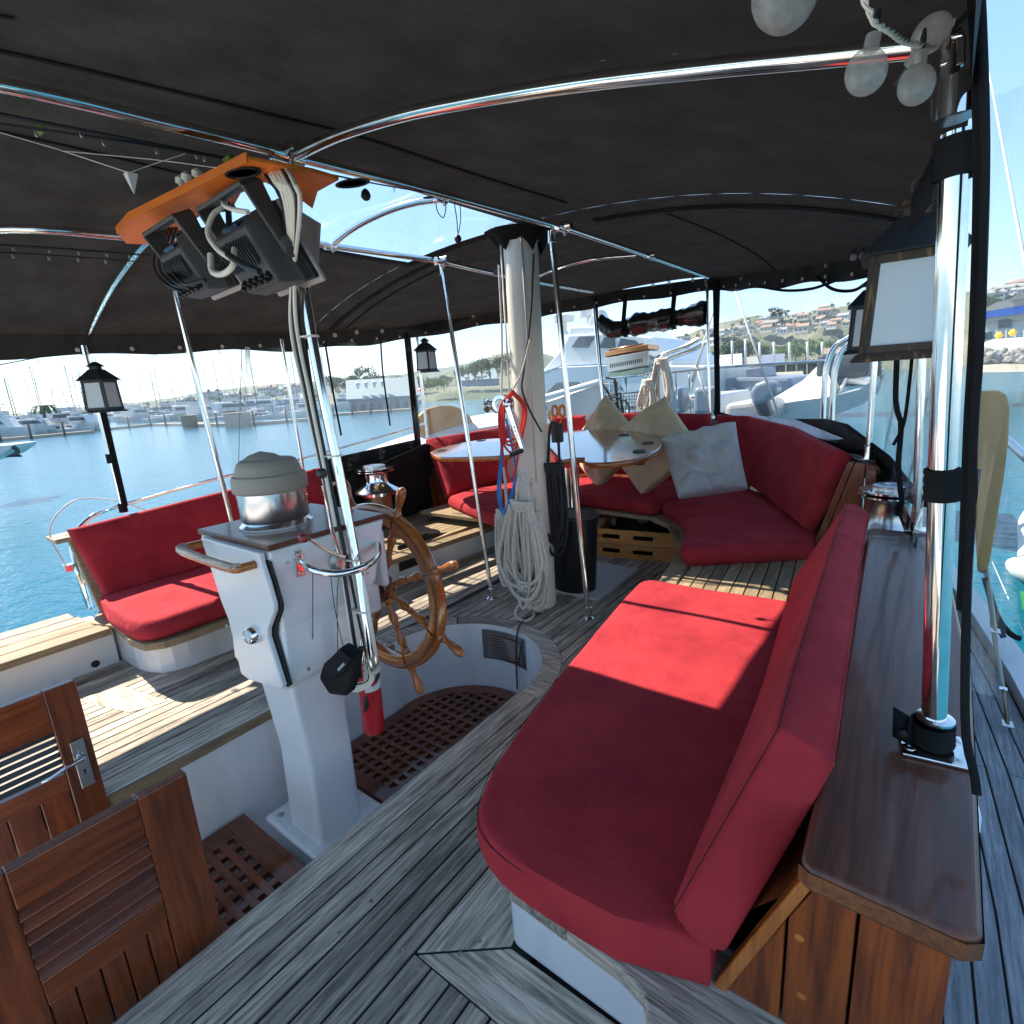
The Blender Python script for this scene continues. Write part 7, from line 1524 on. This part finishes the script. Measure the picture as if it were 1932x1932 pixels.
for x, y, w_, h_ in ((348, 808, 1.3, 2.2), (438, 807, 3.0, 2.3), (425, 807, .8, 2.6)):
    p = gw(x, y); m_ = MB(); m_.box(p+V((0, 1, h_/2-.2)), (w_, 2, h_), .6); tag(obj('timber_dolphin', m_, M['piling'] if x != 438 else M['dockwood'], None, .1), {348: 'dark square timber block at the dock left of the tall steel pole', 438: 'large weathered timber wall on the dock right of the tall steel pole', 425: 'narrow dark timber post beside the large timber wall'}[x], 'dock block')
# sheds
def shed(label, x0, x1, y0, y1, D, wallm, roofm, wins=0, roofh=.35, dp=8):
    a, c_ = at(x0, y1, D=D), at(x1, y1-(x1-x0)*.062, D=D); top = at(x0, y0, D=D).z; t = thing('shed', label, 'building', a); d = (c_-a); d.z = 0; s = V((-d.y, d.x, 0)).normalized()*dp
    if s.dot(a-CAM) < 0: s = -s
    zb_ = WZ-.5; h = top-zb_; hw = h*(1-roofh); m_ = MB(); A_ = V((a.x, a.y, zb_)); B_ = A_+d
    m_.prism([A_, B_, B_+s, A_+s], (0, 0, hw)); obj('wall', m_, M[wallm], t)
    m_ = MB(); o_ = V((0, 0, hw)); e = d.normalized()*.5; f = s.normalized()*.5
    m_.grid([[A_+o_-e-f, B_+o_+e-f], [A_+V((0, 0, h))+s*.5-e, B_+V((0, 0, h))+s*.5+e], [A_+o_+s-e+f, B_+o_+s+e+f]], False); m_.grid([[A_+o_-e-f-V((0, 0, .3)), B_+o_+e-f-V((0, 0, .3))], [A_+o_-e-f, B_+o_+e-f]], False); obj('roof', m_, M[roofm], t)
    for k in range(wins):
        p = A_+d*((k+.5)/wins)-s.normalized()*.06+V((0, 0, hw*.45)); m_ = MB(); m_.box(p, (d.length/wins*.45, .1, hw*.4), math.atan2(d.y, d.x)); obj('window', m_, M['winc'], t)
    return t
mat('metalroof', (.24, .29, .29), .6)
sh = shed('long grey-green metal roofed shed with round roof vents behind the straps', 660, 790, 715, 770, 120, 'hullgrey', 'metalroof', 8, .55, 14)
for k in range(4):
    p = at(675+k*15.5, 728-k*1.2, D=121); m_ = MB(); m_.lathe(p-V((0, 0, .6)), (0, 0, 1), [(.3, 0), (.3, .7), (.62, .8), (.55, 1.2), (.05, 1.5)], 10); obj('roof_vent', m_, M['lightgrey'], sh)
shed('blue-grey covered slip building far behind the small lantern', 868, 942, 697, 722, 330, 'hullgrey', 'metalroof', 9, .4, 25)
shed('arched brown shed roof above the leftmost boats', 55, 88, 777, 800, 190, 'wallc', 'roofg', 2, .5, 14)
shed('dark round-topped shed right of the arched shed at the left', 118, 152, 774, 795, 200, 'wallc', 'roofg', 2, .6, 14)
shed('blue box-shaped building beside the left lantern pole', 156, 178, 774, 790, 190, 'hullgrey', 'hullgrey', 2, .1, 14)
for k, (x0, x1, y0) in enumerate(((210, 250, 776), (330, 380, 765), (395, 440, 760), (470, 520, 752), (540, 590, 745))):
    shed('low harbour building number %s from the left lantern' % ('one', 'two', 'three', 'four', 'five')[k] if False else ('low pale harbour building just right of the left lantern', 'low harbour building left of the tall steel pole', 'low harbour building right of the tall steel pole', 'low harbour building left of the slim left pole', 'low harbour building beside the wide black border')[k], x0, x1, y0, y0+22, 260, 'wallc' if k % 2 else 'wallw', 'roofg', 4, .35, 16)
# palm at the left edge
pm = thing('palm_tree', 'palm tree with drooping fronds above the boats at the far left', 'tree', at(84, 792, D=150)); p = at(84, 792, D=150); q = at(84, 771, D=150); hh = q.z-p.z
m_ = MB(); m_.tube([p, q], [.3, .2], 6); obj('trunk', m_, M['piling'], pm)
for k in range(12):
    a = k*.53; m_ = MB(); L = 2.6; pts = [q+V((math.cos(a)*L*t_, math.sin(a)*L*t_, 1.1*math.sin(t_*3.0)-1.2*t_*t_)) for t_ in (0, .3, .6, .85, 1)]; m_.strip(pts, .7, .03, (0, 0, 1)); obj('frond', m_, M['leafdark'], pm)
# red umbrella dot
p = at(795, 738, D=110); m_ = MB(); m_.lathe(p, (0, 0, 1), [(.9, 0), (.7, .4), (.02, .8)], 10); tag(obj('umbrella', m_, M['redpaint']), 'small red umbrella on the far dock beside the small lantern', 'umbrella')
# --- white motor yacht close behind the stern
YY = 15.0
my = thing('motor_yacht', 'large white motor yacht moored close behind the mast', 'boat', at(1110, 760, Y=YY))
def YP(px, dy=0): return [at(x, y, Y=YY+dy) for x, y in px]
def ybox(nm, px, depth, mt, dy=0, bev=.05):
    m_ = MB(); m_.prism(YP(px, dy), (0, depth, 0)); return obj(nm, m_, M[mt], my, bev, 3)
ybox('hull', [(990, 712), (1050, 693), (1160, 688), (1330, 690), (1330, 790), (990, 790)], 5, 'hullwhite')
ybox('superstructure', [(1018, 706), (1062, 655), (1072, 632), (1150, 628), (1230, 636), (1270, 680), (1270, 700), (1018, 712)], 4.4, 'hullwhite', .3)
ybox('flybridge', [(1070, 634), (1076, 617), (1170, 614), (1215, 640)], 3.6, 'hullwhite', .6)
ybox('radar_arch', [(1105, 618), (1120, 585), (1132, 583), (1146, 616)], .4, 'hullwhite', .8)
ybox('radar_arch', [(1105, 618), (1120, 585), (1132, 583), (1146, 616)], .4, 'hullwhite', 3.2)
for px in ([(1078, 655), (1092, 635), (1122, 634), (1108, 656)], [(1130, 656), (1140, 636), (1158, 636), (1160, 658)], [(1165, 658), (1170, 638), (1198, 642), (1215, 658)]): ybox('window', px, .05, 'winc', .25, 0)
for px in ([(1030, 742), (1050, 722), (1090, 720), (1105, 740)], [(1115, 738), (1120, 722), (1165, 720), (1175, 736)]): ybox('hull_window', px, .05, 'winc', -.03, 0)
for (x, y) in ((1064, 608), (1112, 598)):
    m_ = MB(); p = at(x, y, Y=YY+1.5); m_.lathe(p, (0, 0, 1), [(.25, -.4), (.1, -.3), (.1, 0), (.35, .02), (.38, .2), (.05, .3)], 14); obj('radar_dome', m_, M['hullwhite'], my)
m_ = MB(); m_.tube(YP([(1020, 715), (1020, 700)], -.02), .03, 6); m_.tube(YP([(1000, 712), (1060, 690), (1200, 684)], -.02), .03, 6); obj('rail', m_, M['steel'], my)
# --- "SOL" hull and outboards
so_ = thing('motorboat', 'white motorboat with lettering on its stern behind the rope hank', 'boat', at(1300, 790, Y=11)); 
m_ = MB(); m_.prism([at(x, y, Y=11) for x, y in ((1252, 752), (1345, 745), (1350, 785), (1255, 792))], (0, 3, 0)); obj('hull', m_, M['hullwhite'], so_, .06)
m_ = MB(); m_.prism([at(x, y, Y=10.96) for x, y in ((1252, 752), (1345, 745), (1345, 749), (1252, 756))], (0, -.05, 0)); obj('rub_rail', m_, M['hullgrey'], so_)
textobj('SOL', at(1303, 766, Y=10.95), (1, 0, .0), (0, 0, 1), .17, 'print', parent=so_)
for x in (1275, 1335): m_ = MB(); p = at(x, 755, Y=10.4); m_.box(p, (.38, .5, .5)); m_.box(p-V((0, 0, .5)), (.15, .25, .6)); obj('outboard', m_, M['hullgrey'], so_, .1, 3)
gb = thing('workboat', 'grey-blue hulled workboat moored behind the right rear curtain', 'boat', at(1400, 765, Y=17))
m_ = MB(); m_.prism([at(x, y, Y=17) for x, y in ((1230, 722), (1300, 718), (1400, 712), (1490, 712), (1500, 740), (1480, 772), (1230, 782))], (0, 5, 0)); obj('hull', m_, M['hullgrey'], gb, .1)
m_ = MB(); m_.prism([at(x, y, Y=17.5) for x, y in ((1405, 714), (1405, 695), (1435, 692), (1440, 712))], (0, 2, 0)); obj('wheelhouse', m_, M['hullgrey'], gb, .05)
for x in (1384, 1412, 1442): m_ = MB(); m_.prism([at(x-5, 733-(x-1384)*.04, Y=16.95), at(x+5, 732-(x-1384)*.04, Y=16.95), at(x+5, 735-(x-1384)*.04, Y=16.95), at(x-5, 736-(x-1384)*.04, Y=16.95)], (0, .03, 0)); obj('porthole', m_, M['hullwhite'], gb)
# outboard-engined boat
ob = thing('motorboat', 'motorboat with a raised grey outboard engine seen through the rear curtain', 'boat', at(1440, 775, Y=10))
m_ = MB(); m_.prism([at(x, y, Y=10) for x, y in ((1366, 762), (1420, 756), (1445, 775), (1440, 800), (1366, 800))], (0, 2.2, 0)); obj('hull', m_, M['hullbeige'], ob, .1, 3)
m_ = MB(); m_.prism([at(x, y, Y=9.6) for x, y in ((1412, 740), (1424, 724), (1445, 716), (1462, 722), (1466, 740), (1440, 760), (1420, 766))], (0, .5, 0)); obj('outboard', m_, M['hullgrey'], ob, .12, 3)
m_ = MB(); m_.prism([at(x, y, Y=9.7) for x, y in ((1420, 760), (1445, 752), (1455, 785), (1432, 790))], (0, .3, 0)); obj('outboard_leg', m_, M['darkgrey'], ob, .05)
# white covered boat
wb = thing('sailboat', 'white sailboat under a cream cover with its boom tent behind the right curtain', 'boat', at(1560, 780, Y=13))
m_ = MB(); rows = []
for i, (xt, yt, xb, yb_) in enumerate(((1430, 768, 1440, 800), (1500, 757, 1502, 800), (1570, 748, 1570, 783), (1620, 735, 1618, 765), (1655, 712, 1645, 745))): 
    rows.append([at(xt, yt, Y=12-i*.2), at(xb, yb_, Y=12.2-i*.2), at(xb+12, yb_-3, Y=13.8+i*.1), at(xt+14, yt-6, Y=14.2)])
m_.grid(rows, False); m_.add(rows[0], [(0, 1, 2, 3)]); m_.grid([[r_[0], r_[3]] for r_ in rows], False); obj('hull', m_, M['hullwhite'], wb)
m_ = MB(); q = [(1432, 762), (1470, 745), (1515, 718), (1545, 688), (1556, 682)]; lo = [(1432, 767), (1470, 762), (1510, 757), (1555, 750), (1575, 745)]
m_.grid([[at(*lo[i], Y=11.9), at(*q[i], Y=12.9), at(lo[i][0]+14, lo[i][1]-7, Y=14.1)] for i in range(5)]); mat('covercloth', (.80, .77, .66), .7); obj('boat_cover', m_, M['covercloth'], wb)
m_ = MB(); m_.tube([at(1565, 712, Y=12.9), at(1655, 720, Y=12.5)], .09, 8); m_.tube([at(1552, 690, Y=12.8), at(1600, 712, Y=12.6)], .05, 6); m_.tube([at(1600, 705, Y=12.6), at(1560, 790, Y=12.4)], .04, 6); obj('boom', m_, M['hullwhite'], wb)
m_ = MB(); m_.box(at(1592, 690, Y=12.8), (.9, .6, .5)); obj('sail_bag', m_, M['darkgrey'], wb, .1, 3)
# --- pier on piles
pr_ = thing('pier', 'raised pier with round piles and light posts behind the moored boats', 'pier', at(1480, 740, Y=40))
m_ = MB(); m_.prism([at(1365, 693, Y=40), at(1660, 672, Y=40), at(1660, 675, Y=40), at(1365, 697, Y=40)], (0, 4, 0)); obj('deck', m_, M['dockwood'], pr_)
for x in range(1372, 1660, 20): m_ = MB(); m_.tube([at(x, 695-(x-1365)*.07, Y=40.5), at(x+1, 745-(x-1365)*.07, Y=40.5)], .28, 7); obj('pile', m_, M['piling'] if x % 40 else M['wallc'], pr_)
for x in (1382, 1407, 1434, 1461, 1490, 1524, 1552): m_ = MB(); m_.tube([at(x, 692-(x-1365)*.07, Y=41), at(x-1, 640+(x % 7), Y=41)], .08, 6); obj('light_post', m_, M['hullwhite'], pr_)
m_ = MB(); m_.prism([at(1395, 745, Y=36), at(1520, 738, Y=36), at(1515, 700, Y=39), at(1400, 706, Y=39)], (0, 3, -2)); tag(obj('quay', m_, M['stonedirt']), kind='structure')
mat('tent', (.75, .75, .72), .7)
for k, (x0, x1, y0) in enumerate(((1362, 1395, 668), (1405, 1430, 672), (1440, 1475, 668), (1555, 1640, 655))):
    shed(('pale shed with a tent roof at the left end of the pier', 'small grey shed on the shore behind the pier', 'boxy grey building behind the pier light posts', 'beige flat building with a terracotta roof above the covered boat')[k], x0, x1, y0, y0+24, 120, 'wallc', ('tent', 'roofg', 'hullgrey', 'rooft')[k], 4, .35, 12)
# --- right: blue striped club building, terrace, rocks, kayaks
cl = thing('club_building', 'harbour building with a bright blue fascia and grey roof at the far right', 'building', at(1890, 650, D=70))
def RP(px, Dd=70): return [at(x, y, D=Dd) for x, y in px]
def rpr(nm, px, mt, dd=3., Dd=70, par=None, bev=0):
    m_ = MB(); P_ = RP(px, Dd); f = (at(1900, 640, D=1)-CAM); f.z = 0; m_.prism(P_, f.normalized()*dd); return obj(nm, m_, M[mt], par or cl, bev)
rpr('wall', [(1850, 598), (1960, 582), (1960, 640), (1850, 650)], 'wallw', 12, 71)
rpr('blue_fascia', [(1846, 590), (1960, 571), (1960, 587), (1846, 602)], 'bluepaint', 12.5, 69.5)
rpr('roof', [(1846, 590), (1880, 570), (1960, 552), (1960, 571)], 'roofg', 12.5, 69.4)
rpr('gable_roof', [(1905, 566), (1925, 550), (1960, 548), (1960, 560)], 'roofg', 12.5, 69.2)
rpr('canopy_strip', [(1850, 602), (1960, 587), (1960, 597), (1920, 605), (1900, 600), (1850, 612)], 'wallc', .5, 70.4)
for x in (1884, 1893, 1902): rpr('window', [(x, 620-(x-1884)*.1), (x+7, 619-(x-1884)*.1), (x+7, 604-(x-1884)*.1), (x, 605-(x-1884)*.1)], 'winc', .3, 70.8)
rpr('window', [(1855, 640), (1872, 638), (1872, 626), (1855, 628)], 'winc', .3, 70.8)
for x in (1880, 1898, 1915, 1932): rpr('column', [(x-1.5, 640), (x+1.5, 640), (x+1.5, 622), (x-1.5, 622)], 'wallw', .6, 68)
for k, (x, y) in enumerate(((1876, 634), (1902, 629))):
    m_ = MB(); p, q = at(x, y, D=67), at(x+18, y-3, D=67); m_.tube([p, p.lerp(q, .3), p.lerp(q, .7), q], [.05, .3, .3, .05], 8); tag(obj('kayak', m_, M['yellowpl']), ('yellow kayak lying left between the columns of the blue-striped building', 'yellow kayak lying right between the columns of the blue-striped building')[k], 'kayak')
m_ = MB(); f = at(1900, 660, D=1)-CAM; m_.add([at(1840, 652, D=68), at(1875, 640, D=68), at(1990, 632, D=68), at(1990, 660, D=52), at(1840, 664, D=52), at(1840, 668, D=51.5), at(1990, 664, D=51.5)], [(0, 1, 2, 3, 4), (4, 3, 6, 5)]); mat('terr', (.68, .62, .47), .9); tag(obj('terrace', m_, M['terr']), kind='structure')
m_ = MB(); m_.add([at(1840, 664, D=52.2), at(1990, 660, D=52.2), at(1990, 700, D=47), at(1840, 703, D=47)], [(0, 1, 2, 3)]); tag(obj('shore_bank', m_, M['stonedirt']), kind='structure')
rnd = random.Random(8); rock = None
mat('rockm', (.30, .28, .25), .9, noise=(2, (.18, .17, .15), .4, .6))
for i in range(46):
    x = 1842+(i % 23)*4.6+rnd.uniform(-2, 2); y = 667+(i//23)*8+rnd.uniform(-2, 4); p = at(x, y, D=50.5-(i//23)*1.2)
    if rock is None:
        m_ = MB(); r2 = random.Random(2); bmv = []
        for a in range(5):
            for c_ in range(8): th = math.pi*(a+.5)/5; ph = 2*math.pi*c_/8; rr2 = .42*r2.uniform(.8, 1.15); bmv.append(V((rr2*1.3*math.sin(th)*math.cos(ph), rr2*math.sin(th)*math.sin(ph), rr2*.7*math.cos(th))))
        m_.grid([bmv[a*8:(a+1)*8] for a in range(5)], False, True); m_.add(bmv[:8], [tuple(range(8))]); m_.add(bmv[-8:], [tuple(range(8))[::-1]])
        rock = obj('rock', m_, M['rockm'], None, local=True); tag(rock, 'grey boulder of the shore revetment below the pale terrace', 'rock', 'revetment boulders'); rock.location = p
    else:
        r_ = rock.copy(); C.objects.link(r_); r_.location = p; r_.rotation_euler = (rnd.uniform(0, 1), rnd.uniform(0, 1), rnd.uniform(0, 6)); r_.scale = (rnd.uniform(.6, 1.3),)*3
# --- inflatable dinghy at the right
inf = thing('inflatable_dinghy', 'grey inflatable dinghy under a white cover alongside at the far right', 'boat', at(1910, 1090, X=1.75))
m_ = MB(); q = [at(1955, 1040, X=1.6), at(1900, 1062, X=1.55), at(1880, 1075, X=1.5), at(1872, 1110, X=1.5)]; 
m_.tube(smooth_pts([at(1990, 1085, X=1.55), at(1940, 1075, X=1.5), at(1900, 1075, X=1.5), at(1878, 1060, X=1.62), at(1874, 1030, X=1.8), at(1880, 985, X=2.1)], 30), .20, 16); obj('tube', m_, M['rubber'], inf)
m_ = MB(); rows = []
for i in range(8):
    x = 1868+i*14; rows.append([at(x, 1052-i*1, X=1.5), at(x, 1010-18*math.sin(min(i, 5)*.5), X=1.7), at(x, 975-22*math.sin(min(i, 5)*.5), X=2.0), at(x, 965-18*math.sin(min(i, 5)*.5), X=2.4), at(x, 985, X=2.8)])
m_.grid(rows); obj('cover', m_, M['whitecloth'], inf)
m_ = MB(); m_.prism([at(1920, 1112, X=1.3), at(1990, 1135, X=1.3), at(1990, 1190, X=1.2), at(1925, 1150, X=1.2)], (.12, 0, -.05)); tag(obj('green_fender', m_, M['green'], None, .04, 3), 'bright green fender under the inflatable dinghy', 'fender')
# hanging clear strip at the left curtain
m_ = MB(); m_.strip(smooth_pts([at(727-260, 655, X=-4.2), at(468, 690, X=-4.2), at(473, 722, X=-4.2), at(470, 738, X=-4.2)], 12), .035, .012, (1, 0, 0)); tag(obj('clear_strap', m_, M['bulbglass'], None), 'short crumpled clear strap hanging from the roof edge left of the slim left pole', 'strap')
m_ = MB(); m_.tube([at(456, 655, X=-4.25), at(450, 880, X=-4.3)], .003, 6); tag(obj('rail_wire', m_, M['darkgrey']), 'thin dark vertical wire left of the crumpled clear strap', 'wire')
# bow of a neighbour boat at the left edge
nb = thing('motorboat', 'bow of a white boat with an anchor entering at the left edge', 'boat', gw(-10, 870)); c_ = at(0, 848, D=28)
m_ = MB(); m_.prism([at(-60, 845, D=28), at(28, 838, D=28), at(24, 846, D=28), at(0, 862, D=28), at(-60, 880, D=28)], (-1.5, 1.0, 0)); obj('hull', m_, M['hullwhite'], nb, .05)
m_ = MB(); m_.tube(smooth_pts([at(24, 842, D=28), at(33, 850, D=28), at(30, 858, D=28)], 10), .09, 6); m_.tube([at(11, 862, D=28), at(30, 857, D=28), at(42, 861, D=28)], [.02, .12, .02], 6); obj('anchor', m_, M['darkgrey'], nb)

# ------------------------------------------------------------------ air
hb = MB(); hb.box((-300, 480, 70), (2600, 1700, 146)); hz = obj('haze', hb, M['white'], None); tag(hz, kind='stuff'); hz.location = (-300, 480, -2.8)
hm = bpy.data.materials.new('haze'); hm.use_nodes = True; n = hm.node_tree.nodes; n.remove(n['Principled BSDF']); pv = n.new('ShaderNodeVolumePrincipled')
pv.inputs['Color'].default_value = (.82, .90, 1, 1); pv.inputs['Density'].default_value = .00014; pv.inputs['Anisotropy'].default_value = .2
hm.node_tree.links.new(pv.outputs[0], n['Material Output'].inputs['Volume']); hz.data.materials.clear(); hz.data.materials.append(hm)
